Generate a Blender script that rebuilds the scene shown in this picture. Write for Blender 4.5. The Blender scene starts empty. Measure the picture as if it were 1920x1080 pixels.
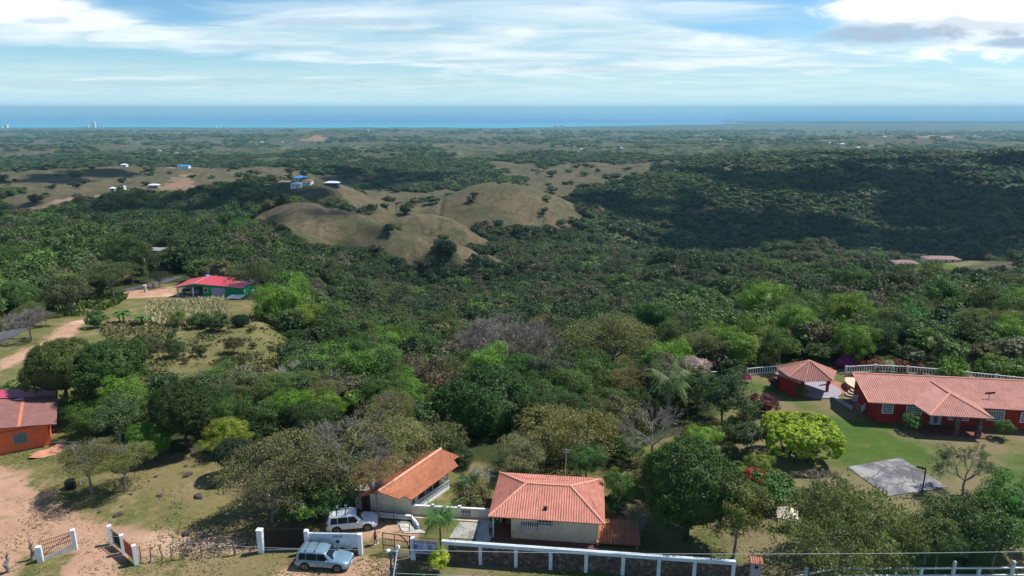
import bpy, bmesh, math, random
import numpy as np
from mathutils import Vector, Matrix, noise as mnoise
R = math.radians
S = bpy.context.scene
COL = S.collection
random.seed(7); rng = np.random.default_rng(7)

# ---------------------------------------------------------------- camera
ZC = 38.0; FPX = 1280.0; PITCH = 14.8
cam_d = bpy.data.cameras.new("camera"); cam = bpy.data.objects.new("camera", cam_d); COL.objects.link(cam)
cam.location = (0, 0, ZC); cam.rotation_euler = (R(90 - PITCH), 0, 0)
cam_d.sensor_width = 36; cam_d.lens = 36 * FPX / 1920; cam_d.clip_start = 0.5; cam_d.clip_end = 400000
S.camera = cam
S.view_settings.view_transform = 'Standard'; S.view_settings.look = 'None'
S.view_settings.exposure = 0.36; S.view_settings.gamma = 1.0

# ---------------------------------------------------------------- sun and sky
SUN_EL = 57.0
sdir = Vector((0.94, 0.34, 0)).normalized() * math.cos(R(SUN_EL)) + Vector((0, 0, math.sin(R(SUN_EL))))
sl = bpy.data.lights.new("sun", 'SUN'); sl.energy = 4.9; sl.angle = R(0.53); sl.color = (1.0, 0.955, 0.88)
so = bpy.data.objects.new("sun", sl); COL.objects.link(so)
so.rotation_euler = sdir.to_track_quat('Z', 'Y').to_euler(); so.location = (0, 0, 200)

W = bpy.data.worlds.new("World"); S.world = W; W.use_nodes = True
def NT(tree):
    N = tree.nodes; L = tree.links
    def n(t, ins=None, **kw):
        nd = N.new(t)
        for k, v in kw.items(): setattr(nd, k, v)
        for k, v in (ins or {}).items():
            s = nd.inputs[k]
            if isinstance(v, bpy.types.NodeSocket): L.new(v, s)
            else: s.default_value = v
        return nd
    return n, N, L
def mth(n, op, a, b=0.0, clamp=False):
    d = n('ShaderNodeMath', {0: a, 1: b}, operation=op); d.use_clamp = clamp; return d.outputs[0]
def mapr(n, v, a, b, c=0.0, d=1.0, smooth=True):
    return n('ShaderNodeMapRange', {'Value': v, 'From Min': a, 'From Max': b, 'To Min': c, 'To Max': d}, interpolation_type='SMOOTHSTEP' if smooth else 'LINEAR').outputs[0]
def mix(n, f, a, b, bt='MIX'):
    d = n('ShaderNodeMix', data_type='RGBA', blend_type=bt)
    ins = [s for s in d.inputs if s.enabled or True]
    for s, v in ((d.inputs[0], f), (d.inputs[6], a), (d.inputs[7], b)):
        if isinstance(v, bpy.types.NodeSocket): d.id_data.links.new(v, s)
        else: s.default_value = v if not isinstance(v, tuple) or len(v) == 4 else (*v, 1)
    return d.outputs[2]
def noi(n, vec, scale, detail=4.0, rough=0.55, dist=0.0):
    return n('ShaderNodeTexNoise', {'Vector': vec, 'Scale': scale, 'Detail': detail, 'Roughness': rough, 'Distortion': dist}).outputs[0]

n, N, L = NT(W.node_tree); N.clear()
sky = n('ShaderNodeTexSky', sky_type='NISHITA', sun_disc=False, sun_elevation=R(SUN_EL), sun_rotation=math.atan2(sdir.x, sdir.y), air_density=1.0, dust_density=0.0, ozone_density=4.0, altitude=300)
bg = n('ShaderNodeBackground', {'Color': mix(n, 1.0, sky.outputs[0], (.78, 1.04, 1.18), 'MULTIPLY'), 'Strength': 0.085})
geo = n('ShaderNodeNewGeometry'); sep = n('ShaderNodeSeparateXYZ', {0: n('ShaderNodeTexCoord').outputs['Generated']})
X, Y, Z = sep.outputs
zz = mth(n, 'ADD', mth(n, 'MAXIMUM', Z, 0.0), 0.055)
px, py = mth(n, 'DIVIDE', X, zz), mth(n, 'DIVIDE', Y, zz)
P = n('ShaderNodeCombineXYZ', {0: mth(n, 'MULTIPLY', px, 0.42), 1: mth(n, 'MULTIPLY', py, 0.36), 2: 3.7}).outputs[0]
n1 = noi(n, P, 0.62, 8, 0.6, 0.5)
P2 = n('ShaderNodeCombineXYZ', {0: mth(n, 'MULTIPLY', px, 0.5), 1: mth(n, 'MULTIPLY', py, 0.75), 2: 1.3}).outputs[0]
n2 = noi(n, P2, 1.3, 7, 0.62, 0.8)
Yc = mth(n, 'MAXIMUM', Y, 0.05)
A = mth(n, 'DIVIDE', X, Yc); E = mth(n, 'DIVIDE', Z, Yc)
def blob(a0, e0, ra, re, warp=None, wa=0.0):
    a = mth(n, 'DIVIDE', mth(n, 'SUBTRACT', A, a0), ra); e = mth(n, 'DIVIDE', mth(n, 'SUBTRACT', E, e0), re)
    d = mth(n, 'SQRT', mth(n, 'ADD', mth(n, 'MULTIPLY', a, a), mth(n, 'MULTIPLY', e, e)))
    if warp is not None: d = mth(n, 'ADD', d, mth(n, 'MULTIPLY', mth(n, 'SUBTRACT', warp, 0.5), wa))
    return mapr(n, d, 1.15, 0.35)
def uv2ae(u, v):
    s = (540 - v) / FPX; p = R(PITCH); dy = math.cos(p) + s * math.sin(p); dz = -math.sin(p) + s * math.cos(p)
    return (u - 960) / FPX / dy, dz / dy
holes = mth(n, 'ADD', blob(*uv2ae(330, 8), 0.13, 0.035, n1, 1.6), mth(n, 'ADD', blob(*uv2ae(120, 118), 0.30, 0.024, n1, 1.4), blob(*uv2ae(1490, 35), 0.17, 0.022, n1, 1.6)))
holes = mth(n, 'ADD', holes, mth(n, 'MULTIPLY', blob(*uv2ae(560, 128), 0.25, 0.012, n2, 1.5), 0.5))
fill = mth(n, 'ADD', blob(*uv2ae(200, 55), 0.24, 0.035, n1, 1.5), blob(*uv2ae(900, 60), 0.45, 0.05, n1, 1.2))
fill = mth(n, 'ADD', fill, mth(n, 'MULTIPLY', blob(*uv2ae(1300, 110), 0.5, 0.03, n1, 1.0), 0.6))
cov = mth(n, 'ADD', mth(n, 'MULTIPLY', n1, 1.5), mth(n, 'MULTIPLY', n2, 0.7))
cov = mth(n, 'ADD', cov, mth(n, 'SUBTRACT', mth(n, 'MULTIPLY', fill, 0.35), mth(n, 'MULTIPLY', holes, 0.75)))
cv = mapr(n, cov, 0.82, 1.42)
cv = mth(n, 'MAXIMUM', mth(n, 'MULTIPLY', cv, 0.85), mapr(n, Z, 0.0, 0.075, 0.93, 0.0))
cv = mth(n, 'MULTIPLY', cv, mapr(n, Z, 0.18, 0.4, 1.0, 0.15))
# thick cumulus, upper right: noisy outline with a grey flat base
Pn = n('ShaderNodeCombineXYZ', {0: mth(n, 'MULTIPLY', A, 9.0), 1: mth(n, 'MULTIPLY', E, 26.0), 2: 0.4}).outputs[0]
n3 = noi(n, Pn, 1.6, 7, 0.58, 0.3)
c1 = blob(*uv2ae(1800, 26), 0.23, 0.078, n3, 1.6)
for (u, v, ra, re, w_) in ((40, 18, .13, .022, .9), (150, 38, .12, .022, .8), (270, 62, .11, .017, .7), (390, 86, .10, .012, .6), (60, 60, .10, .02, .6), (640, 25, .2, .02, .5), (1150, 20, .25, .02, .5), (1300, 12, .14, .012, .6)):
    c1 = mth(n, 'MAXIMUM', c1, mth(n, 'MULTIPLY', blob(*uv2ae(u, v), ra, re, n2, 3.0), w_))
for (u, v, ra, re, wa) in ((1900, 62, 0.085, 0.020, 1.8), (1325, 74, 0.035, 0.014, 1.6), (1378, 80, 0.028, 0.010, 1.6), (975, 58, 0.035, 0.012, 1.8), (1490, 84, 0.04, 0.008, 1.8), (1625, 97, 0.035, 0.008, 1.6)):
    c1 = mth(n, 'MAXIMUM', c1, mth(n, 'MULTIPLY', blob(*uv2ae(u, v), ra, re, n3, wa), 0.85 if u > 1800 else 0.55))
b1 = mth(n, 'MAXIMUM', blob(*uv2ae(1695, 64), 0.16, 0.020, n3, 1.9), blob(*uv2ae(1905, 80), 0.075, 0.009, n3, 1.6))
b1 = mth(n, 'MAXIMUM', b1, mth(n, 'MULTIPLY', blob(*uv2ae(1800, 50), 0.12, 0.016, n3, 2.4), 0.6))
for (u, v, ra, re, st) in ((1110, 128, 0.10, 0.006, .7), (640, 153, 0.30, 0.005, .5), (160, 158, 0.3, 0.005, .5), (860, 116, 0.07, 0.004, .7), (460, 88, 0.075, 0.008, .7), (640, 40, 0.14, 0.008, .7), (100, 38, 0.05, 0.007, .8), (800, 60, 0.10, 0.006, .55)):
    b1 = mth(n, 'MAXIMUM', b1, mth(n, 'MULTIPLY', blob(*uv2ae(u, v), ra, re, n3, 2.2), st * 0.55))
ccol = mix(n, mapr(n, n2, 0.35, 0.7), (0.44, 0.62, 0.70), (0.76, 0.82, 0.84))
ccol = mix(n, mapr(n, Z, 0.0, 0.05, 0.9, 0.0), ccol, (0.46, 0.67, 0.78))
ccol = mix(n, mapr(n, c1, 0.3, 0.9), ccol, (0.93, 0.95, 0.97))
ccol = mix(n, mth(n, 'MULTIPLY', b1, 0.85), ccol, (0.26, 0.37, 0.50))
fac = mth(n, 'MAXIMUM', mth(n, 'MAXIMUM', cv, c1), mth(n, 'MULTIPLY', b1, 0.8))
bc = n('ShaderNodeBackground', {'Color': ccol, 'Strength': 1.0})
ms = n('ShaderNodeMixShader', {0: fac, 1: bg.outputs[0], 2: bc.outputs[0]})
out = n('ShaderNodeOutputWorld', {'Surface': ms.outputs[0]})

# ---------------------------------------------------------------- helpers
def G_dir(u, v):
    s = (540 - v) / FPX; p = R(PITCH)
    return (u - 960) / FPX, math.cos(p) + s * math.sin(p), -math.sin(p) + s * math.cos(p)
def at(u, v, D):                                  # point at forward distance D seen along that direction
    a, b, c = G_dir(u, v); return Vector((a / b * D, D, ZC + c / b * D))
def hash2(ix, iy, s):
    h = (ix.astype(np.int64) * 374761393 + iy.astype(np.int64) * 668265263 + s * 1442695041) & 0x7fffffff
    h = ((h ^ (h >> 13)) * 1274126177) & 0x7fffffff
    return ((h ^ (h >> 16)) & 0xffff) / 65535.0
def vn(x, y, s=0):
    ix = np.floor(x); iy = np.floor(y); fx = x - ix; fy = y - iy
    fx = fx * fx * fx * (fx * (fx * 6 - 15) + 10); fy = fy * fy * fy * (fy * (fy * 6 - 15) + 10)
    a = hash2(ix, iy, s); b = hash2(ix + 1, iy, s); c = hash2(ix, iy + 1, s); d = hash2(ix + 1, iy + 1, s)
    return (a * (1 - fx) + b * fx) * (1 - fy) + (c * (1 - fx) + d * fx) * fy
def fbm(x, y, o=4, s=0):
    t = 0; amp = 1; tot = 0
    for i in range(o):
        t = t + amp * vn(x + 17.3 * i, y - 9.1 * i, s + i); tot += amp; amp *= .5; x = x * 2.03; y = y * 2.03
    return t / tot * 2 - 1
def sst(a, b, x):
    t = np.clip((x - a) / (b - a), 0, 1); return t * t * (3 - 2 * t)

# ---------------------------------------------------------------- terrain heights
VY = [0, 74, 84, 100, 125, 150, 200, 250, 350, 450, 560, 750, 1000, 1500, 1800, 2500, 3500, 5000, 6500, 10000, 40000]
VZ = [0, 0, -2.5, -7, -14, -20, -34, -46, -63, -74, -80, -80, -81, -91, -99, -122, -148, -180, -203, -256, -256]
RY = [0, 90, 130, 163, 260, 350, 430, 520, 600, 700, 800, 1000, 1400, 2000, 2600]
RZ = [0, 0, -3.5, -8, -17, -28, -37, -43, -37, -42, -46, -58, -88, -108, -124]
EY = [0, 70, 78, 100, 130, 163, 200, 260, 430, 600, 900, 1500, 3000]
EX = [60, 30, -12, -32, -42, -52, -64, -85, -98, -118, -240, -500, -1200]
WY = [0, 80, 163, 430, 1000, 3000]
WX = [8, 14, 22, 95, 160, 500]
TGT = []; BUMPS = []     # x, y, rx, ry, h, rot
def bump(u, vtop, D, rx, ry, h, rot=0.0, pw=1.0):
    p = at(u, vtop, D); TGT.append(p.z); BUMPS.append((p.x, D, rx, ry, h, R(rot), pw))
bump(598, 388, 452, 52, 46, 19)
bump(700, 420, 440, 48, 34, 11)
bump(800, 446, 430, 60, 34, 7)
bump(500, 415, 455, 42, 36, 7)
bump(800, 402, 520, 55, 34, 15)
bump(935, 350, 720, 92, 100, 32)
bump(1030, 385, 650, 75, 90, 18, -25)
bump(860, 366, 660, 70, 70, 14)
bump(240, 314, 1000, 230, 150, 20)
bump(395, 332, 900, 140, 110, 14)
bump(60, 320, 900, 120, 110, 10)
bump(150, 352, 740, 130, 70, 4)
bump(590, 318, 1150, 110, 90, 20)
bump(640, 352, 640, 80, 60, 5)
bump(1130, 312, 1350, 170, 140, 20)
bump(1060, 325, 1200, 120, 110, 12)
bump(1640, 312, 1180, 320, 160, 8)
bump(1850, 322, 1080, 260, 180, 8)
bump(1350, 322, 1150, 200, 150, 8)
bump(1760, 498, 400, 75, 42, 10)
bump(1480, 466, 480, 40, 30, 20)
bump(1700, 560, 190, 60, 45, 6)
bump(595, 258, 4300, 220, 260, 42)
bump(1680, 268, 3600, 300, 260, 30)
bump(700, 292, 2000, 200, 160, 20)
bump(960, 300, 1900, 300, 160, 14)
bump(700, 312, 1500, 160, 120, 12)
bump(1500, 300, 2100, 260, 150, 16)
bump(1850, 285, 2500, 300, 200, 18)
bump(1680, 228, 14300, 3600, 500, 22)
V2Y = [0, 150, 200, 280, 350, 410, 470, 550, 640, 760, 900, 1020, 1150, 1350, 1800, 2500, 40000]; V2Z = [0, -20, -33, -46, -52, -56, -76, -98, -105, -94, -72, -56, -49, -70, -104, -124, -256]
TANB = [0, 1, 2, 3, 4, 5, 6, 7, 8, 9, 10, 11, 13, 14, 15]
def Hf(x, y):
    x = np.asarray(x, float); y = np.asarray(y, float)
    v = np.interp(y, VY, VZ)
    # the right-hand plateau reaches farther back than the middle one
    ry = np.interp(x / np.maximum(y, 1), [0.2, 0.30], [0, 30])
    vr = np.interp(y - ry, VY, VZ); bl = sst(0.16, 0.30, x / np.maximum(y, 1)) * sst(260, 140, y)
    v = v * (1 - bl) + vr * bl
    th0 = x / np.maximum(y, 1); b2 = sst(.06, .26, th0 + .05 * fbm(y / 180., y * 0, 2, 71)) * sst(130, 170, y) * sst(2600, 2400, y); v = v * (1 - b2) + np.interp(y * (1 + .10 * fbm(x / 230., y * 0 + 4.4, 3, 73)), V2Y, V2Z) * b2
    r = np.interp(y, RY, RZ); r = np.where(y > 2600, v, r)
    w = sst(0, 1, (np.interp(y, EY, EX) - x) / np.interp(y, WY, WX) + 0.5)
    z = v * (1 - w) + np.maximum(r, v) * w
    bmk = np.zeros(z.shape)
    for bi, (bx, by, rx, ry_, h, rot, pw) in enumerate(BUMPS):
        dx = x - bx; dy = y - by; c, s = math.cos(rot), math.sin(rot)
        d = np.sqrt(((dx * c + dy * s) / rx) ** 2 + ((-dx * s + dy * c) / ry_) ** 2)
        if bi in TANB: bmk = np.maximum(bmk, sst(1.7, .6, d))
        z = z + h * np.where(d < 1.6, np.cos(np.clip(d / 1.6, 0, 1) * math.pi) * .5 + .5, 0)
    amp = np.interp(y, [0, 120, 200, 400, 900, 2500, 6000, 9000, 12000], [0, 0, .6, 3.0, 10, 19, 20, 8, 4])
    wl = np.interp(y, [0, 400, 1500, 6000], [45, 70, 240, 700])
    nz = fbm(x / 60.0, y / 60.0, 3, 3) * np.clip(amp, 0, 3.0)
    rg = (1 - np.abs(fbm(x / 330.0, y / 260.0, 4, 9)) * 2.2)
    nz = nz + rg * np.clip(amp - 2, 0, 15) * (1.0 + .7 * b2) * (1 - .85 * bmk) + fbm(x / 1300., y / 900., 4, 21) * np.clip(amp - 6, 0, 12) * 2.0
    z = z + nz + bmk * (1.6 * fbm(x / 26., y / 30., 4, 155) - 2.2 * np.exp(-(fbm(x / 45., y / 60., 3, 160) / .07) ** 2)) * np.clip(amp, 0, 1.5)
    z = z + 0.12 * fbm(x / 9.0, y / 9.0, 3, 5) * sst(60, 110, np.abs(y)) * sst(140, 110, y)
    th = x / np.maximum(y, 1)
    yc = np.interp(th, [-1.5, 0.0, 0.12, 0.3, 0.45, 1.5], [10900, 10900, 11500, 13200, 15400, 16000]) + 350 * fbm(x / 1500., x * 0 + 3.3, 4, 31)
    lowland = sst(yc - 2600, yc, y)
    z = z * (1 - lowland) + (-258.5 + 1.5 * fbm(x / 300, y / 300, 3, 40)) * lowland + 0
    z = z + 20 * sst(yc - 1800, yc - 600, y) * sst(0.26, 0.36, th) * sst(yc - 40, yc - 500, y)
    z = np.where(y > yc, -262 - (y - yc) * 0.02, z)
    return z
_T = []
for _i in range(14):                              # settle the hill heights so that each crest stands where it should
    for _k, _b in enumerate(BUMPS):
        if _i == 0: _T.append(TGT[_k])
        if _b[1] > 1700 or _b[4] < 0: continue
        _d = TGT[_k] - float(Hf(np.array([_b[0]]), np.array([_b[1]]))[0]); BUMPS[_k] = _b[:4] + (_b[4] + .6 * _d,) + _b[5:]
def H(x, y): return float(Hf(np.array([x]), np.array([y]))[0])
def hit(u, v):                                    # where that direction meets the ground
    a, b, c = G_dir(u, v); ys = np.concatenate([np.arange(40, 400, .25), np.geomspace(400, 14000, 2500)])
    xs = a / b * ys; zs = ZC + c / b * ys; g = Hf(xs, ys); k = np.argmax(zs < g)
    if zs[k] >= g[k]: k = len(ys) - 1
    return Vector((xs[k], ys[k], g[k]))
def polys(lst): return [[(p.x, p.y) for p in (hit(u, v) for u, v in pl)] for pl in lst]
def inpoly(x, y, poly, soft=0.0):
    ins = np.zeros(x.shape, bool); m = len(poly); dmin = np.full(x.shape, 1e18)
    for i in range(m):
        x1, y1 = poly[i]; x2, y2 = poly[(i + 1) % m]
        c = ((y1 > y) != (y2 > y)) & (x < (x2 - x1) * (y - y1) / ((y2 - y1) if y2 != y1 else 1e-9) + x1); ins ^= c
        if soft > 0:
            ex, ey = x2 - x1, y2 - y1; t = np.clip(((x - x1) * ex + (y - y1) * ey) / (ex * ex + ey * ey + 1e-9), 0, 1)
            dmin = np.minimum(dmin, (x - x1 - t * ex) ** 2 + (y - y1 - t * ey) ** 2)
    if soft <= 0: return ins.astype(float)
    d = np.sqrt(dmin) * np.where(ins, 1, -1)
    return np.clip(d / soft * .5 + .5, 0, 1)
CLEAR = polys([[(-60, 760), (-60, 655), (0, 625), (60, 592), (200, 562), (250, 540), (330, 530), (480, 548), (515, 590), (545, 655), (540, 735), (430, 742), (280, 738), (240, 760), (110, 800)],
  [(-300, 1300), (-200, 850), (110, 770), (200, 840), (330, 850), (400, 850), (450, 865), (455, 930), (520, 962), (590, 957), (680, 948), (705, 870), (790, 835), (880, 868), (935, 872), (1140, 885), (1180, 850), (1300, 800), (1370, 770), (1330, 735), (1300, 718), (1380, 704), (1460, 694), (1700, 694), (1980, 716), (2300, 740), (2300, 1300)]])
TAN = polys([
  [(440, 432), (500, 405), (560, 392), (640, 392), (700, 412), (780, 432), (880, 446), (895, 462), (800, 478), (740, 468), (640, 470), (540, 462), (470, 445)],
  [(690, 400), (760, 392), (830, 405), (890, 432), (870, 440), (800, 424), (735, 412)],
  [(770, 372), (840, 352), (930, 347), (1010, 353), (1075, 385), (1095, 415), (1050, 432), (1000, 415), (940, 394), (860, 380)],
  [(500, 388), (560, 360), (610, 346), (690, 346), (760, 366), (780, 386), (700, 398), (640, 390)],
  [(20, 372), (100, 345), (220, 314), (330, 312), (430, 328), (455, 348), (400, 362), (250, 372), (150, 380), (60, 408), (-60, 420)],
  [(-60, 372), (0, 345), (100, 333), (150, 342), (60, 362)],
  [(505, 342), (560, 322), (650, 324), (650, 344), (560, 350)],
  [(985, 335), (1060, 308), (1130, 304), (1210, 308), (1240, 324), (1150, 345), (1080, 358), (1000, 355)],
  [(1622, 514), (1740, 488), (1850, 486), (1898, 508), (1875, 526), (1780, 514), (1650, 524)],
  [(1445, 458), (1480, 456), (1510, 470), (1480, 472)],
  [(1570, 345), (1640, 338), (1700, 340), (1640, 350)], [(1710, 350), (1800, 342), (1920, 346), (1920, 356), (1800, 352)],
  [(1280, 395), (1310, 388), (1350, 396), (1340, 410), (1290, 405)],
  [(1330, 318), (1370, 312), (1400, 318), (1350, 326)], [(1370, 300), (1410, 293), (1420, 298), (1380, 304)], [(1500, 292), (1550, 288), (1600, 292), (1550, 297)],
  [(635, 302), (680, 288), (745, 292), (740, 300), (670, 306)], [(640, 318), (700, 306), (760, 308), (720, 316)], [(800, 298), (880, 290), (930, 296), (860, 302)],
  [(560, 262), (595, 255), (615, 260), (600, 268)], [(1455, 596), (1540, 568), (1575, 578), (1530, 610)], [(1140, 452), (1220, 446), (1260, 455), (1180, 462)],
])
SOIL = polys([[(-60, 900), (-60, 862), (40, 880), (110, 925), (170, 955), (215, 975), (235, 1030), (250, 1110), (100, 1110), (150, 1040), (70, 1030), (20, 1100), (-60, 1100)],
  [(262, 1008), (282, 1025), (305, 1068), (290, 1072), (270, 1040)], [(190, 975), (262, 985), (440, 1000), (470, 1030), (300, 1040), (270, 1022)],
  [(300, 352), (335, 328), (362, 326), (372, 350), (335, 360)], [(50, 392), (100, 376), (180, 368), (180, 378), (90, 398)],
  [(575, 552), (620, 540), (640, 546), (590, 558)], [(585, 1048), (760, 1045), (720, 1110), (500, 1110)], [(-20, 700), (-20, 680), (80, 634), (150, 602), (188, 597), (130, 634), (60, 672)],
  [(240, 540), (330, 535), (340, 555), (250, 560)], [(270, 480), (310, 478), (300, 490), (270, 492)], [(190, 525), (240, 508), (250, 514), (200, 532)],
  [(560, 262), (595, 255), (615, 260), (600, 268)], [(1650, 256), (1740, 253), (1790, 255), (1740, 260)], [(600, 990), (600, 972), (680, 972), (770, 985), (770, 1010), (600, 1010)]])
LAWN = polys([[(1200, 960), (1290, 860), (1360, 790), (1330, 735), (1300, 718), (1380, 704), (1460, 694), (1700, 694), (1980, 716), (2300, 740), (2300, 1400), (1380, 1200), (1200, 1020)],
  [(760, 1030), (1000, 1060), (1380, 1100), (1380, 1130), (740, 1130)], [(1630, 508), (1740, 493), (1840, 493), (1780, 503), (1650, 514)], [(1140, 462), (1170, 460), (1160, 466)]])
def cover(x, y):
    j = fbm(x / 14., y / 14., 3, 60); sc = np.clip(y / 60., .6, 14)
    xx = x + j * sc * 1.2; yy = y + fbm(x / 14., y / 14., 3, 66) * sc * 1.6
    f = lambda ps, k: np.max([inpoly(xx, yy, p, k) for p in ps], axis=0)
    near = (y < 260)
    clear = np.zeros(x.shape); clear[near] = np.max([inpoly(x[near], y[near], p, 1.5) for p in CLEAR], axis=0)
    tan = f(TAN, 9.0) * (y > 130); soil = f(SOIL, 2.5); lawn = f(LAWN, 3.0) * (y < 1500)
    far = sst(1500, 2600, y)
    for bi in TANB:
        bx, by, rx, ry_, h, rot, pw = BUMPS[bi]; c_, s_ = math.cos(rot), math.sin(rot); d = np.sqrt((((x - bx) * c_ + (y - by) * s_) / rx) ** 2 + ((-(x - bx) * s_ + (y - by) * c_) / ry_) ** 2)
        kf = .96 if bi < 8 else .45; tan = np.maximum(tan, (1 - kf * sst(.16, .26, fbm(x / 62., y / 48., 3, 171))) * sst(1.06 if bi < 8 else 1.3, .88 if bi < 8 else 1.05, d + .42 * fbm(x / 38., y / 45., 4, 140)) * 1)
    fn = fbm(x / 260., y / 420., 5, 77)
    tan = np.maximum(tan, sst(.06, .20, fn) * far * sst(11500, 8000, y))
    fn3 = fbm(x / 90., y / 200., 4, 87); tan = np.maximum(tan, .9 * sst(.14, .24, fn3) * far)
    fn2 = fbm(x / 120., y / 150., 4, 79)
    tan = np.maximum(tan, .8 * sst(.30, .42, fn2) * sst(500, 900, y) * sst(3000, 2200, y) * (x / y < 0.05))
    return clear, tan, soil, lawn
# ---------------------------------------------------------------- materials
def newmat(name):
    m = bpy.data.materials.new(name); m.use_nodes = True; n, N, L = NT(m.node_tree); N.clear(); return m, n, N, L
def rgb(c): return (*c, 1.0) if len(c) == 3 else c
def mat(name, col, rough=.7, metal=0.0, nscale=3.0, namt=.25, dark=None, bump=0.0, bscale=20.0, spec=.3, coord='Object', emis=None):
    """painted / plastered / worn surface: base colour broken up by two octaves of procedural wear"""
    m, n, N, L = newmat(name)
    tc = n('ShaderNodeTexCoord').outputs[coord]
    a = noi(n, tc, nscale, 5, .65); b = noi(n, tc, nscale * 9, 3, .6)
    f = mth(n, 'ADD', mth(n, 'MULTIPLY', a, .65), mth(n, 'MULTIPLY', b, .35))
    d = dark if dark else tuple(c * .55 for c in col); mp = n('ShaderNodeMapping', {'Vector': tc, 'Scale': (nscale * 3, nscale * 3, nscale * .45)}).outputs[0]
    c = mix(n, mth(n, 'MULTIPLY', mapr(n, f, .42, .68), min(1, namt * 2)), rgb(col), rgb(d))
    c = mix(n, mth(n, 'MULTIPLY', mapr(n, noi(n, mp, 1.0, 6, .7), .5, .75), namt), c, rgb(d))
    p = n('ShaderNodeBsdfPrincipled', {'Base Color': c, 'Roughness': rough, 'Metallic': metal, 'Specular IOR Level': spec})
    if bump: p.inputs['Normal'].default_value; L.new(n('ShaderNodeBump', {'Height': noi(n, tc, bscale, 4, .6), 'Strength': bump, 'Distance': .05}).outputs[0], p.inputs['Normal'])
    n('ShaderNodeOutputMaterial', {0: p.outputs[0]}); return m
def leafmat(name, inst):
    """foliage: colour of the tree itself (object colour or per-tree attribute), each leaf spray slightly different"""
    m, n, N, L = newmat(name)
    if inst: base = n('ShaderNodeAttribute', attribute_name='tint', attribute_type='INSTANCER').outputs['Color']
    else: base = n('ShaderNodeObjectInfo').outputs['Color']
    v = n('ShaderNodeAttribute', attribute_name='v').outputs['Color']; sp = n('ShaderNodeSeparateXYZ', {0: v}).outputs
    hsv = n('ShaderNodeHueSaturation', {'Hue': mapr(n, sp[1], 0, 1, .478, .522, False), 'Saturation': mapr(n, sp[1], 0, 1, .85, 1.1, False), 'Value': mapr(n, sp[0], 0, 1, .55, 1.85, False), 'Color': base}).outputs[0]
    p = n('ShaderNodeBsdfPrincipled', {'Base Color': hsv, 'Roughness': .55, 'Specular IOR Level': .22})
    t = n('ShaderNodeBsdfTranslucent', {'Color': mix(n, 1.0, hsv, (1.0, 1.15, .45), 'MULTIPLY')})
    n('ShaderNodeOutputMaterial', {0: n('ShaderNodeMixShader', {0: .26, 1: p.outputs[0], 2: t.outputs[0]}).outputs[0]}); return m
LEAF = leafmat('foliage', False); LEAFI = leafmat('forest_foliage', True)
BARK = mat('bark', (.17, .135, .105), .9, nscale=2, namt=.5, dark=(.08, .06, .045))
BARKG = mat('grey_bark', (.25, .225, .2), .9, nscale=2, namt=.4, dark=(.13, .11, .1))
BARKD = mat('dark_bark', (.07, .055, .042), .9, nscale=2, namt=.4)

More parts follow.
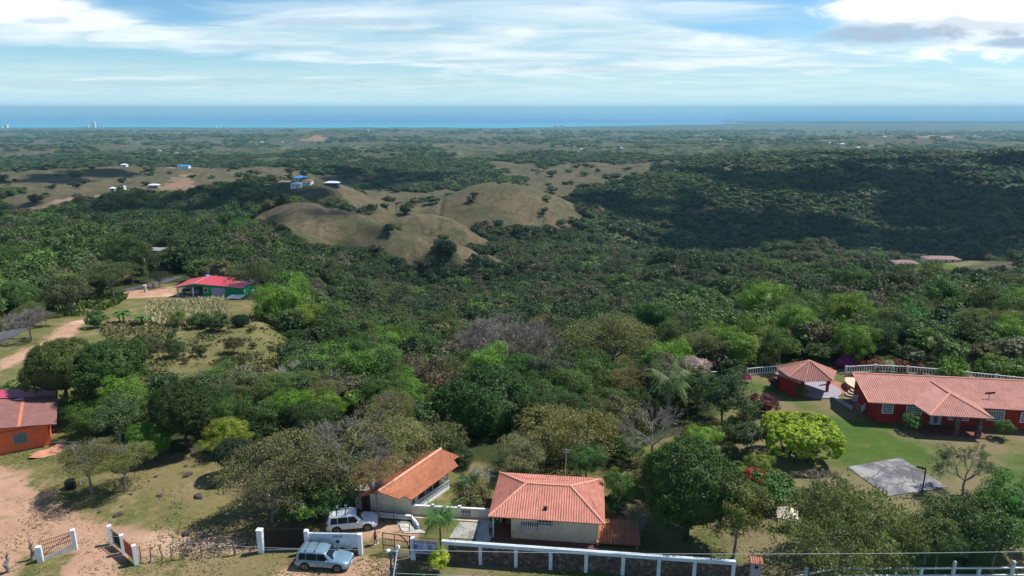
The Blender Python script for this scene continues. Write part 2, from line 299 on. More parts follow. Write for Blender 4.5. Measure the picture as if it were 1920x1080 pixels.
DOME = at(598, 388, 452)
def groundmat():
    m, n, N, L = newmat('ground_cover')
    tc = n('ShaderNodeTexCoord').outputs['Object']; at_ = n('ShaderNodeAttribute', attribute_name='cov').outputs['Color']
    s = n('ShaderNodeSeparateColor', {0: at_}).outputs
    al = n('ShaderNodeAttribute', attribute_name='cov').outputs['Alpha']
    sx = n('ShaderNodeSeparateXYZ', {0: tc}).outputs
    far = mapr(n, sx[1], 300, 2200)
    n05 = noi(n, tc, .05, 6, .65); n3 = noi(n, tc, .35, 8, .78); n20 = noi(n, tc, 1.8, 8, .85); nfar = noi(n, tc, .004, 8, .7); n01 = noi(n, tc, .018, 8, .72)
    grit = mth(n, 'MULTIPLY', mth(n, 'SUBTRACT', n20, .5), 1.0)
    # woodland floor and distant scrub
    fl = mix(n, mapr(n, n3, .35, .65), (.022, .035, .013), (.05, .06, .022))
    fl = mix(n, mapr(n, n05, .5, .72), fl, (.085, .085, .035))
    fs = n('ShaderNodeMapping', {'Vector': tc, 'Scale': (1, .55, 1)}).outputs[0]
    ff1 = noi(n, fs, .012, 12, .8); ff2 = noi(n, fs, .045, 9, .8)
    scr = mix(n, mapr(n, ff2, .44, .58), (.014, .028, .016), (.085, .10, .045))
    scr = mix(n, mapr(n, ff1, .52, .62), scr, (.17, .15, .08)); scr = mix(n, mapr(n, nfar, .36, .50, .75, 0), scr, (.018, .034, .018)); scr = mix(n, mth(n, 'MULTIPLY', mapr(n, noi(n, fs, .0022, 9, .75), .56, .66), mapr(n, ff2, .38, .5)), scr, (.26, .20, .125)) 
    scr = mix(n, mapr(n, sx[1], 7500, 11500, 0, .75), scr, (.012, .024, .018))  # scrub darkened toward the coast, cloud shade put into its colour
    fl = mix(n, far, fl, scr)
    # meadow: green to straw
    gr = mix(n, mapr(n, n3, .33, .68), (.085, .105, .030), (.175, .150, .062))
    gr = mix(n, mapr(n, n05, .46, .64), gr, (.21, .158, .082))
    gr = mix(n, mapr(n, n20, .54, .7), gr, (.045, .058, .018)); gr = mix(n, mapr(n, noi(n, tc, .8, 8, .8), .53, .62, 0, .7), gr, (.062, .072, .026)); gr = mix(n, mapr(n, noi(n, tc, .16, 8, .75), .55, .62, 0, .6), gr, (.26, .19, .11))
    dry = mix(n, mapr(n, n3, .3, .7), (.088, .070, .043), (.150, .116, .070))  # bare-hill browns darkened, with cloud shade put into the base colour
    dry = mix(n, mapr(n, n01, .44, .62), dry, (.078, .075, .038))
    dry = mix(n, mth(n, 'MULTIPLY', mapr(n, noi(n, tc, .22, 7, .8), .52, .66), .75), dry, (.075, .06, .045))
    dm = n('ShaderNodeVectorMath', {0: tc, 1: (DOME[0], DOME[1] + 6, -32)}, operation='DISTANCE').outputs['Value']
    dry = mix(n, mth(n, 'MULTIPLY', mapr(n, mth(n, 'ADD', dm, mth(n, 'MULTIPLY', mth(n, 'SUBTRACT', n05, .5), 60)), 42, 20), mapr(n, noi(n, tc, .28, 8, .85), .42, .56)), dry, (.052, .040, .038))
    gl = mth(n, 'ABSOLUTE', mth(n, 'SUBTRACT', noi(n, tc, .035, 6, .65, .6), .5)); dry = mix(n, mapr(n, gl, .035, .005, 0, .75), dry, (.05, .055, .028))
    dry = mix(n, mth(n, 'MULTIPLY', mapr(n, noi(n, tc, .13, 7, .8), .56, .63), .8), dry, (.035, .048, .02)); dry = mix(n, mth(n, 'MULTIPLY', far, mapr(n, ff2, .49, .55, 0, .85)), dry, (.03, .045, .022))
    so_ = mix(n, mapr(n, n3, .35, .65), (.45, .275, .185), (.34, .205, .14))
    so_ = mix(n, mapr(n, n05, .5, .7), so_, (.55, .39, .28)); so_ = mix(n, mapr(n, n20, .55, .68), so_, (.17, .125, .075)); so_ = mix(n, mapr(n, noi(n, tc, .5, 9, .8), .53, .60, 0, .6), so_, (.19, .155, .08))
    lw = mix(n, mapr(n, n3, .3, .7), (.050, .098, .018), (.082, .118, .028))
    lw = mix(n, mapr(n, noi(n, tc, .075, 5, .55), .44, .60), lw, (.175, .145, .078)); lw = mix(n, mapr(n, n20, .56, .72), lw, (.045, .06, .02)); lw = mix(n, mapr(n, noi(n, tc, .9, 8, .8), .53, .64, 0, .5), lw, (.05, .07, .022)); lw = mix(n, mapr(n, noi(n, tc, .3, 9, .8), .57, .66, 0, .5), lw, (.21, .17, .10))
    so_ = mix(n, mapr(n, sx[1], 180, 700, 0, .85), so_, mix(n, mapr(n, n05, .4, .6), (.20, .125, .09), (.15, .11, .07)))
    w = lambda k, amt: mapr(n, mth(n, 'ADD', k, mth(n, 'ADD', mth(n, 'MULTIPLY', mth(n, 'SUBTRACT', n3, .5), amt), mth(n, 'MULTIPLY', grit, .3))), .35, .65)
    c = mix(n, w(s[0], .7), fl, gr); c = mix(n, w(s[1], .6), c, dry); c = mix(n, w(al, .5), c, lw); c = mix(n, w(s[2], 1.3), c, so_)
    p = n('ShaderNodeBsdfPrincipled', {'Base Color': c, 'Roughness': .95, 'Specular IOR Level': .08})
    hh = mth(n, 'ADD', n20, mth(n, 'MULTIPLY', noi(n, tc, 9, 3, .6), .4))
    L.new(n('ShaderNodeBump', {'Height': hh, 'Strength': .55, 'Distance': .12}).outputs[0], p.inputs['Normal'])
    n('ShaderNodeOutputMaterial', {0: p.outputs[0]}); return m

def tag(o, label=None, cat=None, group=None, kind=None):
    if label: o['label'] = label
    if cat: o['category'] = cat
    if group: o['group'] = group
    if kind: o['kind'] = kind
    return o
def grid_mesh(name, X, Y, Z, m):
    r, c = X.shape; me = bpy.data.meshes.new(name)
    co = np.stack([X, Y, Z], -1).reshape(-1, 3)
    i = np.arange(r * c).reshape(r, c); f = np.stack([i[:-1, :-1], i[:-1, 1:], i[1:, 1:], i[1:, :-1]], -1).reshape(-1, 4)
    raw_mesh(me, co, f); me.polygons.foreach_set('use_smooth', np.ones(len(f), bool)); me.materials.append(m)
    o = bpy.data.objects.new(name, me); COL.objects.link(o); return o
def raw_mesh(me, co, f):
    f = np.asarray(f, np.int32); k = f.shape[1]
    me.vertices.add(len(co)); me.vertices.foreach_set('co', np.asarray(co, np.float32).ravel())
    me.loops.add(f.size); me.loops.foreach_set('vertex_index', f.ravel())
    me.polygons.add(len(f)); me.polygons.foreach_set('loop_start', np.arange(0, f.size, k, dtype=np.int32)); me.polygons.foreach_set('loop_total', np.full(len(f), k, np.int32))
    me.update(calc_edges=True)

# ---------------------------------------------------------------- ground, sea
ths = np.concatenate([np.linspace(-78, -43, 40, endpoint=False), np.linspace(-43, 43, 470), np.linspace(43, 78, 40)[1:]])
rs = np.concatenate([np.linspace(14, 42, 14, endpoint=False), np.linspace(42, 112, 190, endpoint=False), np.geomspace(112, 21000, 330)])
TH, RR = np.meshgrid(np.radians(ths), rs); GX = RR * np.tan(TH); GX = np.where(np.abs(TH) < R(60), RR * np.tan(np.clip(TH, -R(60), R(60))), np.sign(TH) * RR * math.tan(R(60)) * (1 + (np.abs(TH) - R(60)) * 4)); GY = RR + 0 * TH
GZ = Hf(GX, GY)
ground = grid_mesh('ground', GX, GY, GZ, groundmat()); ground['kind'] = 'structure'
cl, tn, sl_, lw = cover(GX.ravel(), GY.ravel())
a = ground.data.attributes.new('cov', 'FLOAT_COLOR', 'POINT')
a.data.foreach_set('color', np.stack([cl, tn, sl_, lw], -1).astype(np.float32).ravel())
m, n, N, L = newmat('sea_water')
tc = n('ShaderNodeTexCoord').outputs['Object']
sx = n('ShaderNodeSeparateXYZ', {0: tc}).outputs
st = n('ShaderNodeCombineXYZ', {0: mth(n, 'MULTIPLY', sx[0], .00005), 1: mth(n, 'MULTIPLY', sx[1], .00022), 2: 0}).outputs[0]
c = mix(n, mapr(n, noi(n, st, 1.6, 5, .6, .6), .38, .62), (.003, .10, .29), (.008, .17, .37))  # stretched colour bands stand in for cloud shadows on the water
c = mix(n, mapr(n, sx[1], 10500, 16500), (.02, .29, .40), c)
p = n('ShaderNodeBsdfPrincipled', {'Base Color': c, 'Roughness': .55, 'Specular IOR Level': .12})
n('ShaderNodeOutputMaterial', {0: p.outputs[0]})
xs = np.linspace(-170000, 170000, 40); ys = np.concatenate([[8000], np.geomspace(9500, 130000, 40)])
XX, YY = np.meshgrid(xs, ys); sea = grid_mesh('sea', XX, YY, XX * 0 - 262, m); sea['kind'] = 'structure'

# ---------------------------------------------------------------- tree library
def quads(pts, nrm, size, asp=1.0, rg=None):
    """leaf sprays: one small bent quad per point"""
    g = rg or rng; k = len(pts); nrm = nrm / (np.linalg.norm(nrm, axis=1, keepdims=True) + 1e-9)
    t = g.normal(size=(k, 3)); t -= (t * nrm).sum(1, keepdims=True) * nrm; t /= np.linalg.norm(t, axis=1, keepdims=True) + 1e-9
    b = np.cross(nrm, t); s = size[:, None] if isinstance(size, np.ndarray) else size
    co = np.stack([pts - t * s, pts - b * s * asp * .6 - nrm * s * .15, pts + t * s, pts + b * s * asp * .6 - nrm * s * .15], 1).reshape(-1, 3)
    return co, np.arange(k * 4).reshape(k, 4)
def sph(k, g, up=0.0):
    d = g.normal(size=(k, 3)); d /= np.linalg.norm(d, axis=1, keepdims=True); d[:, 2] += up; return d / np.linalg.norm(d, axis=1, keepdims=True)
def dome_crown(seed, K, M, ls, zs=.8, lump=.25, cs=.22, low=-.35, box=0.0, thin=0.0):
    """unit-radius crown: K clumps on an uneven shell, M sprays in each"""
    g = np.random.default_rng(seed); d = sph(K * 2, g); d = d[d[:, 2] > low][:K]; K = len(d)
    q = g.normal(size=(5, 3)); ph = g.uniform(0, 6, 5)
    r = 1 + lump * sum(np.sin(d @ q[i] * 2.3 + ph[i]) for i in range(5)) / 2.2
    if box: r = (1 + lump * .3 * (r - 1)) / (np.abs(d) ** 5).sum(1) ** .2
    r = r * (1 - thin * g.random(K) ** 1.5)
    c = d * r[:, None] * np.array([1, 1, zs]) * (1 - cs * .6)
    csz = cs * g.uniform(.6, 1.35, K)
    off = sph(K * M, g, .25) * (g.random(K * M) ** .4)[:, None]
    P = np.repeat(c, M, 0) + off * np.repeat(csz, M)[:, None] * np.array([1, 1, .75])
    nr = off * .9 + np.repeat(d, M, 0) * .35 + g.normal(size=(K * M, 3)) * .55 + np.array([0, 0, .35])
    co, f = quads(P, nr, ls * g.uniform(.6, 1.4, K * M), 1.0, g)
    v = np.clip(np.repeat(g.uniform(.2, .8, K), M) + g.normal(0, .13, K * M), 0, 1); h = np.clip(np.repeat(g.random(K), M) * .6 + g.random(K * M) * .4, 0, 1)
    return co, f, v, h, c
def pad_crown(seed, K, M, ls, zs=.45, pr=.3, pz=.06, low=-.05, fill=.5):
    """spreading crown of flat leafy layers with gaps between"""
    g = np.random.default_rng(seed); a = g.uniform(0, 2 * math.pi, K); rr = np.sqrt(g.uniform(0, 1, K)) * .88
    lump = 1 + .25 * np.sin(a * 2 + g.uniform(0, 6)) + .15 * np.sin(a * 3 + g.uniform(0, 6))
    z = zs * np.sqrt(np.clip(1 - rr ** 2, 0, 1)) * np.where(g.random(K) < fill, 1, g.uniform(.15, .9, K)) + low
    c = np.stack([np.cos(a) * rr * lump, np.sin(a) * rr * lump, z], 1)
    ro = np.sqrt(g.random(K * M)); ao = g.uniform(0, 2 * math.pi, K * M); ps = np.repeat(pr * g.uniform(.5, 1.25, K), M)
    tilt = np.repeat(g.normal(0, .22, (K, 2)), M, 0)
    ox = np.cos(ao) * ro * ps; oy = np.sin(ao) * ro * ps
    P = np.repeat(c, M, 0) + np.stack([ox, oy, g.normal(0, pz, K * M) - ro ** 2 * ps * .3 + ox * tilt[:, 0] + oy * tilt[:, 1]], 1)
    nr = g.normal(size=(K * M, 3)) * .6 + np.array([0, 0, .8])
    co, f = quads(P, nr, ls * g.uniform(.6, 1.4, K * M), .8, g)
    v = np.clip(np.repeat(g.uniform(.2, .8, K), M) + g.normal(0, .14, K * M), 0, 1); h = np.clip(np.repeat(g.random(K), M) * .6 + g.random(K * M) * .4, 0, 1)
    return co, f, v, h, c
class Tub:
    def __init__(s): s.v = []; s.f = []
    def seg(s, a, b, r0, r1, k=5):
        a = Vector(a); b = Vector(b); d = b - a
        if d.length < 1e-6: return
        d.normalize(); u = d.orthogonal().normalized(); w = d.cross(u); o = len(s.v)
        for P, r in ((a, r0), (b, r1)):
            for i in range(k):
                t = 2 * math.pi * i / k; s.v.append(tuple(P + (u * math.cos(t) + w * math.sin(t)) * r))
        for i in range(k): j = (i + 1) % k; s.f.append((o + i, o + j, o + k + j, o + k + i))
    def path(s, pts, r0, r1, k=5):
        m = len(pts) - 1
        for i in range(m): s.seg(pts[i], pts[i + 1], r0 + (r1 - r0) * i / m, r0 + (r1 - r0) * (i + 1) / m, k)
    def mesh(s, name, m, smooth=True):
        me = bpy.data.meshes.new(name); me.from_pydata(s.v, [], s.f)
        me.materials.append(m); me.polygons.foreach_set('use_smooth', np.full(len(s.f), smooth)); me.update(); return me
def limb(t, a, b, r0, r1, rnd, k=5, seg=4, wob=.12, sag=.0):
    a = Vector(a); b = Vector(b); Ln = (b - a).length; pts = [a]
    for i in range(1, seg):
        f = i / seg; pts.append(a.lerp(b, f) + Vector((rnd.gauss(0, 1), rnd.gauss(0, 1), rnd.gauss(0, 1))) * Ln * wob * math.sin(f * math.pi) * .6 + Vector((0, 0, -sag * Ln * math.sin(f * math.pi))))
    pts.append(b); t.path(pts, r0, r1, k); return pts
def trunk_mesh(name, seed, centers, h0, rt, m, nl=7, k=6, sub=True, fork=.35, base=None):
    """tapered trunk from -h0 up to the crown's heart, limbs reaching to the clumps (crown centre at z=0, radius 1)"""
    rnd = random.Random(seed); t = Tub(); top = Vector((rnd.gauss(0, .04), rnd.gauss(0, .04), -h0 * fork))
    limb(t, (0, 0, -h0 * 1.12), top, rt * 1.25, rt * .8, rnd, k + 1, 4, .04)
    cc = [Vector(c) for c in centers]; rnd.shuffle(cc)
    for c in cc[:nl]:
        pts = limb(t, top, c * .92, rt * .55, rt * .12, rnd, k, 4, .10)
        if sub:
            near = sorted(cc, key=lambda q: (q - c).length)[1:5]
            for q in near: limb(t, pts[2], q * .95, rt * .2, rt * .05, rnd, 4, 3, .08)
    return t.mesh(name, m)
def finish_crown(name, co, f, v, h, m, blob=None, seed=0, tz=None):
    vv = [co]; ff = [f]; va = [v]; ha = [h]; o = len(co)
    me = bpy.data.meshes.new(name)
    if blob:                                                        # dense inner foliage mass, itself lumpy
        bm = bmesh.new(); bmesh.ops.create_icosphere(bm, subdivisions=2, radius=1)
        bv = np.array([q.co[:] for q in bm.verts]); bf = np.array([[q.index for q in fc.verts] for fc in bm.faces]); bm.free()
        g = np.random.default_rng(seed + 99); bv = bv * (blob[0] * g.uniform(.8, 1.1, (len(bv), 1))) * np.array([1, 1, blob[1]]) + np.array([0, 0, blob[2]])
        ff4 = np.concatenate([bf, bf[:, 2:3]], 1)
        tri = bf + o; vv.append(bv)
        co = np.concatenate(vv); me.vertices.add(len(co)); me.vertices.foreach_set('co', co.astype(np.float32).ravel())
        loops = np.concatenate([f.ravel(), tri.ravel()]); me.loops.add(len(loops)); me.loops.foreach_set('vertex_index', loops.astype(np.int32))
        st = np.concatenate([np.arange(len(f)) * 4, f.size + np.arange(len(tri)) * 3]); tt = np.concatenate([np.full(len(f), 4), np.full(len(tri), 3)])
        me.polygons.add(len(st)); me.polygons.foreach_set('loop_start', st.astype(np.int32)); me.polygons.foreach_set('loop_total', tt.astype(np.int32)); me.update(calc_edges=True)
        v = np.concatenate([v, np.full(len(tri), .3)]); h = np.concatenate([h, np.full(len(tri), .5)])
    else: raw_mesh(me, co, f)
    me.materials.append(m)
    at_ = me.attributes.new('v', 'FLOAT_VECTOR', 'FACE'); at_.data.foreach_set('vector', np.stack([v, h, h * 0], -1).astype(np.float32).ravel())
    return me
def bare_mesh(name, seed, m, rt=.035, depth=5, spread=.75, zs=.8, h0=.9, thick=.0032, nb=4):
    """leafless crown: forking branches down to twigs, radius about 1, heart at z=0"""
    rnd = random.Random(seed); t = Tub(); tr = Tub()
    def grow(a, d, Ln, r, k):
        b = a + d * Ln; mid = a.lerp(b, .5) + Vector((rnd.gauss(0, 1), rnd.gauss(0, 1), rnd.gauss(0, 1))) * Ln * .07
        T = tr if k >= depth - 1 else t
        T.seg(a, mid, r, r * .85, 4 if k > 2 else 3); T.seg(mid, b, r * .85, r * .68, 4 if k > 2 else 3)
        if k == 0: return
        for i in range(nb if k > 1 else nb + 1):
            ax = Vector((rnd.gauss(0, 1), rnd.gauss(0, 1), rnd.gauss(0, 1))); dd = (d + ax.normalized() * spread + Vector((0, 0, .18))).normalized()
            st = a.lerp(b, rnd.uniform(.55, 1.0)) if i else b
            grow(st, dd, Ln * rnd.uniform(.58, .8), max(thick, r * .56), k - 1)
    for i in range(5):
        an = i * 1.257 + rnd.uniform(-.4, .4); d = Vector((math.cos(an) * spread, math.sin(an) * spread, zs)).normalized()
        grow(Vector((0, 0, -h0 * .45)), d, .42, rt * .6, depth)
    limb(tr, (0, 0, -h0 * 1.12), (0, 0, -h0 * .43), rt * 1.2, rt * .8, rnd, 7, 3, .05)
    return t.mesh(name + '_branches', m), tr.mesh(name + '_trunk', m)

LIB = {}
def lib(kind, var, crown, trunk): LIB.setdefault(kind, []).append((crown, trunk))
def build_lib():
    for s in range(2):
        co, f, v, h, c = dome_crown(10 + s, 520, 50, .022, .80, .12, .115, -.55); lib('mango', s, finish_crown('crown', co, f, v, h, LEAF, (.86, .78, -.02), s), trunk_mesh('trunk', s, c, 1.0, .06, BARKD, 6))
    for s in range(3):
        co, f, v, h, c = dome_crown(20 + s, 170, 110, .025, .85, .34, .24, -.6, thin=.25); lib('broadleaf', s, finish_crown('crown', co, f, v, h, LEAF, (.62, .8, -.05), s), trunk_mesh('trunk', s, c, 1.15, .05, BARK, 8))
    for s in range(3):
        co, f, v, h, c = dome_crown(30 + s, 85, 150, .026, .75, .45, .25, -.3, thin=.55); lib('open', s, finish_crown('crown', co, f, v, h, LEAF), trunk_mesh('trunk', s, c, 1.1, .045, BARKG, 16))
    for s in range(3):
        co, f, v, h, c = pad_crown(40 + s, 130, 120, .0185, .5, .22, .03, -.05); lib('spreading', s, finish_crown('crown', co, f, v, h, LEAF), trunk_mesh('trunk', s, c, .75, .045, BARKG, 22, fork=.45))
    for s in range(2):
        co, f, v, h, c = dome_crown(50 + s, 60, 60, .050, .75, .3, .26, -.25); lib('shrub', s, finish_crown('crown', co, f, v, h, LEAF, (.6, .8, -.05), s), trunk_mesh('trunk', s, c, .7, .04, BARK, 5))
    for s in range(3):
        b, t = bare_mesh('bare', 60 + s, BARKG, nb=3 if s else 4, depth=5); lib('bare', s, b, t)
    b, t = bare_mesh('white', 70, mat('pale_bark', (.42, .40, .37), .8), rt=.03, depth=4, thick=.006, nb=3, spread=.9); lib('pale', 0, b, t)
    for s in range(2):                                              # sparse leaves on bare twigs
        b, t = bare_mesh('twiggy', 80 + s, BARKG, depth=5, nb=3, spread=.8)
        g = np.random.default_rng(s); vs = np.array([q.co[:] for q in b.vertices]); vs = vs[np.linalg.norm(vs, axis=1) > .5]; pk = vs[g.integers(0, len(vs), 3800)] + g.normal(0, .03, (3800, 3))
        co, f = quads(pk, g.normal(size=(3800, 3)) + np.array([0, 0, .6]), .022 * g.uniform(.6, 1.3, 3800), 1, g)
        lib('twiggy', s, finish_crown('crown', co, f, g.random(3800), g.random(3800), LEAF), (b, t))
build_lib()

TINT = dict(mango=(.036, .066, .010), dark=(.038, .068, .015), mid=(.062, .105, .018), bright=(.105, .185, .018), olive=(.125, .120, .038), tan=(.20, .165, .07), lime=(.22, .29, .02), grey=(.12, .115, .075), yel=(.16, .17, .025))
NT_ = {'n': 0}; HANDXY = []
def tree(kind, base, Rc, Hc, zs=1.0, tint='mid', label='', cat='tree', group=None, var=None, name=None, crz=None):
    """a tree: Empty at the foot, trunk and crown meshes; Rc crown radius, Hc height of the crown's heart above the foot"""
    i = NT_['n']; NT_['n'] += 1
    vs = LIB[kind]; cr, tr = vs[(i * 7 + 3) % len(vs) if var is None else var]
    o = bpy.data.objects.new(name or {'mango': 'mango_tree', 'bare': 'bare_tree', 'pale': 'bare_tree', 'twiggy': 'thin_tree', 'shrub': 'shrub', 'spreading': 'spreading_tree', 'open': 'open_crowned_tree', 'broadleaf': 'broadleaf_tree'}[kind], None)
    COL.objects.link(o); o.location = base; o.empty_display_size = .5; tag(o, label, cat, group)
    rz = (i * 2.399) % 6.283
    t0 = TINT[tint] if isinstance(tint, str) else tint; rr = random.Random(i)
    t3 = tuple(c * rr.uniform(.86, 1.16) for c in t0)
    h0n = {'mango': 1.0, 'broadleaf': 1.15, 'open': 1.1, 'spreading': .75, 'shrub': .7}.get(kind, .9)
    parts = []
    if kind == 'twiggy': parts = [('crown', cr), ('branches', tr[0]), ('trunk', tr[1])]
    elif kind in ('bare', 'pale'): parts = [('branches', cr), ('trunk', tr)]
    else: parts = [('crown', cr), ('trunk', tr)]
    for nm, me in parts:
        c = bpy.data.objects.new(nm, me); COL.objects.link(c); c.parent = o; c.location = (0, 0, Hc); c.rotation_euler = (0, 0, rz)
        szz = Rc * zs if nm in ('crown', 'branches') else None
        if kind in ('bare', 'pale', 'twiggy'): c.scale = (Rc, Rc, Hc / h0n)
        elif nm == 'trunk': c.scale = (Rc * .85, Rc * .85, min(Hc / h0n, Rc * 2.2 / h0n) if False else Hc / h0n)
        else: c.scale = (Rc, Rc, Rc * zs)
        c.color = (*t3, 1)
    return o
def tree_px(kind, u, vtop, wpx, D, zs=1.0, tint='mid', label='', cat='tree', minH=None, **k):
    """placed by where its crown's top shows, how wide it is and how far off it stands"""
    top = at(u, vtop, D); gz = H(top.x, D); a, b, c = G_dir(u, vtop); depth = D / b
    Rc = wpx / FPX * depth / 2; zr = {'mango': .8, 'broadleaf': .85, 'open': .8, 'spreading': .5, 'shrub': .78, 'bare': 1.0, 'pale': 1.0, 'twiggy': 1.0}[kind]
    if kind in ('bare', 'pale', 'twiggy'): Hc = max((top.z - gz) * .52, Rc * .5)
    else: Hc = max(top.z - gz - Rc * zr * zs, Rc * .35)
    HANDXY.append((top.x, D, Rc * (1.05 if D > 70 else .9)))
    if top.z - gz < 1.0: print('LOW', label, round(top.z - gz, 2))
    return tree(kind, (top.x, D, gz), Rc, Hc, zs, tint, label, cat, **k)
# ---------------------------------------------------------------- building kit
def zp(u, v, z): a, b, c = G_dir(u, v); t = (z - ZC) / c; return Vector((a * t, b * t, z))
def root(name, loc, rz=0.0, label=None, cat=None, group=None):
    o = bpy.data.objects.new(name, None); COL.objects.link(o); o.location = loc; o.rotation_euler = (0, 0, rz); o.empty_display_size = .4
    return tag(o, label, cat, group)
class MB:
    def __init__(s, org=(0, 0, 0), rz=0.0): s.bm = bmesh.new(); s.M = Matrix.Rotation(-rz, 4, 'Z') @ Matrix.Translation(-Vector(org))   # world -> local when org given
    def P(s, p): return s.M @ Vector(p)
    def box(s, c, d, rz=0.0, bev=0.0, R3=None):
        Mx = Matrix.Translation(c) @ (R3.to_4x4() if R3 else Matrix.Rotation(rz, 4, 'Z')) @ Matrix.Diagonal((*d, 1))
        r = bmesh.ops.create_cube(s.bm, size=1, matrix=s.M @ Mx)
        if bev: bmesh.ops.bevel(s.bm, geom=list({e for v in r['verts'] for e in v.link_edges}), offset=bev, segments=2, affect='EDGES')
        return s
    def bar(s, a, b, w, h=None):                                   # square bar between two points
        a = Vector(a); b = Vector(b); d = b - a; q = d.to_track_quat('X', 'Z').to_matrix()
        return s.box((a + b) / 2, (d.length, w, h or w), R3=q)
    def tube(s, a, b, r, r2=None, k=10, cap=True):
        a = s.P(a); b = s.P(b); d = b - a; q = d.to_track_quat('Z', 'Y').to_matrix().to_4x4()
        bmesh.ops.create_cone(s.bm, cap_ends=cap, segments=k, radius1=r, radius2=r if r2 is None else r2, depth=d.length, matrix=Matrix.Translation((a + b) / 2) @ q); return s
    def prism(s, pts, dvec):
        a = [s.bm.verts.new(s.P(p)) for p in pts]; b = [s.bm.verts.new(s.P(Vector(p) + Vector(dvec))) for p in pts]
        s.bm.faces.new(a); s.bm.faces.new(b[::-1])
        for i in range(len(a)): j = (i + 1) % len(a); s.bm.faces.new((a[j], a[i], b[i], b[j]))
        return s
    def sphere(s, c, r, sc=(1, 1, 1), sub=2): bmesh.ops.create_icosphere(s.bm, subdivisions=sub, radius=r, matrix=Matrix.Translation(s.P(c)) @ Matrix.Diagonal((*sc, 1))); return s
    def lathe(s, c, prof, k=16):
        c = s.P(c); rings = [[s.bm.verts.new(c + Vector((math.cos(2 * math.pi * i / k) * r, math.sin(2 * math.pi * i / k) * r, z))) for i in range(k)] for r, z in prof]
        for a, b in zip(rings[:-1], rings[1:]):
            for i in range(k): j = (i + 1) % k; s.bm.faces.new((a[i], a[j], b[j], b[i]))
        s.bm.faces.new(rings[-1]); s.bm.faces.new(rings[0][::-1]); return s
    def build(s, name, m, parent=None, smooth=False, tagd=None):
        bmesh.ops.recalc_face_normals(s.bm, faces=s.bm.faces[:]); me = bpy.data.meshes.new(name); s.bm.to_mesh(me); s.bm.free()
        me.materials.append(m)
        if smooth: me.polygons.foreach_set('use_smooth', np.ones(len(me.polygons), bool))
        o = bpy.data.objects.new(name, me); COL.objects.link(o); o.parent = parent
        return o
def corr(mb, pts, pitch=.23, amp=.035, lift=.03, lap=None):
    """corrugated tile sheet over a planar polygon; first edge pts[0]->pts[1] is the eave, ribs run up the slope"""
    Pw = [mb.P(p) for p in pts]; o = Pw[0]; e = (Pw[1] - Pw[0]).normalized()
    # plane normal from the farthest point off the eave
    far = max(Pw, key=lambda p: ((p - o) - (p - o).dot(e) * e).length); nn = e.cross(far - o).normalized()
    if nn.z < 0: nn = -nn
    t = nn.cross(e).normalized()
    if (far - o).dot(t) < 0: t = -t
    q = [((p - o).dot(e), (p - o).dot(t)) for p in Pw]; s0 = min(a for a, b in q); s1 = max(a for a, b in q)
    k = max(2, int((s1 - s0) / pitch * 4)); prev = None
    for i in range(k + 1):
        s = s0 + (s1 - s0) * (i / k); s = min(max(s, s0 + 1e-4), s1 - 1e-4); ts = []
        for (a, b) in zip(q, q[1:] + q[:1]):
            if (a[0] - s) * (b[0] - s) < 0: ts.append(a[1] + (b[1] - a[1]) * (s - a[0]) / (b[0] - a[0]))
        if len(ts) < 2: continue
        t0, t1 = min(ts), max(ts); dz = lift + amp * math.sin(i * math.pi / 2); tm = t0 + (t1 - t0) * .5 if lap is None else min(max(lap, t0), t1)
        cur = [mb.bm.verts.new(o + e * s + t * tt + nn * (dz + dd)) for tt, dd in ((t0, .035), (tm, .035), (tm, 0.0), (t1, 0.0))]
        if prev:
            for a in range(3):
                try: mb.bm.faces.new((prev[a], cur[a], cur[a + 1], prev[a + 1]))
                except ValueError: pass
        prev = cur
    # slab under the sheet
    lo = [mb.bm.verts.new(p + nn * (-.06)) for p in Pw]; hi = [mb.bm.verts.new(p - nn * .005) for p in Pw]
    mb.bm.faces.new(lo); mb.bm.faces.new(hi)
    for i in range(len(lo)): j = (i + 1) % len(lo); mb.bm.faces.new((lo[i], lo[j], hi[j], hi[i]))
def roofmat(name, col, dark):
    m, n, N, L = newmat(name); tc = n('ShaderNodeTexCoord').outputs['Object']
    a = noi(n, tc, .7, 6, .7); b = noi(n, tc, 7, 4, .7); st = n('ShaderNodeMapping', {'Vector': tc, 'Scale': (6, .5, 2)}).outputs[0]; c3 = noi(n, st, 1.3, 4, .6)
    c = mix(n, mapr(n, a, .35, .7), rgb(col), rgb(tuple(x * .78 for x in col))); c = mix(n, mth(n, 'MULTIPLY', mapr(n, b, .5, .72), .65), c, rgb(dark)); c = mix(n, mth(n, 'MULTIPLY', mapr(n, c3, .48, .66), .7), c, rgb(dark))
    p = n('ShaderNodeBsdfPrincipled', {'Base Color': c, 'Roughness': .75, 'Specular IOR Level': .25}); n('ShaderNodeOutputMaterial', {0: p.outputs[0]}); return m
T_SAL = roofmat('salmon_roof_tile', (.54, .225, .165), (.30, .12, .09)); T_ORA = roofmat('orange_roof_tile', (.50, .20, .105), (.28, .10, .06))
T_PNK = roofmat('pink_brown_roof_tile', (.50, .235, .19), (.30, .15, .12)); T_MAU = roofmat('weathered_mauve_roof_sheet', (.25, .115, .105), (.14, .075, .07))
RIDGE = mat('ridge_tile', (.70, .33, .23), .8, nscale=2, namt=.3); M_RED = mat('crimson_metal_roof', (.47, .045, .065), .45, nscale=.6, namt=.2, spec=.5); M_MAG = mat('magenta_metal_roof', (.42, .06, .11), .5, nscale=.8, namt=.3)
WHITE = mat('white_paint', (.74, .75, .77), .65, nscale=1.5, namt=.2, dark=(.52, .52, .50)); CREAM = mat('cream_plaster', (.74, .67, .53), .85, nscale=.8, namt=.45, dark=(.50, .43, .31))
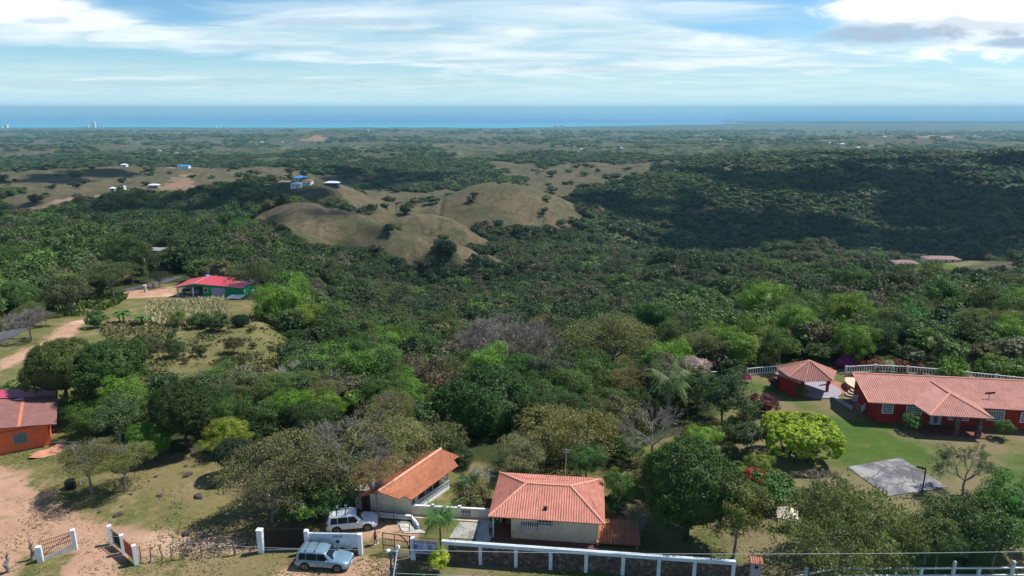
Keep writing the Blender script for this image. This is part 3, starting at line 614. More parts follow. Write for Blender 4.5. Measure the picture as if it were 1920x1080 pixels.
SHADEW = mat('shade_toned_white_wall_paint', (.60, .66, .72), .8, nscale=.9, namt=.45, dark=(.42, .47, .50)); ORANGE = mat('orange_wall_paint', (.78, .15, .05), .8, nscale=.7, namt=.45, dark=(.48, .10, .045))  # wall white greyed and blued, the shaded street side put into the colour
CRIM = mat('crimson_wall_paint', (.34, .022, .018), .8, nscale=.8, namt=.55, dark=(.17, .018, .015)); GREENP = mat('green_wall_paint', (.02, .34, .14), .8, nscale=.8, namt=.25, dark=(.02, .2, .085))
BLACK = mat('black_paint', (.012, .012, .014), .5, nscale=3, namt=.2); IRON = mat('dark_iron', (.035, .033, .033), .6, nscale=3, namt=.2); RUST = mat('rusted_steel', (.16, .075, .045), .85, nscale=3, namt=.5, dark=(.06, .035, .025))
GLASS = mat('dark_window_glass', (.010, .013, .018), .22, nscale=1, namt=.1, spec=.25); GREYG = mat('grey_window_glass', (.10, .14, .18), .15, nscale=2, namt=.3, spec=.6)
CONC = mat('worn_concrete', (.34, .33, .30), .9, nscale=.45, namt=.5, dark=(.13, .12, .11)); PALEC = mat('pale_concrete', (.52, .50, .45), .9, nscale=.5, namt=.45, dark=(.26, .25, .22)); PAVE = mat('warm_paving', (.52, .42, .32), .9, nscale=1, namt=.3)
REDPAVE = mat('red_brown_paving', (.17, .065, .045), .85, nscale=1.2, namt=.35); TERRA = mat('terracotta_floor_tile', (.36, .15, .10), .8, nscale=1.2, namt=.3); LILAC = mat('grey_lilac_floor', (.30, .28, .32), .7, nscale=1, namt=.2)
WOOD = mat('brown_wood', (.085, .04, .022), .75, nscale=3, namt=.4); WOODG = mat('grey_weathered_wood', (.20, .165, .13), .9, nscale=3, namt=.5, dark=(.08, .065, .05)); GALV = mat('galvanised_steel', (.42, .44, .46), .45, metal=.4, nscale=2, namt=.2)
TYRE = mat('tyre_rubber', (.016, .016, .017), .85, nscale=4, namt=.2); RIM = mat('alloy_rim', (.42, .43, .45), .35, metal=.7, nscale=3, namt=.1); LAMPR = mat('red_lamp_glass', (.30, .012, .012), .2, namt=.05); LAMPW = mat('clear_lamp_glass', (.55, .58, .60), .15, namt=.1)
BLUEP = mat('blue_plastic', (.03, .10, .32), .4, nscale=1, namt=.15); BLUEW = mat('pool_blue', (.02, .10, .42), .1, nscale=1, namt=.15, spec=.6); TIN = mat('tin_sheet', (.40, .40, .40), .5, metal=.3, nscale=1.2, namt=.5, dark=(.17, .13, .11))
def rockmat(name, a, b, c, sc, fill):
    """field stones set in dark mortar"""
    m, n, N, L = newmat(name); tc = n('ShaderNodeTexCoord').outputs['Object']; tw = n('ShaderNodeMapping', {'Vector': tc, 'Scale': (1, 1, 1.25)}).outputs[0]
    v = n('ShaderNodeTexVoronoi', {'Vector': tw, 'Scale': sc, 'Randomness': 1.0}); e = n('ShaderNodeTexVoronoi', {'Vector': tw, 'Scale': sc}, feature='DISTANCE_TO_EDGE')
    s = n('ShaderNodeSeparateColor', {0: v.outputs['Color']}).outputs; col = mix(n, mapr(n, s[0], .1, .9), rgb(a), rgb(b)); col = mix(n, mapr(n, s[1], .75, .9), col, rgb(c))
    col = mix(n, mth(n, 'MULTIPLY', mapr(n, noi(n, tc, 9, 4, .7), .4, .7), .5), col, (.06, .045, .035)); col = mix(n, mapr(n, e.outputs[0], .05, .015), col, rgb(fill))
    p = n('ShaderNodeBsdfPrincipled', {'Base Color': col, 'Roughness': .9}); L.new(n('ShaderNodeBump', {'Height': mapr(n, e.outputs[0], 0, .12), 'Strength': 1.0, 'Distance': .05}).outputs[0], p.inputs['Normal'])
    n('ShaderNodeOutputMaterial', {0: p.outputs[0]}); return m
STONE = rockmat('brown_field_stone', (.085, .055, .045), (.15, .10, .08), (.24, .19, .16), 3.6, (.045, .035, .03)); ROCK = mat('grey_rock', (.075, .065, .06), .95, nscale=2.5, namt=.5, dark=(.03, .026, .024), bump=.6, bscale=6)

def window(parent, c, w, h, rz, frame=WHITE, glass=GLASS, nx=3, nz=4, bars=True, dep=.06):
    """framed window with glass and a grille: three meshes"""
    q = Matrix.Rotation(rz, 3, 'Z'); c = Vector(c); X_ = q @ Vector((1, 0, 0)); Y_ = q @ Vector((0, 1, 0)); Zv = Vector((0, 0, 1)); f = MB(); t = .11
    for sx_ in (-1, 1): f.box(c + X_ * sx_ * (w / 2 - t / 2), (t, dep, h), rz)
    for sz in (-1, 1): f.box(c + Zv * sz * (h / 2 - t / 2), (w - 2 * t, dep, t), rz)
    fo = f.build('window', frame, parent); g = MB(); g.box(c + Y_ * .01, (w - 2 * t, .02, h - 2 * t), rz); g.build('glass', glass, fo)
    if bars:
        b = MB()
        for i in range(1, nx * 2): b.box(c + X_ * (-w / 2 + t + (w - 2 * t) * i / (nx * 2)) - Y_ * .025, (.035, .02, h - 2 * t), rz)
        for i in range(1, nz): b.box(c + Zv * (-h / 2 + t + (h - 2 * t) * i / nz) - Y_ * .028, (w - 2 * t, .02, .04), rz)
        b.build('grille', frame, fo)
    return fo
def balusters(mb_, a, b, z0, z1, n_, r=.06, k=8):
    a = Vector(a); b = Vector(b)
    for i in range(n_):
        p = a.lerp(b, (i + .5) / n_); h = z1 - z0
        mb_.lathe((p.x, p.y, p.z + z0), [(r * .7, 0), (r * .7, h * .08), (r * 1.15, h * .28), (r * .9, h * .42), (r * .45, h * .75), (r * .7, h * .92), (r * .7, h)], k)
def ridge(mb_, a, b, r=.10): mb_.tube(Vector(a) + Vector((0, 0, .04)), Vector(b) + Vector((0, 0, .04)), r, k=8)

# ---------------------------------------------------------------- middle house with the hipped salmon roof
yB = R(-6.6); oB = zp(916, 969, 2.5)
hB = root('hipped_roof_house', (oB.x, oB.y, 0), yB, 'cream single storey house under a salmon hipped tile roof behind the stone wall', 'house')
LW, LD, EZ, RZ_ = 10.35, 7.7, 2.5, 3.85
r1, r2 = Vector((3.0, 3.7, RZ_)), Vector((7.2, 3.7, RZ_)); A_, B_, C_, D_ = Vector((0, 0, EZ)), Vector((LW, 0, EZ)), Vector((LW, LD, EZ)), Vector((0, LD, EZ))
m_ = MB()
for pl in ([A_, B_, r2, r1], [B_, C_, r2], [C_, D_, r1, r2], [D_, A_, r1]): corr(m_, pl)
rf = m_.build('roof', T_SAL, hB); m_ = MB()
for a, b in ((A_, r1), (B_, r2), (C_, r2), (D_, r1), (r1, r2)): ridge(m_, a, b, .11)
m_.build('ridge_tiles', RIDGE, rf)
m_ = MB(); m_.box((5.9, .62, 1.22), (7.85, .16, 2.36)); m_.box((9.75, 4.0, 1.22), (.16, 6.6, 2.36)); m_.box((5.2, 7.1, 1.22), (9.0, .16, 2.36)); m_.box((.75, 4.9, 1.22), (.16, 4.2, 2.36)); m_.build('wall', CREAM, hB)
m_ = MB(); m_.box((5.3, 3.7, .06), (9.6, 7.2, .12)); m_.box((6.0, .2, .02), (8.0, .7, .1)); m_.build('floor_slab', REDPAVE, hB)
m_ = MB(); balusters(m_, (2.95, .50, 0), (4.35, .50, 0), 1.15, 1.85, 7, .075); m_.box((3.65, .52, 1.14), (1.55, .12, .05)); m_.build('baluster_screen', WHITE, hB)
m_ = MB(); m_.box((3.65, .535, 1.5), (1.5, .02, .75)); m_.box((5.05, .535, 2.02), (1.35, .02, .62)); m_.build('opening_shade_sheet', BLACK, hB)  # black sheets on the solid wall stand in for shade inside openings
m_ = MB()
for i in range(5):
    for j in range(3): m_.box((4.50 + i * .275, .50, 1.76 + j * .27), (.05, .06, .25)); m_.box((4.63 + i * .26, .50, 1.64 + j * .27), (.25, .06, .05))
m_.build('block_screen', WHITE, hB)
m_ = MB(); m_.box((1.95, .62, 2.0), (.9, .12, .9)); m_.build('lintel', WOOD, hB)
m_ = MB(); m_.tube((.35, .5, .1), (.35, .5, 2.45), .07); m_.build('porch_post', WHITE, hB); m_ = MB(); m_.tube((.35, 3.2, .1), (.35, 3.2, 2.5), .07); m_.build('porch_post', WHITE, hB)
m_ = MB(); m_.box((5.05, 1.1, 2.98), (.3, .35, .3), bev=.04); m_.sphere((5.05, 1.1, 3.18), .16, (1.2, 1, .6)); m_.build('roof_vent', WOOD, rf, smooth=False)
m_ = MB(); m_.tube((6.6, 7.85, 2.0), (6.6, 7.85, 5.4), .035); m_.box((6.6, 7.85, 5.35), (.9, .03, .03)); m_.box((6.6, 7.85, 5.1), (.7, .03, .03)); m_.build('aerial', GALV, hB)
m_ = MB(); m_.box((-.5, 1.3, .05), (1.3, 3.4, .1)); m_.build('entrance_path', PALEC, hB)
# annex roof, right
oX = zp(1118, 1019, .4)
an = root('annex_roof', (oX.x, oX.y, .1), yB, 'low orange tile roof of the annex beside the hipped roof house', 'roof')
m_ = MB(); corr(m_, [Vector((0, 0, .35)), Vector((3.9, 0, .35)), Vector((3.9, 2.9, .95)), Vector((0, 2.9, .95))], pitch=.26, amp=.045); m_.build('roof_tiles', T_ORA, an)
m_ = MB(); m_.box((.15, 1.5, .08), (.15, 2.7, .5)); m_.box((3.6, 1.5, .08), (.15, 2.7, .5)); m_.box((2, 2.75, .2), (3.6, .15, .9)); m_.build('wall', CREAM, an)

# ---------------------------------------------------------------- gabled house, left of it
rA, rBk = zp(709, 922, 3.75), zp(827, 842, 3.75); eF, eB = zp(771, 938, 2.25), zp(859, 874, 2.25)
nA = (rBk - rA).cross(eF - rA).normalized()
def onA(u, v, P0=rA, nn=nA):
    a, b, c = G_dir(u, v); d = Vector((a, b, c)); o = Vector((0, 0, ZC)); return o + d * ((P0 - o).dot(nn) / d.dot(nn))
axA = (rBk - rA).normalized(); yA = math.atan2(axA.y, axA.x)
hA = root('gabled_house', (rA.x, rA.y, 0), 0, 'cream house with an orange gabled tile roof and white balustraded balcony, half under a tree', 'house')
o3 = (rA.x, rA.y, 0)
m_ = MB(o3); corr(m_, [eF, eB, onA(849, 864), onA(861, 856), rBk, rA, onA(746, 936), onA(757, 931)], pitch=.25, amp=.045)
pr = Vector((axA.y, -axA.x, 0)).normalized(); wd = 2.6
lf, lb = rA - pr * wd + Vector((0, 0, -1.4)), rBk - pr * wd + Vector((0, 0, -1.4)); corr(m_, [lb, lf, rA, rBk], pitch=.25, amp=.045)
rf = m_.build('roof', T_ORA, hA); m_ = MB(o3); ridge(m_, rA, rBk, .15); m_.build('ridge_tiles', RIDGE, rf)
w0, w1 = zp(668, 958, 0), zp(772, 964, 0); w2 = zp(838, 921, 0)
m_ = MB(o3); m_.bar(w0 + Vector((0, 0, 1.1)), w1 + Vector((0, 0, 1.1)), .16, 2.5)
din = -pr * .9; b0 = w1 + din * 0 + Vector((0, .2, 0)); b1 = w2 + din * .8
m_.bar(b0 + Vector((0, 0, .4)), b1 + Vector((0, 0, .4)), .16, 3.6); m_.bar(w0 + Vector((0, .2, 0)), w0 + axA * 7.5 + Vector((0, 0, 0)), .16, 4.6); m_.bar(w0 + axA * 7.5, b1, .16, 4.8)
m_.build('wall', CREAM, hA)
m_ = MB(o3); dd = w0.lerp(w1, .19); m_.box((dd.x, dd.y - .1, 1.15), (.85, .06, 2.25), R(-5)); m_.build('door', WOOD, hA)
for f in (.30, .55, .8):
    q = b0.lerp(b1, f) + pr * .1; m_ = MB(o3); m_.box((q.x, q.y, 1.1), (1.0, .06, 1.9), yA); m_.build('balcony_door', WOOD if f != .55 else GREYG, hA)
f0, f1 = zp(775.5, 945, 1.0), zp(841.5, 900, 1.0); s0, s1 = Vector((f0.x, f0.y, 0)), Vector((f1.x, f1.y, 0))
m_ = MB(o3); m_.bar(s0 + Vector((0, 0, 1.0)), s1 + Vector((0, 0, 1.0)), .14, .09); m_.bar(s0 + Vector((0, 0, .12)), s1 + Vector((0, 0, .12)), .14, .30); m_.bar(s1 + Vector((0, 0, .98)), s1 - pr * 2.2 + Vector((0, 0, .98)), .12, .1)
balusters(m_, s0, s1, .26, .96, 22, .07, 6); m_.build('balustrade', WHITE, hA)
for f in (.02, .5, .98):
    q = s0.lerp(s1, f); m_ = MB(o3); m_.box((q.x - pr.x * .1, q.y - pr.y * .1, 1.6), (.14, .14, 1.25), yA); m_.build('balcony_post', WHITE if f > .9 else IRON, hA)
m_ = MB(o3); m_.prism([s0 + Vector((0, 0, -.06)), s1 + Vector((0, 0, -.06)), b1 + Vector((0, 0, -.06)), b0 + Vector((0, 0, -.06))], (0, 0, .1)); m_.build('balcony_floor', PALEC, hA)
for f in (.72, .96):
    q = s0.lerp(s1, f); m_ = MB(o3); m_.tube((q.x, q.y, -3.4), (q.x, q.y, -.05), .13); m_.build('stilt', WHITE, hA)
tw = root('terrace', (w0.x, w0.y, 0), 0); t0, t1 = zp(672, 969, .05), zp(772, 976, .05)
m_ = MB((w0.x, w0.y, 0)); m_.prism([w0 + Vector((0, 0, .01)), w1 + Vector((.2, 0, .01)), t1 + Vector((.2, 0, -.04)), t0 + Vector((0, 0, -.04))], (0, 0, .07)); m_.build('terrace_floor', REDPAVE, tw)
tag(tw, 'dark red paved terrace in front of the gabled house', 'terrace')
bn = root('bench', zp(725, 957.5, .08), R(-5), 'brown wooden bench with a backrest against the cream wall', 'bench')
m_ = MB(); m_.box((0, 0, .42), (1.5, .42, .05)); m_.build('seat', WOOD, bn)
m_ = MB(); m_.box((0, .2, .75), (1.5, .05, .5)); m_.build('backrest', WOOD, bn)
for sx_ in (-.66, .66): m_ = MB(); m_.box((sx_, 0, .21), (.07, .4, .42)); m_.build('leg', WOOD, bn)
# railing of the terrace and steps
def rail(name, pts, h, label, mt=IRON, posts=None, r=.03, cat='railing', mid=True):
    p0 = pts[0]; o = root(name, p0, 0, label, cat); m_ = MB(p0); up = Vector((0, 0, h))
    for a, b in zip(pts[:-1], pts[1:]):
        m_.tube(a + up, b + up, r, k=6)
        if mid: m_.tube(a + up * .5, b + up * .5, r * .7, k=6)
    m_.build('rail', mt, o)
    for a, b in zip(pts[:-1], pts[1:]):
        k = max(1, int((b - a).length / 1.6))
        for i in range(k + 1): q = a.lerp(b, i / k); m_ = MB(p0); m_.tube(q, q + up, r, k=6); m_.build('post', mt, o)
    return o
rail('terrace_railing', [zp(672, 969, .1), zp(772, 977, .1)], .75, 'thin dark iron railing along the edge of the red terrace')
rail('step_railing', [zp(772, 977, .1), zp(789, 998, -.3)], .8, 'dark iron handrail running down the steps from the red terrace')
rail('path_railing', [zp(750, 996, 0), zp(768, 997, 0)], .9, 'short bent iron handrail behind the open barred gate')
# cream garden wall with baluster windows
g0, g1 = zp(772, 965, 0), zp(918, 973, 0); gw = root('cream_garden_wall', g0, 0, 'low cream garden wall with two white baluster openings between the two tiled houses', 'wall')
m_ = MB(g0); m_.bar(g0 + Vector((0, 0, .5)), g1 + Vector((0, 0, .5)), .14, 1.0); m_.build('wall', CREAM, gw)
m_ = MB(g0); m_.bar(g0 + Vector((0, 0, 1.04)), g1 + Vector((0, 0, 1.04)), .22, .09)
for f in (.28, .62): q = g0.lerp(g1, f); m_.box((q.x, q.y, 1.15), (.3, .22, .22))
m_.build('coping', WHITE, gw)
for f in (.335, .70):
    q = g0.lerp(g1, f); m_ = MB(g0); m_.box((q.x, q.y - .085, .55), (.85, .03, .62), R(-5)); od = m_.build('opening', WOOD, gw)
    m_ = MB(g0); balusters(m_, q + Vector((-.4, -.08, 0)), q + Vector((.4, -.15, 0)), .25, .86, 4, .06, 6); m_.build('balusters', WHITE, od)
# paving slabs by the houses
def slab(name, corners, m, label=None, th=.05, z=0.0, cat=None):
    c0 = sum((Vector(c) for c in corners), Vector()) / len(corners); mb_ = MB(c0); mb_.prism([Vector(c) for c in corners], (0, 0, th)); o = mb_.build(name, m); o.location = c0
    if label: tag(o, label, cat)
    else: o['kind'] = 'structure'
    return o
slab('path', [zp(772, 966.5, .015), zp(918, 975, .015), zp(916, 980, .015), zp(766, 971, .015)], PAVE)
slab('driveway', [zp(862, 979, .02), zp(914, 982, .02), zp(903, 1012, .02), zp(842, 1009, .02)], CONC)
slab('driveway', [zp(742, 977, .02), zp(766, 979, .02), zp(800, 1000, .02), zp(757, 1000, .02)], PALEC)
# low white kerb wall round the parking yard
kp = [zp(601, 973, 0), zp(585, 965, 0), zp(588, 961, 0), zp(625, 963, 0), zp(772, 973, 0), zp(783, 984, 0), zp(780, 993, 0)]
kp = [zp(583, 970, 0), zp(592, 963, 0), zp(640, 965, 0), zp(772, 975, 0), zp(786, 993, 0)]
kb = root('low_parapet', kp[1], 0, 'low white parapet wall bounding the parking yard behind the white car', 'wall'); m_ = MB(kp[1])
for i, (a, b) in enumerate(zip(kp[:-1], kp[1:])): m_.bar(a + Vector((0, 0, .25 + .002 * i)), b + Vector((0, 0, .25 + .002 * i)), .24, .5)
m_.build('parapet', WHITE, kb)

# ---------------------------------------------------------------- street wall, gates, banner
def post(mb_, p, w, h, z=0): mb_.box((p.x, p.y, z + h / 2), (w, w, h), R(-6.5))
zb = -.02
# black sliding gate
ga, gb = zp(493, 1033, 0), zp(577, 1031, 0); bg_ = root('sliding_gate', ga, 0, 'black solid sheet sliding gate beside the white wall with the name plaque', 'gate')
m_ = MB(ga); m_.bar(ga + Vector((0, .1, 1.12)), gb + Vector((0, .1, 1.12)), .05, 1.95); m_.build('panel', BLACK, bg_)
m_ = MB(ga); m_.bar(ga + Vector((0, .05, .1)), gb + Vector((2.2, .02, .1)), .07, .09); m_.build('track', WHITE, bg_)
m_ = MB(ga)
for i in range(13): q = ga.lerp(gb, i / 12); m_.box((q.x, q.y + .05, 1.12), (.05, .06, 1.97))
m_.build('ribs', IRON, bg_)
gp = root('gate_post', zp(491, 1035, 0), 0, 'white concrete post at the left end of the black sliding gate', 'post'); m_ = MB(); m_.box((0, 0, 1.12), (.5, .42, 2.24), R(-6), bev=.02); m_.build('post', WHITE, gp)
m_ = MB(); m_.box((0, 0, 2.26), (.56, .48, .06), R(-6)); m_.build('cap', WHITE, gp)
pa, pb = zp(578, 1036, 0), zp(680, 1038, 0)
nw = root('name_wall', pa, 0, 'white street wall with a name plaque, round emblem and wavy stone patch beside the black gate', 'wall')
m_ = MB(pa); m_.bar(pa + Vector((0, 0, 1.0)), pb + Vector((0, 0, 1.0)), .16, 2.0); m_.build('wall', SHADEW, nw)
for q, h in ((pa, 2.3), (pb + Vector((-.15, 0, 0)), 2.05)): m_ = MB(pa); m_.box((q.x, q.y - .06, h / 2), (.36, .36, h), R(-2), bev=.01); m_.build('post', WHITE, nw)
wd_ = (pb - pa).normalized(); nrmw = Vector((wd_.y, -wd_.x, 0))
m_ = MB(pa); tp = []
for i in range(21):
    f = .60 + .34 * i / 20; q = pa.lerp(pb, f) + nrmw * .085; tp.append((q.x, q.y, .50 + .18 * math.sin(i / 20 * 9.2 + .3)))
q0, q1 = pa.lerp(pb, .94) + nrmw * .085, pa.lerp(pb, .60) + nrmw * .085
m_.prism(tp + [(q0.x, q0.y, .03), (q1.x, q1.y, .03)], nrmw * .05); m_.build('stone_patch', STONE, nw)
m_ = MB(pa); q = pa.lerp(pb, .565) + nrmw * .1; m_.tube(q + Vector((0, 0, 1.25)), q + Vector((0, 0, 1.25)) + nrmw * .04, .16, k=20); em = m_.build('emblem', WOOD, nw)
m_ = MB(pa); m_.tube(q + Vector((0, 0, 1.25)), q + Vector((0, 0, 1.25)) + nrmw * .06, .085, k=16); m_.build('emblem_face', IRON, em)
m_ = MB(pa); m_.bar(pa.lerp(pb, .48) + nrmw * .09 + Vector((0, 0, 1.73)), pa.lerp(pb, .655) + nrmw * .09 + Vector((0, 0, 1.73)), .03, .2); m_.build('name_plaque', mat('grey_plaque', (.16, .19, .22), .6, namt=.1), nw); plq = bpy.data.objects['name_plaque']
def text(s, parent, loc, size, m, rz, tilt=90, al='CENTER', name='lettering', sx_=1.0, bold=0):
    cu = bpy.data.curves.new(name, 'FONT'); cu.body = s; cu.size = size; cu.align_x = al; cu.align_y = 'CENTER'; cu.extrude = .004; cu.offset = bold
    o = bpy.data.objects.new(name, cu); COL.objects.link(o); o.rotation_euler = (R(tilt), 0, rz); o.location = loc; o.scale = (sx_, 1, 1); bpy.context.view_layer.update()
    dg = bpy.context.evaluated_depsgraph_get(); me = bpy.data.meshes.new_from_object(o.evaluated_get(dg)); mw = o.matrix_world.copy(); bpy.data.objects.remove(o); me.transform(mw)
    if parent is not None:
        r_ = parent
        while r_.parent: r_ = r_.parent
        me.transform(Matrix.Translation(-r_.location))
    me.materials.clear(); me.materials.append(m); o = bpy.data.objects.new(name, me); COL.objects.link(o); o.parent = parent; return o
rzw = math.atan2(wd_.y, wd_.x)
q = pa.lerp(pb, .5675) + nrmw * .11 + Vector((0, 0, 1.73)); text("Jhoro Kunegi", plq, q, .17, WHITE, rzw)
m_ = MB(pa)
for i in range(34): q = pa.lerp(pb, .10 + .88 * i / 33) + Vector((0, .02, 2.0)); m_.tube(q, q + Vector((0, 0, .26)), .012, .004, k=4)
m_.tube(pa.lerp(pb, .1) + Vector((0, .02, 2.12)), pb + Vector((0, .02, 2.12)), .012, k=4); m_.build('spikes', IRON, nw)
# open barred gate
o1, o2 = zp(719, 1036, 0), zp(771, 1043, 0)
bgd = root('barred_gate', o1, 0, 'black iron barred gate with a curved brace beside the banner', 'gate'); m_ = MB(o1)
for h in (.12, .8, 1.42, 2.0): m_.bar(o1 + Vector((0, 0, h)), o2 + Vector((0, 0, h)), .05, .05)
for f in (0, .42, .97, 1.0): q = o1.lerp(o2, f); m_.box((q.x, q.y, 1.06), (.07, .05, 1.95))
m_.build('gate_frame', BLACK, bgd); m_ = MB(o1)
for i in range(1, 19): q = o1.lerp(o2, i / 19); m_.tube(q + Vector((0, 0, .1)), q + Vector((0, 0, 2.0)), .014, k=5)
m_.build('bars', BLACK, bgd); m_ = MB(o1); pts = [o1.lerp(o2, .5 + .45 * math.sin(t)) + Vector((0, .03, .3 + 1.7 * math.cos(t))) for t in np.linspace(0, 1.5, 9)]
for a, b in zip(pts[:-1], pts[1:]): m_.bar(a, b, .05, .07)
m_.build('curved_brace', BLACK, bgd); m_ = MB(o1); m_.bar(o1 + Vector((0, 0, .03)), o2 + Vector((0, 0, .03)), .06, .05); m_.build('ground_rail', WHITE, bgd)
# stone wall: posts, beam, stone panels, spikes
px_posts = [775, 829, 838, 901, 967.5, 1032.5, 1099, 1168, 1235, 1301.5, 1374]
fa, fb = zp(832, 1052, 0), zp(1376, 1092, 0); fd = (fb - fa).normalized(); fn_ = Vector((fd.y, -fd.x, 0)); rzf = math.atan2(fd.y, fd.x)
def onf(u, z=2.0):                                              # point of the fence line seen at column u at height z
    lo, hi = -6.0, 26.0
    for _ in range(40):
        md = (lo + hi) / 2; p = fa + fd * md; uu_, vv_ = cam_uv(p.x, p.y, z)
        if uu_ < u: lo = md
        else: hi = md
    p = fa + fd * lo; return Vector((p.x, p.y, 0))
def cam_uv(x, y, z):
    p = R(PITCH); dz = z - ZC; f = y * math.cos(p) - dz * math.sin(p); up = y * math.sin(p) + dz * math.cos(p)
    return 960 + FPX * x / f, 540 - FPX * up / f
sw = root('stone_street_wall', fa, 0, 'long street wall of dark stone panels between white posts under a white beam', 'wall')
pp = [onf(u, 1.0) for u in px_posts]
for i, p in enumerate(pp):
    if i == 1: continue
    h = 1.92; m_ = MB(fa)
    if i == 0: m_.box((p.x, p.y, 1.06), (.42, .4, 2.12), rzf, bev=.01)
    else: m_.box(p + fn_ * .07 + Vector((0, 0, h / 2)), (.30, .2, h), rzf)
    m_.build('post', WHITE if i == 0 else SHADEW, sw)
m_ = MB(fa); m_.bar(pp[1] + Vector((0, 0, 1.98)), pp[-1] + fd * .15 + Vector((0, 0, 1.98)), .30, .16); m_.build('top_beam', SHADEW, sw)
m_ = MB(fa); m_.bar(pp[1] + fn_ * .17 + Vector((0, 0, 1.79)), pp[-1] + Vector((0, 0, 1.79)) + fn_ * .17, .05, .22) if False else m_.bar(pp[2] + Vector((0, 0, 1.80)), pp[-1] + Vector((0, 0, 1.80)), .2, .2); m_.build('beam_face', SHADEW, sw)
for i in range(len(pp) - 1):
    if i == 1: continue
    a, b = pp[i], pp[i + 1]; m_ = MB(fa); top = 1.7 if i > 1 else 1.05
    m_.bar(a + Vector((0, 0, top / 2)), b + Vector((0, 0, top / 2)), .16, top); sp_ = m_.build('stone_panel', STONE, sw)
    rs_ = random.Random(i); m_ = MB(fa)
    for k in range(5):
        f = rs_.uniform(.15, .85); q = a.lerp(b, f) + fn_ * .07 + Vector((0, 0, rs_.uniform(.3, top - .3))); m_.sphere(q, rs_.uniform(.12, .26), (1.3, .35, .9), 2)
    m_.build('large_stones', ROCK, sp_, smooth=True)
m_ = MB(fa); Ls = (pp[-1] - pp[2]).length; k = int(Ls / .16)
for i in range(k): q = pp[2] + fd * (i * .16) + Vector((0, 0, 2.05)); m_.tube(q, q + Vector((0, 0, .34)), .011, .004, k=3, cap=False)
m_.tube(pp[2] + Vector((0, 0, 2.2)), pp[-1] + Vector((0, 0, 2.2)), .012, k=4); m_.build('spikes', IRON, sw)
m_ = MB(fa); q = pp[0] + fd * .3; e_ = pp[1] - fd * .1
for i in range(14): s_ = q.lerp(e_, i / 13); m_.tube(s_ + Vector((0, 0, 1.0)), s_ + Vector((0, 0, 2.2)), .014, k=4, cap=False)
m_.tube(q + Vector((0, 0, 2.15)), e_ + Vector((0, 0, 2.15)), .02, k=5); m_.build('bar_panel', IRON, sw)
# banner
b0_, b1_ = onf(773.5, 1.5) + fn_ * .24, onf(823, 1.5) + fn_ * .24; bn_ = root('sale_banner', (b0_.x, b0_.y, 1.0), 0, 'lilac white for sale banner with red lettering and photos tied to the street wall', 'banner')
BANN = mat('banner_vinyl', (.60, .58, .72), .5, namt=.08); REDT = mat('banner_red_ink', (.45, .03, .10), .5, namt=.05); PURT = mat('banner_purple_ink', (.22, .05, .25), .5, namt=.05)
m_ = MB((b0_.x, b0_.y, 1.0)); m_.bar(b0_ + Vector((0, 0, 1.42)), b1_ + Vector((0, 0, 1.42)), .02, 1.3); sheet = m_.build('sheet', BANN, bn_)
cm = (b0_ + b1_) / 2 + fn_ * .02
text("SE VENDE / FOR SALE", sheet, cm + Vector((0, 0, 1.90)), .30, REDT, rzf, sx_=.72, bold=.006); text("PHONE NUMBER 6676-45", sheet, cm + Vector((0, 0, .98)), .27, PURT, rzf, sx_=.66, bold=.005)
for i, cl_ in enumerate(((.10, .09, .22), (.25, .30, .42), (.40, .44, .50), (.18, .22, .34), (.50, .46, .52))):
    a = b0_.lerp(b1_, .05 + .185 * i) + fn_ * .02; b = b0_.lerp(b1_, .05 + .185 * i + .165) + fn_ * .02; m_ = MB((b0_.x, b0_.y, 1.0)); m_.bar(a + Vector((0, 0, 1.43)), b + Vector((0, 0, 1.43)), .01, .48); m_.build('photo', mat('banner_photo', cl_, .5, nscale=5, namt=.6, dark=tuple(1.9 * c + .1 for c in cl_)), sheet)
# lower stone wall and tiled pillar at the right
c0_, c1_ = onf(1377, 1.7), onf(1430, 1.7); lw_ = root('rough_stone_wall', c0_, 0, 'short dark rough stone wall between the white posted wall and the tile capped pillar', 'wall')
m_ = MB(c0_); m_.bar(c0_ + Vector((0, 0, .85)), c1_ + Vector((0, 0, .85)), .25, 1.7); m_.build('stonework', STONE, lw_)
m_ = MB(c0_)
for i in range(15): q = c0_.lerp(c1_, i / 14) + Vector((0, 0, 1.7)); m_.tube(q, q + Vector((0, 0, .25)), .012, k=4)
m_.build('spikes', IRON, lw_)
p_ = onf(1443, 1.4); pl_ = root('tile_capped_pillar', p_, rzf, 'pale pink grey pillar with a red tile cap and black lantern at the end of the stone wall', 'pillar')
PINKG = mat('pink_grey_plaster', (.42, .36, .37), .85, nscale=1, namt=.25); m_ = MB(); m_.box((0, 0, 1.1), (.85, .55, 2.2), bev=.02); m_.build('shaft', PINKG, pl_)
m_ = MB(); corr(m_, [Vector((-.5, -.42, 2.2)), Vector((.5, -.42, 2.2)), Vector((.5, .1, 2.48)), Vector((-.5, .1, 2.48))], .2, .04); corr(m_, [Vector((.5, .42, 2.2)), Vector((-.5, .42, 2.2)), Vector((-.5, .1, 2.48)), Vector((.5, .1, 2.48))], .2, .04); m_.build('tile_cap', T_SAL, pl_)
m_ = MB(); m_.tube((0, -.28, 1.85), (0, -.42, 1.85), .12, k=14); m_.sphere((0, -.42, 1.85), .1); m_.build('lantern', BLACK, pl_, smooth=True)
m_ = MB(); m_.box((.15, -.6, .55), (.9, .6, .06)); m_.build('shelf', BLACK, pl_)
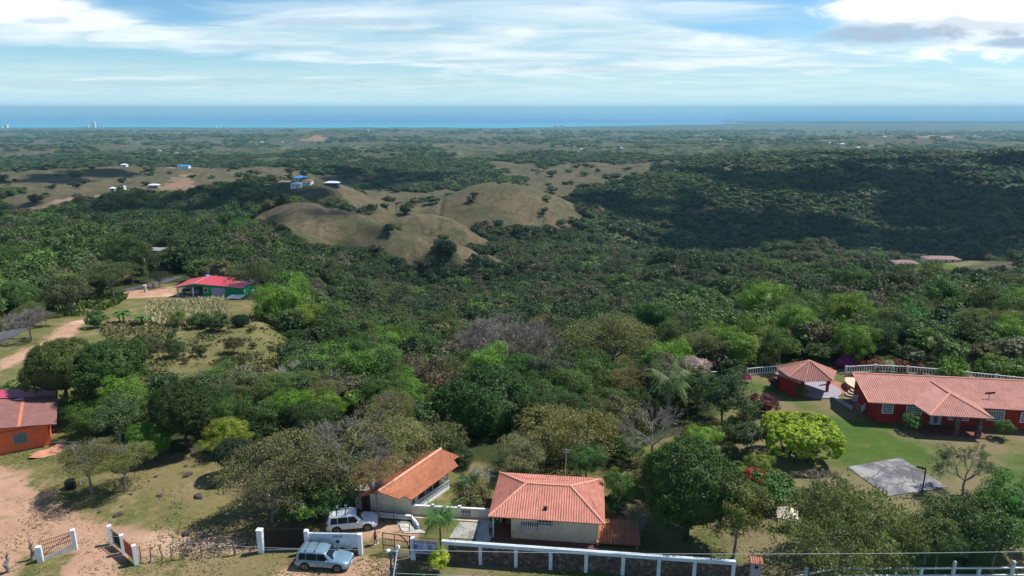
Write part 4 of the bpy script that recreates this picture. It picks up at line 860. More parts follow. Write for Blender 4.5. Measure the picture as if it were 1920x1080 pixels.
# white rail fence
rzA = zp(1570, 1054, 1.9); tall = [(1570, 1.9), (1683, 1.9), (1791, 1.9), (1902, 1.9), (2010, 1.9)]; short = [(1517, 1.35), (1628, 1.35), (1735, 1.35), (1844, 1.35), (1955, 1.35)]
rfn = root('white_rail_fence', (rzA.x, rzA.y, 0), 0, 'white concrete post and rail fence along the foot of the right hand garden', 'fence'); o3 = (rzA.x, rzA.y, 0)
yl = lambda u: 1054
pts_t = [zp(u, 1054 - (u - 1570) * .004, 1.9) for u, _ in tall]; ya = pts_t[0].y
for p in pts_t:
    m_ = MB(o3); m_.box((p.x, p.y, .92), (.22, .22, 1.84), bev=.015); m_.sphere((p.x, p.y, 1.88), .12, (1, 1, .9)); m_.tube((p.x, p.y, 1.8), (p.x, p.y, 1.86), .14, k=10); m_.build('tall_post', WHITE, rfn)
for i, (u, _) in enumerate(short):
    p = zp(u, 1071, 1.4); p.y = pts_t[0].y; m_ = MB(o3); m_.box((p.x, p.y, .7), (.24, .22, 1.4), bev=.02); m_.build('short_post', WHITE, rfn)
a = pts_t[0]; b = pts_t[-1]; l0 = zp(1466, 1079, 1.2)
m_ = MB(o3); m_.bar((a.x, a.y, 1.28), (b.x, b.y, 1.28), .1, .12); m_.bar((l0.x, l0.y - .3, 1.12), (a.x, a.y, 1.28), .1, .12); m_.bar((a.x, a.y, .6), (b.x, b.y, .6), .1, .1); m_.build('rail', WHITE, rfn)
m_ = MB(o3); m_.tube((l0.x, l0.y, 1.72), (b.x, b.y, 1.72), .012, k=4); m_.build('top_wire', IRON, rfn)
# ---------------------------------------------------------------- orange house, left edge
SLp = lambda pl: [Vector(p) for p in pl]
k0, k1 = zp(-22, 858, 0), zp(96, 833, 0); oh = root('orange_house', k1, 0, 'orange house with a weathered mauve roof and a blue dish at the left edge', 'house')
fdir = (k1 - k0).normalized(); bk = Vector((-fdir.y, fdir.x, 0)); ZE = 2.7
c_r = zp(109, 795, 2.5); rd_ = zp(24, 808, 3.7)
fr = k1 + fdir * .9 - bk * .7; q = lambda s, t, z: (fr - fdir * s + bk * t) * 1.0 + Vector((0, 0, z))
m_ = MB(k1); apx = 7.2
corr(m_, [q(0, 11.5, 2.55), q(0, 0, 2.55), q(apx, 0, 3.75), q(apx, 11.5, 3.75)], .3, .035); corr(m_, [q(2 * apx, 0, 2.55), q(2 * apx, 11.5, 2.55), q(apx, 11.5, 3.75), q(apx, 0, 3.75)], .3, .035)
rf = m_.build('roof', T_MAU, oh); m_ = MB(k1); ridge(m_, q(apx, 0, 3.75), q(apx, 11.5, 3.75), .12); m_.build('ridge_tiles', T_MAU, rf)
m_ = MB(k1); m_.bar(q(3.5, 0, 3.20), q(3.5, 9.0, 3.20), .34, .10); m_.build('orange_strip', mat('orange_sealant', (.55, .20, .10), .8), rf)
m_ = MB(k1); m_.bar(q(3.5, 9.0, 3.26), q(14, 9.0, 3.5), .16, .08); m_.build('white_flashing', WHITE, rf)
m_ = MB(k1); m_.prism([q(-.1, 9.2, 2.62), q(apx, 9.2, 3.85), q(2 * apx, 9.2, 2.65), q(2 * apx, 12.6, 2.65), q(apx, 12.6, 3.85), q(1.4, 12.6, 2.9)][:0] or [q(.2, 9.3, 2.72), q(.2, 12.3, 2.72), q(apx, 12.3, 3.93), q(apx, 9.3, 3.93)], (0, 0, .05)); m_.build('magenta_sheet', M_MAG, rf)
m_ = MB(k1); wq = lambda s, t, z=0: k1 - fdir * s + bk * t + Vector((0, 0, z)); m_.bar(wq(0, 0, 1.3), wq(13.2, 0, 1.3), .18, 2.6); m_.bar(wq(.1, .1, 1.3), wq(.1, 10.4, 1.3), .18, 2.6); m_.prism([wq(0, .05, 2.6), wq(12.6, .05, 2.6), wq(6.3, .05, 3.6)], tuple(bk * .12)); m_.bar(wq(.1, 10.3, 1.2), wq(12, 10.3, 1.2), .15, 2.4); m_.build('wall', ORANGE, oh)
wr = math.atan2(fdir.y, fdir.x); wp = wq(2.7, -.1, 1.55); window(oh, wp - k1, 1.35, 1.25, wr, mat('grey_grille', (.20, .23, .25), .5), GREYG, 2, 3)
ds = root('satellite_dish', q(apx - .2, 11.6, 3.9), 0, 'dark blue satellite dish on a short mast on the mauve roof', 'satellite dish'); m_ = MB(); m_.tube((0, 0, 0), (0, 0, .7), .04); m_.build('mast', GALV, ds)
m_ = MB(); Rm = Matrix.Rotation(R(65), 4, 'X'); prof = [(.02, 0.0), (.25, .03), (.5, .12), (.52, .13)]; m_.lathe((0, 0, 0), prof, 20); m_.bm.transform(Matrix.Translation((0, -.05, .9)) @ Rm); m_.build('dish', BLUEP, ds, smooth=True)
m_ = MB(); m_.tube((0, -.1, .6), (0, -.6, .9), .02); m_.sphere((0, -.6, .92), .06); m_.build('feed_arm', BLUEP, ds)
def pipe(name, pts, r, m, label, cat):
    t = Tub(); p0 = Vector(pts[0]); t.path([Vector(p) - p0 for p in pts], r, r, 7); me = t.mesh(name, m); o = bpy.data.objects.new(name, me); COL.objects.link(o); o.location = p0; return tag(o, label, cat)
pipe('white_pipe', [zp(97, 830, .06), zp(113, 828, .09), zp(130, 829, .07), zp(150, 830, .06)], .07, WHITE, 'white pipe lying on the grass at the corner of the orange house', 'pipe')
cf = root('pipe_rail', zp(85, 764, 0), 0, 'white pipe rail on short legs behind the orange house, under the mango trees', 'rail'); pts = [zp(85, 762, .6), zp(103, 765, .6), zp(118, 765, .6)]; o3 = cf.location; m_ = MB(o3)
for a, b in zip(pts[:-1], pts[1:]): m_.tube(a, b, .06)
m_.build('rail', WHITE, cf)
for p in pts[1:]: m_ = MB(o3); m_.tube((p.x, p.y, 0), p, .05); m_.build('leg', WHITE, cf)
def lump(name, p, rx, ry, rz_, m, label, cat, seed=0, group=None, rough=.25, sub=3):
    bm = bmesh.new(); bmesh.ops.create_icosphere(bm, subdivisions=sub, radius=1)
    for v in bm.verts:
        f = 1 + rough * mnoise.noise(v.co * 1.6 + Vector((seed * 7.1, 0, 0))) * 1.6 + rough * .35 * mnoise.noise(v.co * 5 + Vector((seed, 3, 0))); v.co = Vector((v.co.x * rx * f, v.co.y * ry * f, v.co.z * rz_ * f))
    me = bpy.data.meshes.new(name); bm.to_mesh(me); bm.free(); me.materials.append(m); o = bpy.data.objects.new(name, me); COL.objects.link(o); o.location = p; o.rotation_euler = (0, 0, seed * 1.3); return tag(o, label, cat, group)
DIRTM = mat('loose_reddish_soil', (.50, .24, .15), .95, nscale=1.5, namt=.4, bump=.5, bscale=5)
lump('dirt_heap', zp(95, 848, -.05), 1.9, 1.2, .42, DIRTM, 'low heap of reddish dirt at the corner of the orange house', 'dirt heap', 3, rough=.5)
sk = root('blue_sack', zp(118, 842, .12), 0, 'small blue and white plastic sack on the dirt heap', 'sack'); m_ = MB(); m_.sphere((0, 0, .1), .25, (1.5, .7, .5)); m_.build('sack', BLUEP, sk, True); m_ = MB(); m_.sphere((.35, .05, .1), .12, (1.2, .9, .6)); m_.build('sack_mouth', WHITE, sk, True)
rocks = [(352, 891, .62, 'largest grey boulder on the yard, left of the big bare crowned tree'), (372, 932, .7, 'wide dark boulder in the middle of the dry yard'), (222, 966, .55, 'dark twin boulder nearest the dirt drive'), (187, 960, .3, 'small dark stone beside the twin boulder at the drive'), (292, 894, .3, 'small stone in the grass above the wide boulder'), (279, 902, .2, 'tiny stone left of the small one in the grass'), (300, 930, .42, 'flat brown rock in the middle of the grass'), (378, 865, .45, 'grey rock near the dark round tree'), (290, 864, .45, 'brown rock under the bright mango tree'), (320, 852, .4, 'flat stone at the edge of the hedge trees'), (350, 1001, .6, 'dark jagged rock near the wire fence'), (246, 927, .25, 'little stone close to the flat topped tree'), (228, 950, .2, 'little stone between the tree and the drive'), (357, 846, .5, 'pale stone at the foot of the dense tree'), (448, 1025, .45, 'pale rubble stone by the fence corner'), (458, 1022, .5, 'dark rubble stone by the fence corner')]
for i, (u, v, s, lb) in enumerate(rocks): lump('rock', zp(u, v, .02), s * .85, s * .6, s * .5, ROCK, lb, 'rock', i + 1, 'stones scattered over the dry yard', .35, 2)
slab_ = zp(133, 915, 0); bt = root('water_barrel', slab_, .3, 'black plastic barrel in the shade of the flat topped tree', 'barrel'); m_ = MB(); m_.lathe((0, 0, 0), [(.42, 0), (.5, .12), (.52, .4), (.5, .8), (.42, .92), (.2, .95)], 16); m_.build('body', BLACK, bt, True); m_ = MB(); m_.tube((.95, 0, 0), (.95, 0, .95), .04); m_.build('tap_pipe', WHITE, bt)
# ranch gates
def lat(mb_, p, q_, h0, h1, nb, r):
    for i in range(nb): s = p.lerp(q_, i / (nb - 1)); mb_.tube(s + Vector((0, 0, h0)), s + Vector((0, 0, h1)), r, k=4)
a, b, c = zp(72, 1051, 0), zp(80, 1050, 0), zp(145, 1028, 0); gt = root('rusty_bar_gate', b, 0, 'open rusty steel bar gate between two white posts on a low slanting wall', 'gate')
p1_, p2_ = zp(75, 1038, 0), zp(137, 1020, 0)
m_ = MB(b); lat(m_, b + Vector((0, 0, 0)), c, .35, 1.75, 19, .022); m_.build('bars', RUST, gt); m_ = MB(b)
for h in (.4, .95, 1.4, 1.75): m_.bar(b + Vector((0, 0, h)), c + Vector((0, 0, h)), .04, .05)
m_.bar(b + Vector((0, 0, .4)), c + Vector((0, 0, 1.75)), .035, .05); m_.build('frame', RUST, gt)
for p, w, h in ((zp(77, 1053, 0), .42, 1.5), (zp(142, 1030, 0), .34, 2.0)): m_ = MB(b); m_.box((p.x, p.y, h / 2), (w, .35, h), .35, bev=.015); m_.build('post', WHITE, gt)
m_ = MB(b); a_, b_ = zp(80, 1052, 0), zp(141, 1032, 0); m_.prism([a_ , b_, b_ + Vector((0, 0, .75)), a_ + Vector((0, 0, .3))], (.08, .2, 0)); m_.build('low_wall', mat('dirty_white_wall', (.48, .45, .40), .9, nscale=2, namt=.5), gt)
P3 = [zp(210, 1020, 0), zp(233, 1038, 0), zp(256, 1058, 0)]; g2 = root('red_panel_gate', P3[0], 0, 'gate leaf of grey bars and red sheet between three white posts right of drive', 'gate')
for p in P3: m_ = MB(P3[0]); m_.box((p.x, p.y, .95), (.34, .34, 1.9), .6, bev=.015); m_.build('post', WHITE, g2)
m_ = MB(P3[0]); lat(m_, P3[0].lerp(P3[1], .15), P3[0].lerp(P3[1], .9), .2, 1.65, 14, .018)
for h in (.25, .9, 1.6): m_.bar(P3[0] + Vector((0, 0, h)), P3[1] + Vector((0, 0, h)), .03, .05)
m_.build('bars', IRON, g2); m_ = MB(P3[0]); m_.bar(P3[0].lerp(P3[1], .2) + Vector((0, 0.08, .85)), P3[0].lerp(P3[1], .85) + Vector((0, .08, .85)), .02, 1.1); m_.build('mesh_panel', mat('grey_mesh', (.12, .12, .12), .7, nscale=6, namt=.4), g2)
m_ = MB(P3[0]); m_.bar(P3[1].lerp(P3[2], .12) + Vector((0, 0, .95)), P3[1].lerp(P3[2], .88) + Vector((0, 0, .95)), .04, 1.35); m_.build('red_panel', mat('red_sheet', (.45, .06, .04), .6, nscale=2, namt=.3), g2)
# wire fence of stakes
stk = [(264, 1056), (282, 1054), (303, 1052), (323, 1051), (345, 1048), (377, 1046), (410, 1043), (441, 1041), (470, 1034)]
for i, (u, v) in enumerate(stk):
    p = zp(u, v, 0); rr = random.Random(i); t = Tub(); h = rr.uniform(1.25, 1.75); ln = Vector((rr.uniform(-.18, .18), rr.uniform(-.1, .1), h)); limb(t, (0, 0, -.1), ln, .06 if i != 7 else .12, .045 if i != 7 else .11, rr, 6, 3, .05)
    if rr.random() < .5: t.seg(ln * .8, ln * .8 + Vector((.18, 0, .2)), .03, .015, 4)
    o = bpy.data.objects.new('fence_stake', t.mesh('fence_stake', WOODG)); COL.objects.link(o); o.location = p
    side = ('directly beside the red panel gate', 'second from the red panel gate', 'third from the red panel gate', 'fourth from the red panel gate', 'crooked one, fifth from the red panel gate', 'in the shadow edge of the big tree', 'in the tree shadow left of the black gate', 'thick one beside the rubble', 'nearest the black sliding gate')[i]
    tag(o, 'thin wooden fence stake, ' + side, 'fence stake', 'rough stakes of the wire fence')
wf = root('fence_wire', zp(256, 1058, 0), 0, 'thin barbed wires strung along the rough wooden stakes', 'wire')
for h in (.5, .9, 1.25):
    t = Tub(); o0 = wf.location; prev = None
    for (u, v) in stk:
        p = zp(u, v, 0) + Vector((0, 0, h)) - o0
        if prev: t.seg(prev, p, .006, .006, 3)
        prev = p
    o = bpy.data.objects.new('strand', t.mesh('strand', WOODG)); COL.objects.link(o); o.parent = wf
for i, (u, v, h, lb) in enumerate(((17, 1072, 1.5, 'thick forked dead tree stump at the lower left corner'), (61, 1049, 1.6, 'leaning dead branch post left of the rusty bar gate'))):
    rr = random.Random(50 + i); t = Tub(); pts = limb(t, (0, 0, -.1), (.05, 0, h), .2, .1, rr, 7, 4, .08)
    for k in range(5): a = pts[rr.randint(2, 4)]; t.seg(a, a + Vector((rr.uniform(-.35, .35), rr.uniform(-.2, .2), rr.uniform(.25, .6))), .07, .02, 5)
    o = bpy.data.objects.new('dead_stump', t.mesh('dead_stump', BARKG)); COL.objects.link(o); o.location = zp(u, v, 0); tag(o, lb, 'stump')

# ---------------------------------------------------------------- cars
def suv(name, p, rz, paint, label, Ln=4.8, scale=1.0, rack=True, glassm=GLASS):
    o = root(name, p, rz, label, 'car', None); W2 = .93; bm = bmesh.new()
    # stations along the length: x, half width low, belt half width, belt z, top z (bonnet/tail), lower z
    def loft(st, mt, nm, smooth=True):
        bm = bmesh.new(); rings = []
        for (x, prof) in st:
            r = [bm.verts.new((x, y, z)) for (y, z) in prof] + [bm.verts.new((x, -y, z)) for (y, z) in prof[::-1]]; rings.append(r)
        for a, b in zip(rings[:-1], rings[1:]):
            m2 = len(a)
            for i in range(m2): j = (i + 1) % m2; bm.faces.new((a[i], a[j], b[j], b[i]))
        bm.faces.new(rings[0][::-1]); bm.faces.new(rings[-1]); bmesh.ops.recalc_face_normals(bm, faces=bm.faces[:])
        me = bpy.data.meshes.new(nm); bm.to_mesh(me); bm.free(); me.materials.append(mt)
        q = bpy.data.objects.new(nm, me); COL.objects.link(q); q.parent = o
        md = q.modifiers.new('round', 'BEVEL'); md.width = .045; md.segments = 3; md.limit_method = 'ANGLE'; md.angle_limit = R(14)
        if smooth: me.polygons.foreach_set('use_smooth', np.ones(len(me.polygons), bool))
        return q
    def sec(w, wb, zl, zb_, zt, wt): return [(w * .96, zl), (w, zl + .22), (w, zb_ * .72), (wb, zb_), (wt, zt), (wt * .5, zt + .02)]
    S_ = [(0, sec(.78, .74, .42, .86, .92, .60)), (.10, sec(.88, .84, .34, .92, .99, .66)), (.35, sec(.92, .88, .30, .96, 1.02, .7)), (1.2, sec(.93, .89, .28, .97, 1.03, .7)), (2.4, sec(.93, .89, .28, .97, 1.03, .7)), (3.35, sec(.93, .89, .28, .98, 1.06, .74)), (3.75, sec(.93, .88, .28, .95, 1.04, .74)), (4.25, sec(.92, .86, .30, .88, .97, .68)), (4.6, sec(.87, .79, .34, .78, .86, .6)), (4.78, sec(.74, .66, .40, .66, .72, .5))]
    f = Ln / 4.78; body = loft([(x * f, pr_) for x, pr_ in S_], paint, 'body')
    def cab(w0, w1, z0, z1): return [(w0, z0), (w0 * .97, z0 + .05), (w1, z1 - .06), (w1 * .86, z1), (w1 * .4, z1 + .025)]
    C_ = [(.08, cab(.82, .60, .96, 1.10)), (.30, cab(.86, .70, .96, 1.62)), (.62, cab(.87, .73, .96, 1.76)), (1.5, cab(.87, .74, .96, 1.80)), (2.35, cab(.87, .73, .96, 1.77)), (2.75, cab(.87, .71, .96, 1.66)), (3.5, cab(.84, .66, .96, 1.06))]
    cabin = loft([(x * f, pr_) for x, pr_ in C_], paint, 'cabin')
    # side glass, three panes each side, windscreen, rear glass
    def pane(pts, nm='window', mt=glassm):
        bm = bmesh.new(); vs = [bm.verts.new(p_) for p_ in pts]; fc = bm.faces.new(vs); nn = fc.normal_update() or fc.normal; r = bmesh.ops.extrude_face_region(bm, geom=[fc]); c = Vector()
        n2 = fc.normal.copy(); cen = fc.calc_center_median(); outw = Vector((0, cen.y, 0)) if abs(cen.y) > .3 else Vector((cen.x - 2.0, 0, .6))
        if n2.dot(outw) < 0: n2 = -n2
        for v in [g_ for g_ in r['geom'] if isinstance(g_, bmesh.types.BMVert)]: v.co += n2 * .022
        bmesh.ops.recalc_face_normals(bm, faces=bm.faces[:]); me = bpy.data.meshes.new(nm); bm.to_mesh(me); bm.free(); me.materials.append(mt); q = bpy.data.objects.new(nm, me); COL.objects.link(q); q.parent = o; return q
    yb_, yt_, z0, z1 = .858, .745, 1.03, 1.62
    for s in (-1, 1):
        for (xa, xb, xc, xd) in ((.42, 1.05, 1.05, .52), (1.12, 2.02, 2.02, 1.12), (2.08, 3.12, 2.62, 2.08)):
            pane([(xa * f, s * yb_, z0), (xb * f, s * yb_, z0), (xc * f, s * yt_, z1), (xd * f, s * yt_, z1)])
    pane([(3.43 * f, .68, 1.09), (3.43 * f, -.68, 1.09), (2.84 * f, -.62, 1.63), (2.84 * f, .62, 1.63)], 'windscreen'); pane([(.11 * f, .62, 1.15), (.11 * f, -.62, 1.15), (.285 * f, -.58, 1.56), (.285 * f, .58, 1.56)], 'rear_window')
    for s in (-1, 1):
        for x in (.98, 3.82):
            m_ = MB(); m_.tube((x * f, s * .66, .38), (x * f, s * .945, .38), .44, k=24); m_.build('wheel_arch', BLACK, o)
            m_ = MB(); m_.tube((x * f, s * .70, .37), (x * f, s * .965, .37), .37, k=24); w_ = m_.build('wheel', TYRE, o); m_ = MB(); m_.tube((x * f, s * .955, .37), (x * f, s * .975, .37), .235, k=20); rm = m_.build('rim', RIM, w_)
            m_ = MB()
            m_.tube((x * f, s * .976, .37), (x * f, s * .979, .37), .20, k=20); dk = m_.build('rim_well', BLACK, w_); m_ = MB()
            for k in range(6): an = k * math.pi / 3; m_.bar((x * f, s * .984, .37), (x * f + math.cos(an) * .19, s * .984, .37 + math.sin(an) * .19), .05, .012)
            m_.build('spokes', RIM, w_)
        m_ = MB(); m_.box((2.95 * f, s * 1.02, 1.1), (.16, .22, .16), bev=.03); m_.build('mirror', paint, o)
        m_ = MB(); m_.box((4.52 * f, s * .66, .76), (.42, .24, .13), bev=.03, rz=-s * .35); m_.build('headlight', LAMPW, o)
        m_ = MB(); m_.box((.10 * f, s * .80, .93), (.16, .16, .26), bev=.02); m_.build('tail_lamp', LAMPR, o)
        m_ = MB(); m_.box((2.4 * f, s * .905, .33), (1.9, .08, .1)); m_.build('sill', BLACK, o)
        for x in (1.75, 2.72): m_ = MB(); m_.box((x * f, s * .925, .90), (.18, .03, .035)); m_.build('door_handle', RIM, o)
        for x in (1.09, 2.05, 3.02): m_ = MB(); m_.box((x * f, s * .932, .68), (.014, .008, .52)); m_.build('door_seam', BLACK, o)
    m_ = MB(); m_.box((4.76 * f, 0, .60), (.06, .85, .18)); m_.build('grille', BLACK, o); m_ = MB(); m_.box((4.72 * f, 0, .44), (.16, 1.3, .16), bev=.04); m_.build('bumper', paint, o)
    m_ = MB(); m_.box((4.8 * f, 0, .5), (.02, .45, .13)); m_.build('number_plate', WHITE, o)
    if rack:
        for x in (1.05, 1.85):
            m_ = MB(); m_.bar((x * f, -.66, 1.93), (x * f, .66, 1.93), .045, .035)
            for s in (-1, 1): m_.bar((x * f, s * .64, 1.78), (x * f, s * .64, 1.94), .06, .06)
            m_.build('roof_bar', IRON, o)
            m_ = MB(); m_.bar((x * f, .35, 1.95), (x * f - .12, .42, 2.25), .05, .05); m_.bar((x * f, .56, 1.95), (x * f + .08, .52, 2.22), .05, .05); m_.build('rack_cradle', WHITE if scale < 1 else IRON, o)
    return o
def paintm(name, col, metal=.3, r=.28):
    m, n, N, L = newmat(name); tc = n('ShaderNodeTexCoord').outputs['Object']; c = mix(n, mapr(n, noi(n, tc, 1.2, 5, .6), .4, .75), rgb(col), rgb(tuple(x * .8 + .02 for x in col)))
    p = n('ShaderNodeBsdfPrincipled', {'Base Color': c, 'Roughness': r, 'Metallic': metal, 'Coat Weight': .5, 'Coat Roughness': .08}); n('ShaderNodeOutputMaterial', {0: p.outputs[0]}); return m
r0, r1_ = zp(562, 1066, 0), zp(650, 1074, 0); dcar = Vector((r1_.x - r0.x, r1_.y - r0.y, 0)).normalized()
cz = math.atan2(dcar.y, dcar.x); pc = zp(612, 1058, .5); L0 = 4.85
def place_car(uL, vL, uR, vR, Ln):                              # near-side wheel contacts (rear, front) -> rear-centre point and heading
    a = zp(uL, vL, 0); b = zp(uR, vR, 0); d = (b - a); d.z = 0; d.normalize(); nrm_ = Vector((-d.y, d.x, 0)); mid = (a + b) / 2 + nrm_ * .9
    return mid - d * (Ln / 4.78 * 2.40), math.atan2(d.y, d.x), (b - a).length
pb_, rzb, wb_ = place_car(571, 1069, 634, 1073, 4.75)
_a = suv('parked_suv', pb_, rzb, paintm('ice_blue_metallic_paint', (.24, .38, .48), .5, .25), 'light metallic blue suv with roof bars parked on the street before the white wall', 4.75)
pw_, rzw_, _ = place_car(630, 1001, 690, 995, 4.6)
_b = suv('parked_suv', pw_, rzw_, paintm('white_car_paint', (.80, .81, .84), 0, .25), 'white suv with a dark windscreen and roof bars parked in the yard behind the wall', 4.65, .99)

for _o in (_a, _b): _o.scale = (1, 1, .94)

# ---------------------------------------------------------------- people
SKIN = mat('skin', (.36, .19, .12), .6, nscale=5, namt=.1); SHIRT = mat('navy_shirt', (.03, .035, .11), .9, nscale=6, namt=.3); SHORT = mat('black_shorts', (.014, .014, .017), .9, nscale=6, namt=.2); SHOE = mat('white_shoe', (.75, .75, .75), .6, namt=.1); HAIR = mat('dark_hair', (.015, .011, .009), .7, nscale=9, namt=.2); PATT = mat('blue_patterned_cloth', (.10, .13, .28), .9, nscale=14, namt=.8, dark=(.4, .4, .45)); TROU = mat('dark_trousers', (.03, .03, .04), .9, nscale=5, namt=.3)
def skinned(name, V, E, Rd, m, parent, sub=1, rt=0):
    me = bpy.data.meshes.new(name); me.from_pydata(V, E, []); o = bpy.data.objects.new(name, me); COL.objects.link(o); me.materials.append(m); o.parent = parent
    o.modifiers.new('skin', 'SKIN'); me.update()
    for i, d in enumerate(me.skin_vertices[0].data): d.radius = (Rd[i], Rd[i] * (.8 if Rd[i] > .1 else 1)); d.use_root = (i == rt)
    s_ = o.modifiers.new('sub', 'SUBSURF'); s_.levels = sub; s_.render_levels = sub; return o
def person(p, rz, label, shirt, bottoms, shorts=True, cap=True, arms='hold', stride=.12):
    o = root('person', p, rz, label, 'person'); J = {}; V = []; Rd = []; E = []
    def v(nm, x, y, z, r): J[nm] = len(V); V.append((x, y, z)); Rd.append(r)
    v('pel', 0, 0, .93, .125); v('sp', .01, 0, 1.10, .115); v('ch', .02, 0, 1.28, .135); v('nk', .02, 0, 1.45, .055); v('hd0', .04, 0, 1.53, .075); v('hd', .05, 0, 1.63, .092); v('hd1', .045, 0, 1.70, .06)
    for s, st in ((1, stride), (-1, -stride)):
        n_ = 'l' if s > 0 else 'r'; v('hip' + n_, 0, s * .09, .88, .09); v('kn' + n_, st * .5 + .03, s * .10, .48, .055); v('an' + n_, st, s * .10, .08, .036); v('to' + n_, st + .17, s * .12, .035, .032)
        v('sh' + n_, .02, s * .175, 1.40, .052)
        if arms == 'hold': v('el' + n_, .08, s * .22, 1.14, .038); v('wr' + n_, .30, s * .08, 1.20, .026); v('pm' + n_, .36, s * .06, 1.23, .028)
        else: v('el' + n_, -.02, s * .24, 1.12, .038); v('wr' + n_, .04, s * .24, .88, .026); v('pm' + n_, .05, s * .24, .80, .028)
    lk = lambda a, b: E.append((J[a], J[b]))
    for a, b in (('pel', 'sp'), ('sp', 'ch'), ('ch', 'nk'), ('nk', 'hd0'), ('hd0', 'hd'), ('hd', 'hd1')): lk(a, b)
    for n_ in 'lr':
        for a, b in (('pel', 'hip'), ('hip', 'kn'), ('kn', 'an'), ('an', 'to'), ('ch', 'sh'), ('sh', 'el'), ('el', 'wr'), ('wr', 'pm')): lk(a if a in ('pel', 'ch') else a + n_, b + n_)
        w = Vector(V[J['wr' + n_]]); pm = Vector(V[J['pm' + n_]]); d = (pm - w).normalized(); sd = Vector((0, 1, 0)) if arms == 'hold' else Vector((1, 0, 0)); s = 1 if n_ == 'l' else -1
        for k, (of, ln) in enumerate(((-.026, .062), (-.009, .072), (.009, .068), (.026, .054))):
            a = pm + sd * of + d * .02; b = a + d * ln * .55; c = b + d * ln * .3 + Vector((0, 0, -.02)); i0 = len(V)
            for q_, r_ in ((a, .010), (b, .009), (c, .008)): V.append(tuple(q_)); Rd.append(r_)
            E += [(J['pm' + n_], i0), (i0, i0 + 1), (i0 + 1, i0 + 2)]
        i0 = len(V); a = w.lerp(pm, .4) + sd * -s * .03; b = a + sd * -s * .03 + d * .03
        for q_, r_ in ((a, .011), (b, .009)): V.append(tuple(q_)); Rd.append(r_)
        E += [(J['wr' + n_], i0), (i0, i0 + 1)]
    skinned('body', V, E, Rd, SKIN, o)
    G = lambda nm, k=1.0, dz=0: (V[J[nm]][0], V[J[nm]][1], V[J[nm]][2] + dz)
    def mid(a, b, f): a = Vector(V[J[a]]); b = Vector(V[J[b]]); return tuple(a.lerp(b, f))
    sv = [G('pel', dz=-.02), G('sp'), G('ch'), mid('ch', 'nk', .6)]; sr = [.15, .14, .155, .075]; se = [(0, 1), (1, 2), (2, 3)]
    for n_ in 'lr': i0 = len(sv); sv += [G('sh' + n_), mid('sh' + n_, 'el' + n_, .75)]; sr += [.066, .055]; se += [(2, i0), (i0, i0 + 1)]
    skinned('shirt', sv, se, sr, shirt, o)
    sv = [G('pel')]; sr = [.148]; se = []; f = .72 if shorts else .99
    for n_ in 'lr':
        i0 = len(sv); sv += [G('hip' + n_, dz=-.03), mid('hip' + n_, 'kn' + n_, .75)]; sr += [.105, .085]; se += [(0, i0), (i0, i0 + 1)]
        if not shorts: sv.append(mid('kn' + n_, 'an' + n_, .9)); sr.append(.055); se.append((i0 + 1, i0 + 2))
    skinned('shorts' if shorts else 'trousers', sv, se, sr, bottoms, o)
    for n_ in 'lr':
        a = V[J['an' + n_]]; m_ = MB(); m_.box((a[0] + .07, a[1], .045), (.27, .10, .09), bev=.03); m_.build('shoe', SHOE, o, True)
    m_ = MB(); h = V[J['hd']]; m_.sphere((h[0] - .015, 0, h[2] + .03), .102, (1, .9, .92)); hr = m_.build('hair', HAIR, o, True)
    for s in (-1, 1): m_ = MB(); m_.sphere((h[0] + .088, s * .032, h[2] - .005), .012); m_.build('eye', BLACK, o, True)
    m_ = MB(); m_.sphere((h[0] + .105, 0, h[2] - .035), .018, (1, .8, 1.4)); m_.build('nose', SKIN, o, True)
    if cap: m_ = MB(); m_.sphere((h[0], 0, h[2] + .06), .108, (1, .92, .7)); m_.box((h[0] + .13, 0, h[2] + .045), (.12, .13, .015), bev=.005); m_.build('cap', SHIRT, o, True)
    if arms == 'hold': 
        ct = root('phone', o.matrix_world @ Vector((0, 0, 0)), rz, 'small dark handset held up by the person in the navy shirt', 'phone'); M3 = Matrix.Rotation(rz, 3, 'Z'); ct.location = Vector(p) + M3 @ Vector((.43, 0, 1.25)); m_ = MB(); m_.box((0, 0, 0), (.03, .17, .10), bev=.01); m_.build('handset_case', BLACK, ct); m_ = MB(); m_.box((-.017, 0, 0), (.004, .15, .085)); m_.build('screen', GLASS, ct)
    return o
person(zp(704, 1021, 0), R(10), 'person in a navy shirt, black shorts, cap and white shoes standing beside the white car', SHIRT, SHORT)
person(zp(921, 1006, .05) , R(-80), 'person in a blue patterned top and dark trousers standing in the shaded porch entrance', PATT, TROU, False, False, 'down', .04)

# ---------------------------------------------------------------- utility poles and wires
def power_pole(p, h, label, arm=True, rz=0.0, r=.14, m=PALEC, lamp=False):
    o = root('utility_pole', p, rz, label, 'utility pole', None); m_ = MB(); m_.tube((0, 0, -.3), (0, 0, h), r, r * .7, k=12); m_.build('pole', m, o)
    if arm:
        m_ = MB(); m_.box((0, 0, h - .25), (1.3, .1, .1)); m_.build('crossarm', m, o)
        for s in (-.55, 0, .55): m_ = MB(); m_.lathe((s, 0, h - .2), [(.04, 0), (.07, .05), (.03, .1), (.07, .14), (.03, .2)], 10); m_.build('insulator', WHITE, o)
    if lamp: m_ = MB(); m_.bar((0, 0, h - .6), (.9, -.3, h + .1), .06, .06); m_.build('lamp_arm', GALV, o); m_ = MB(); m_.sphere((1.0, -.34, h + .1), .16, (1.6, .8, .5)); m_.build('lamp_head', LAMPW, o, True)
    return o
STEEL = mat('grey_steel_pole', (.10, .11, .13), .5, nscale=3, namt=.2); zt_ = 7.6; pt = zp(735, 1032, zt_)
o = root('utility_pole', (pt.x, pt.y, 0), 0, 'grey steel twin pole with two white insulators standing by the street', 'utility pole')
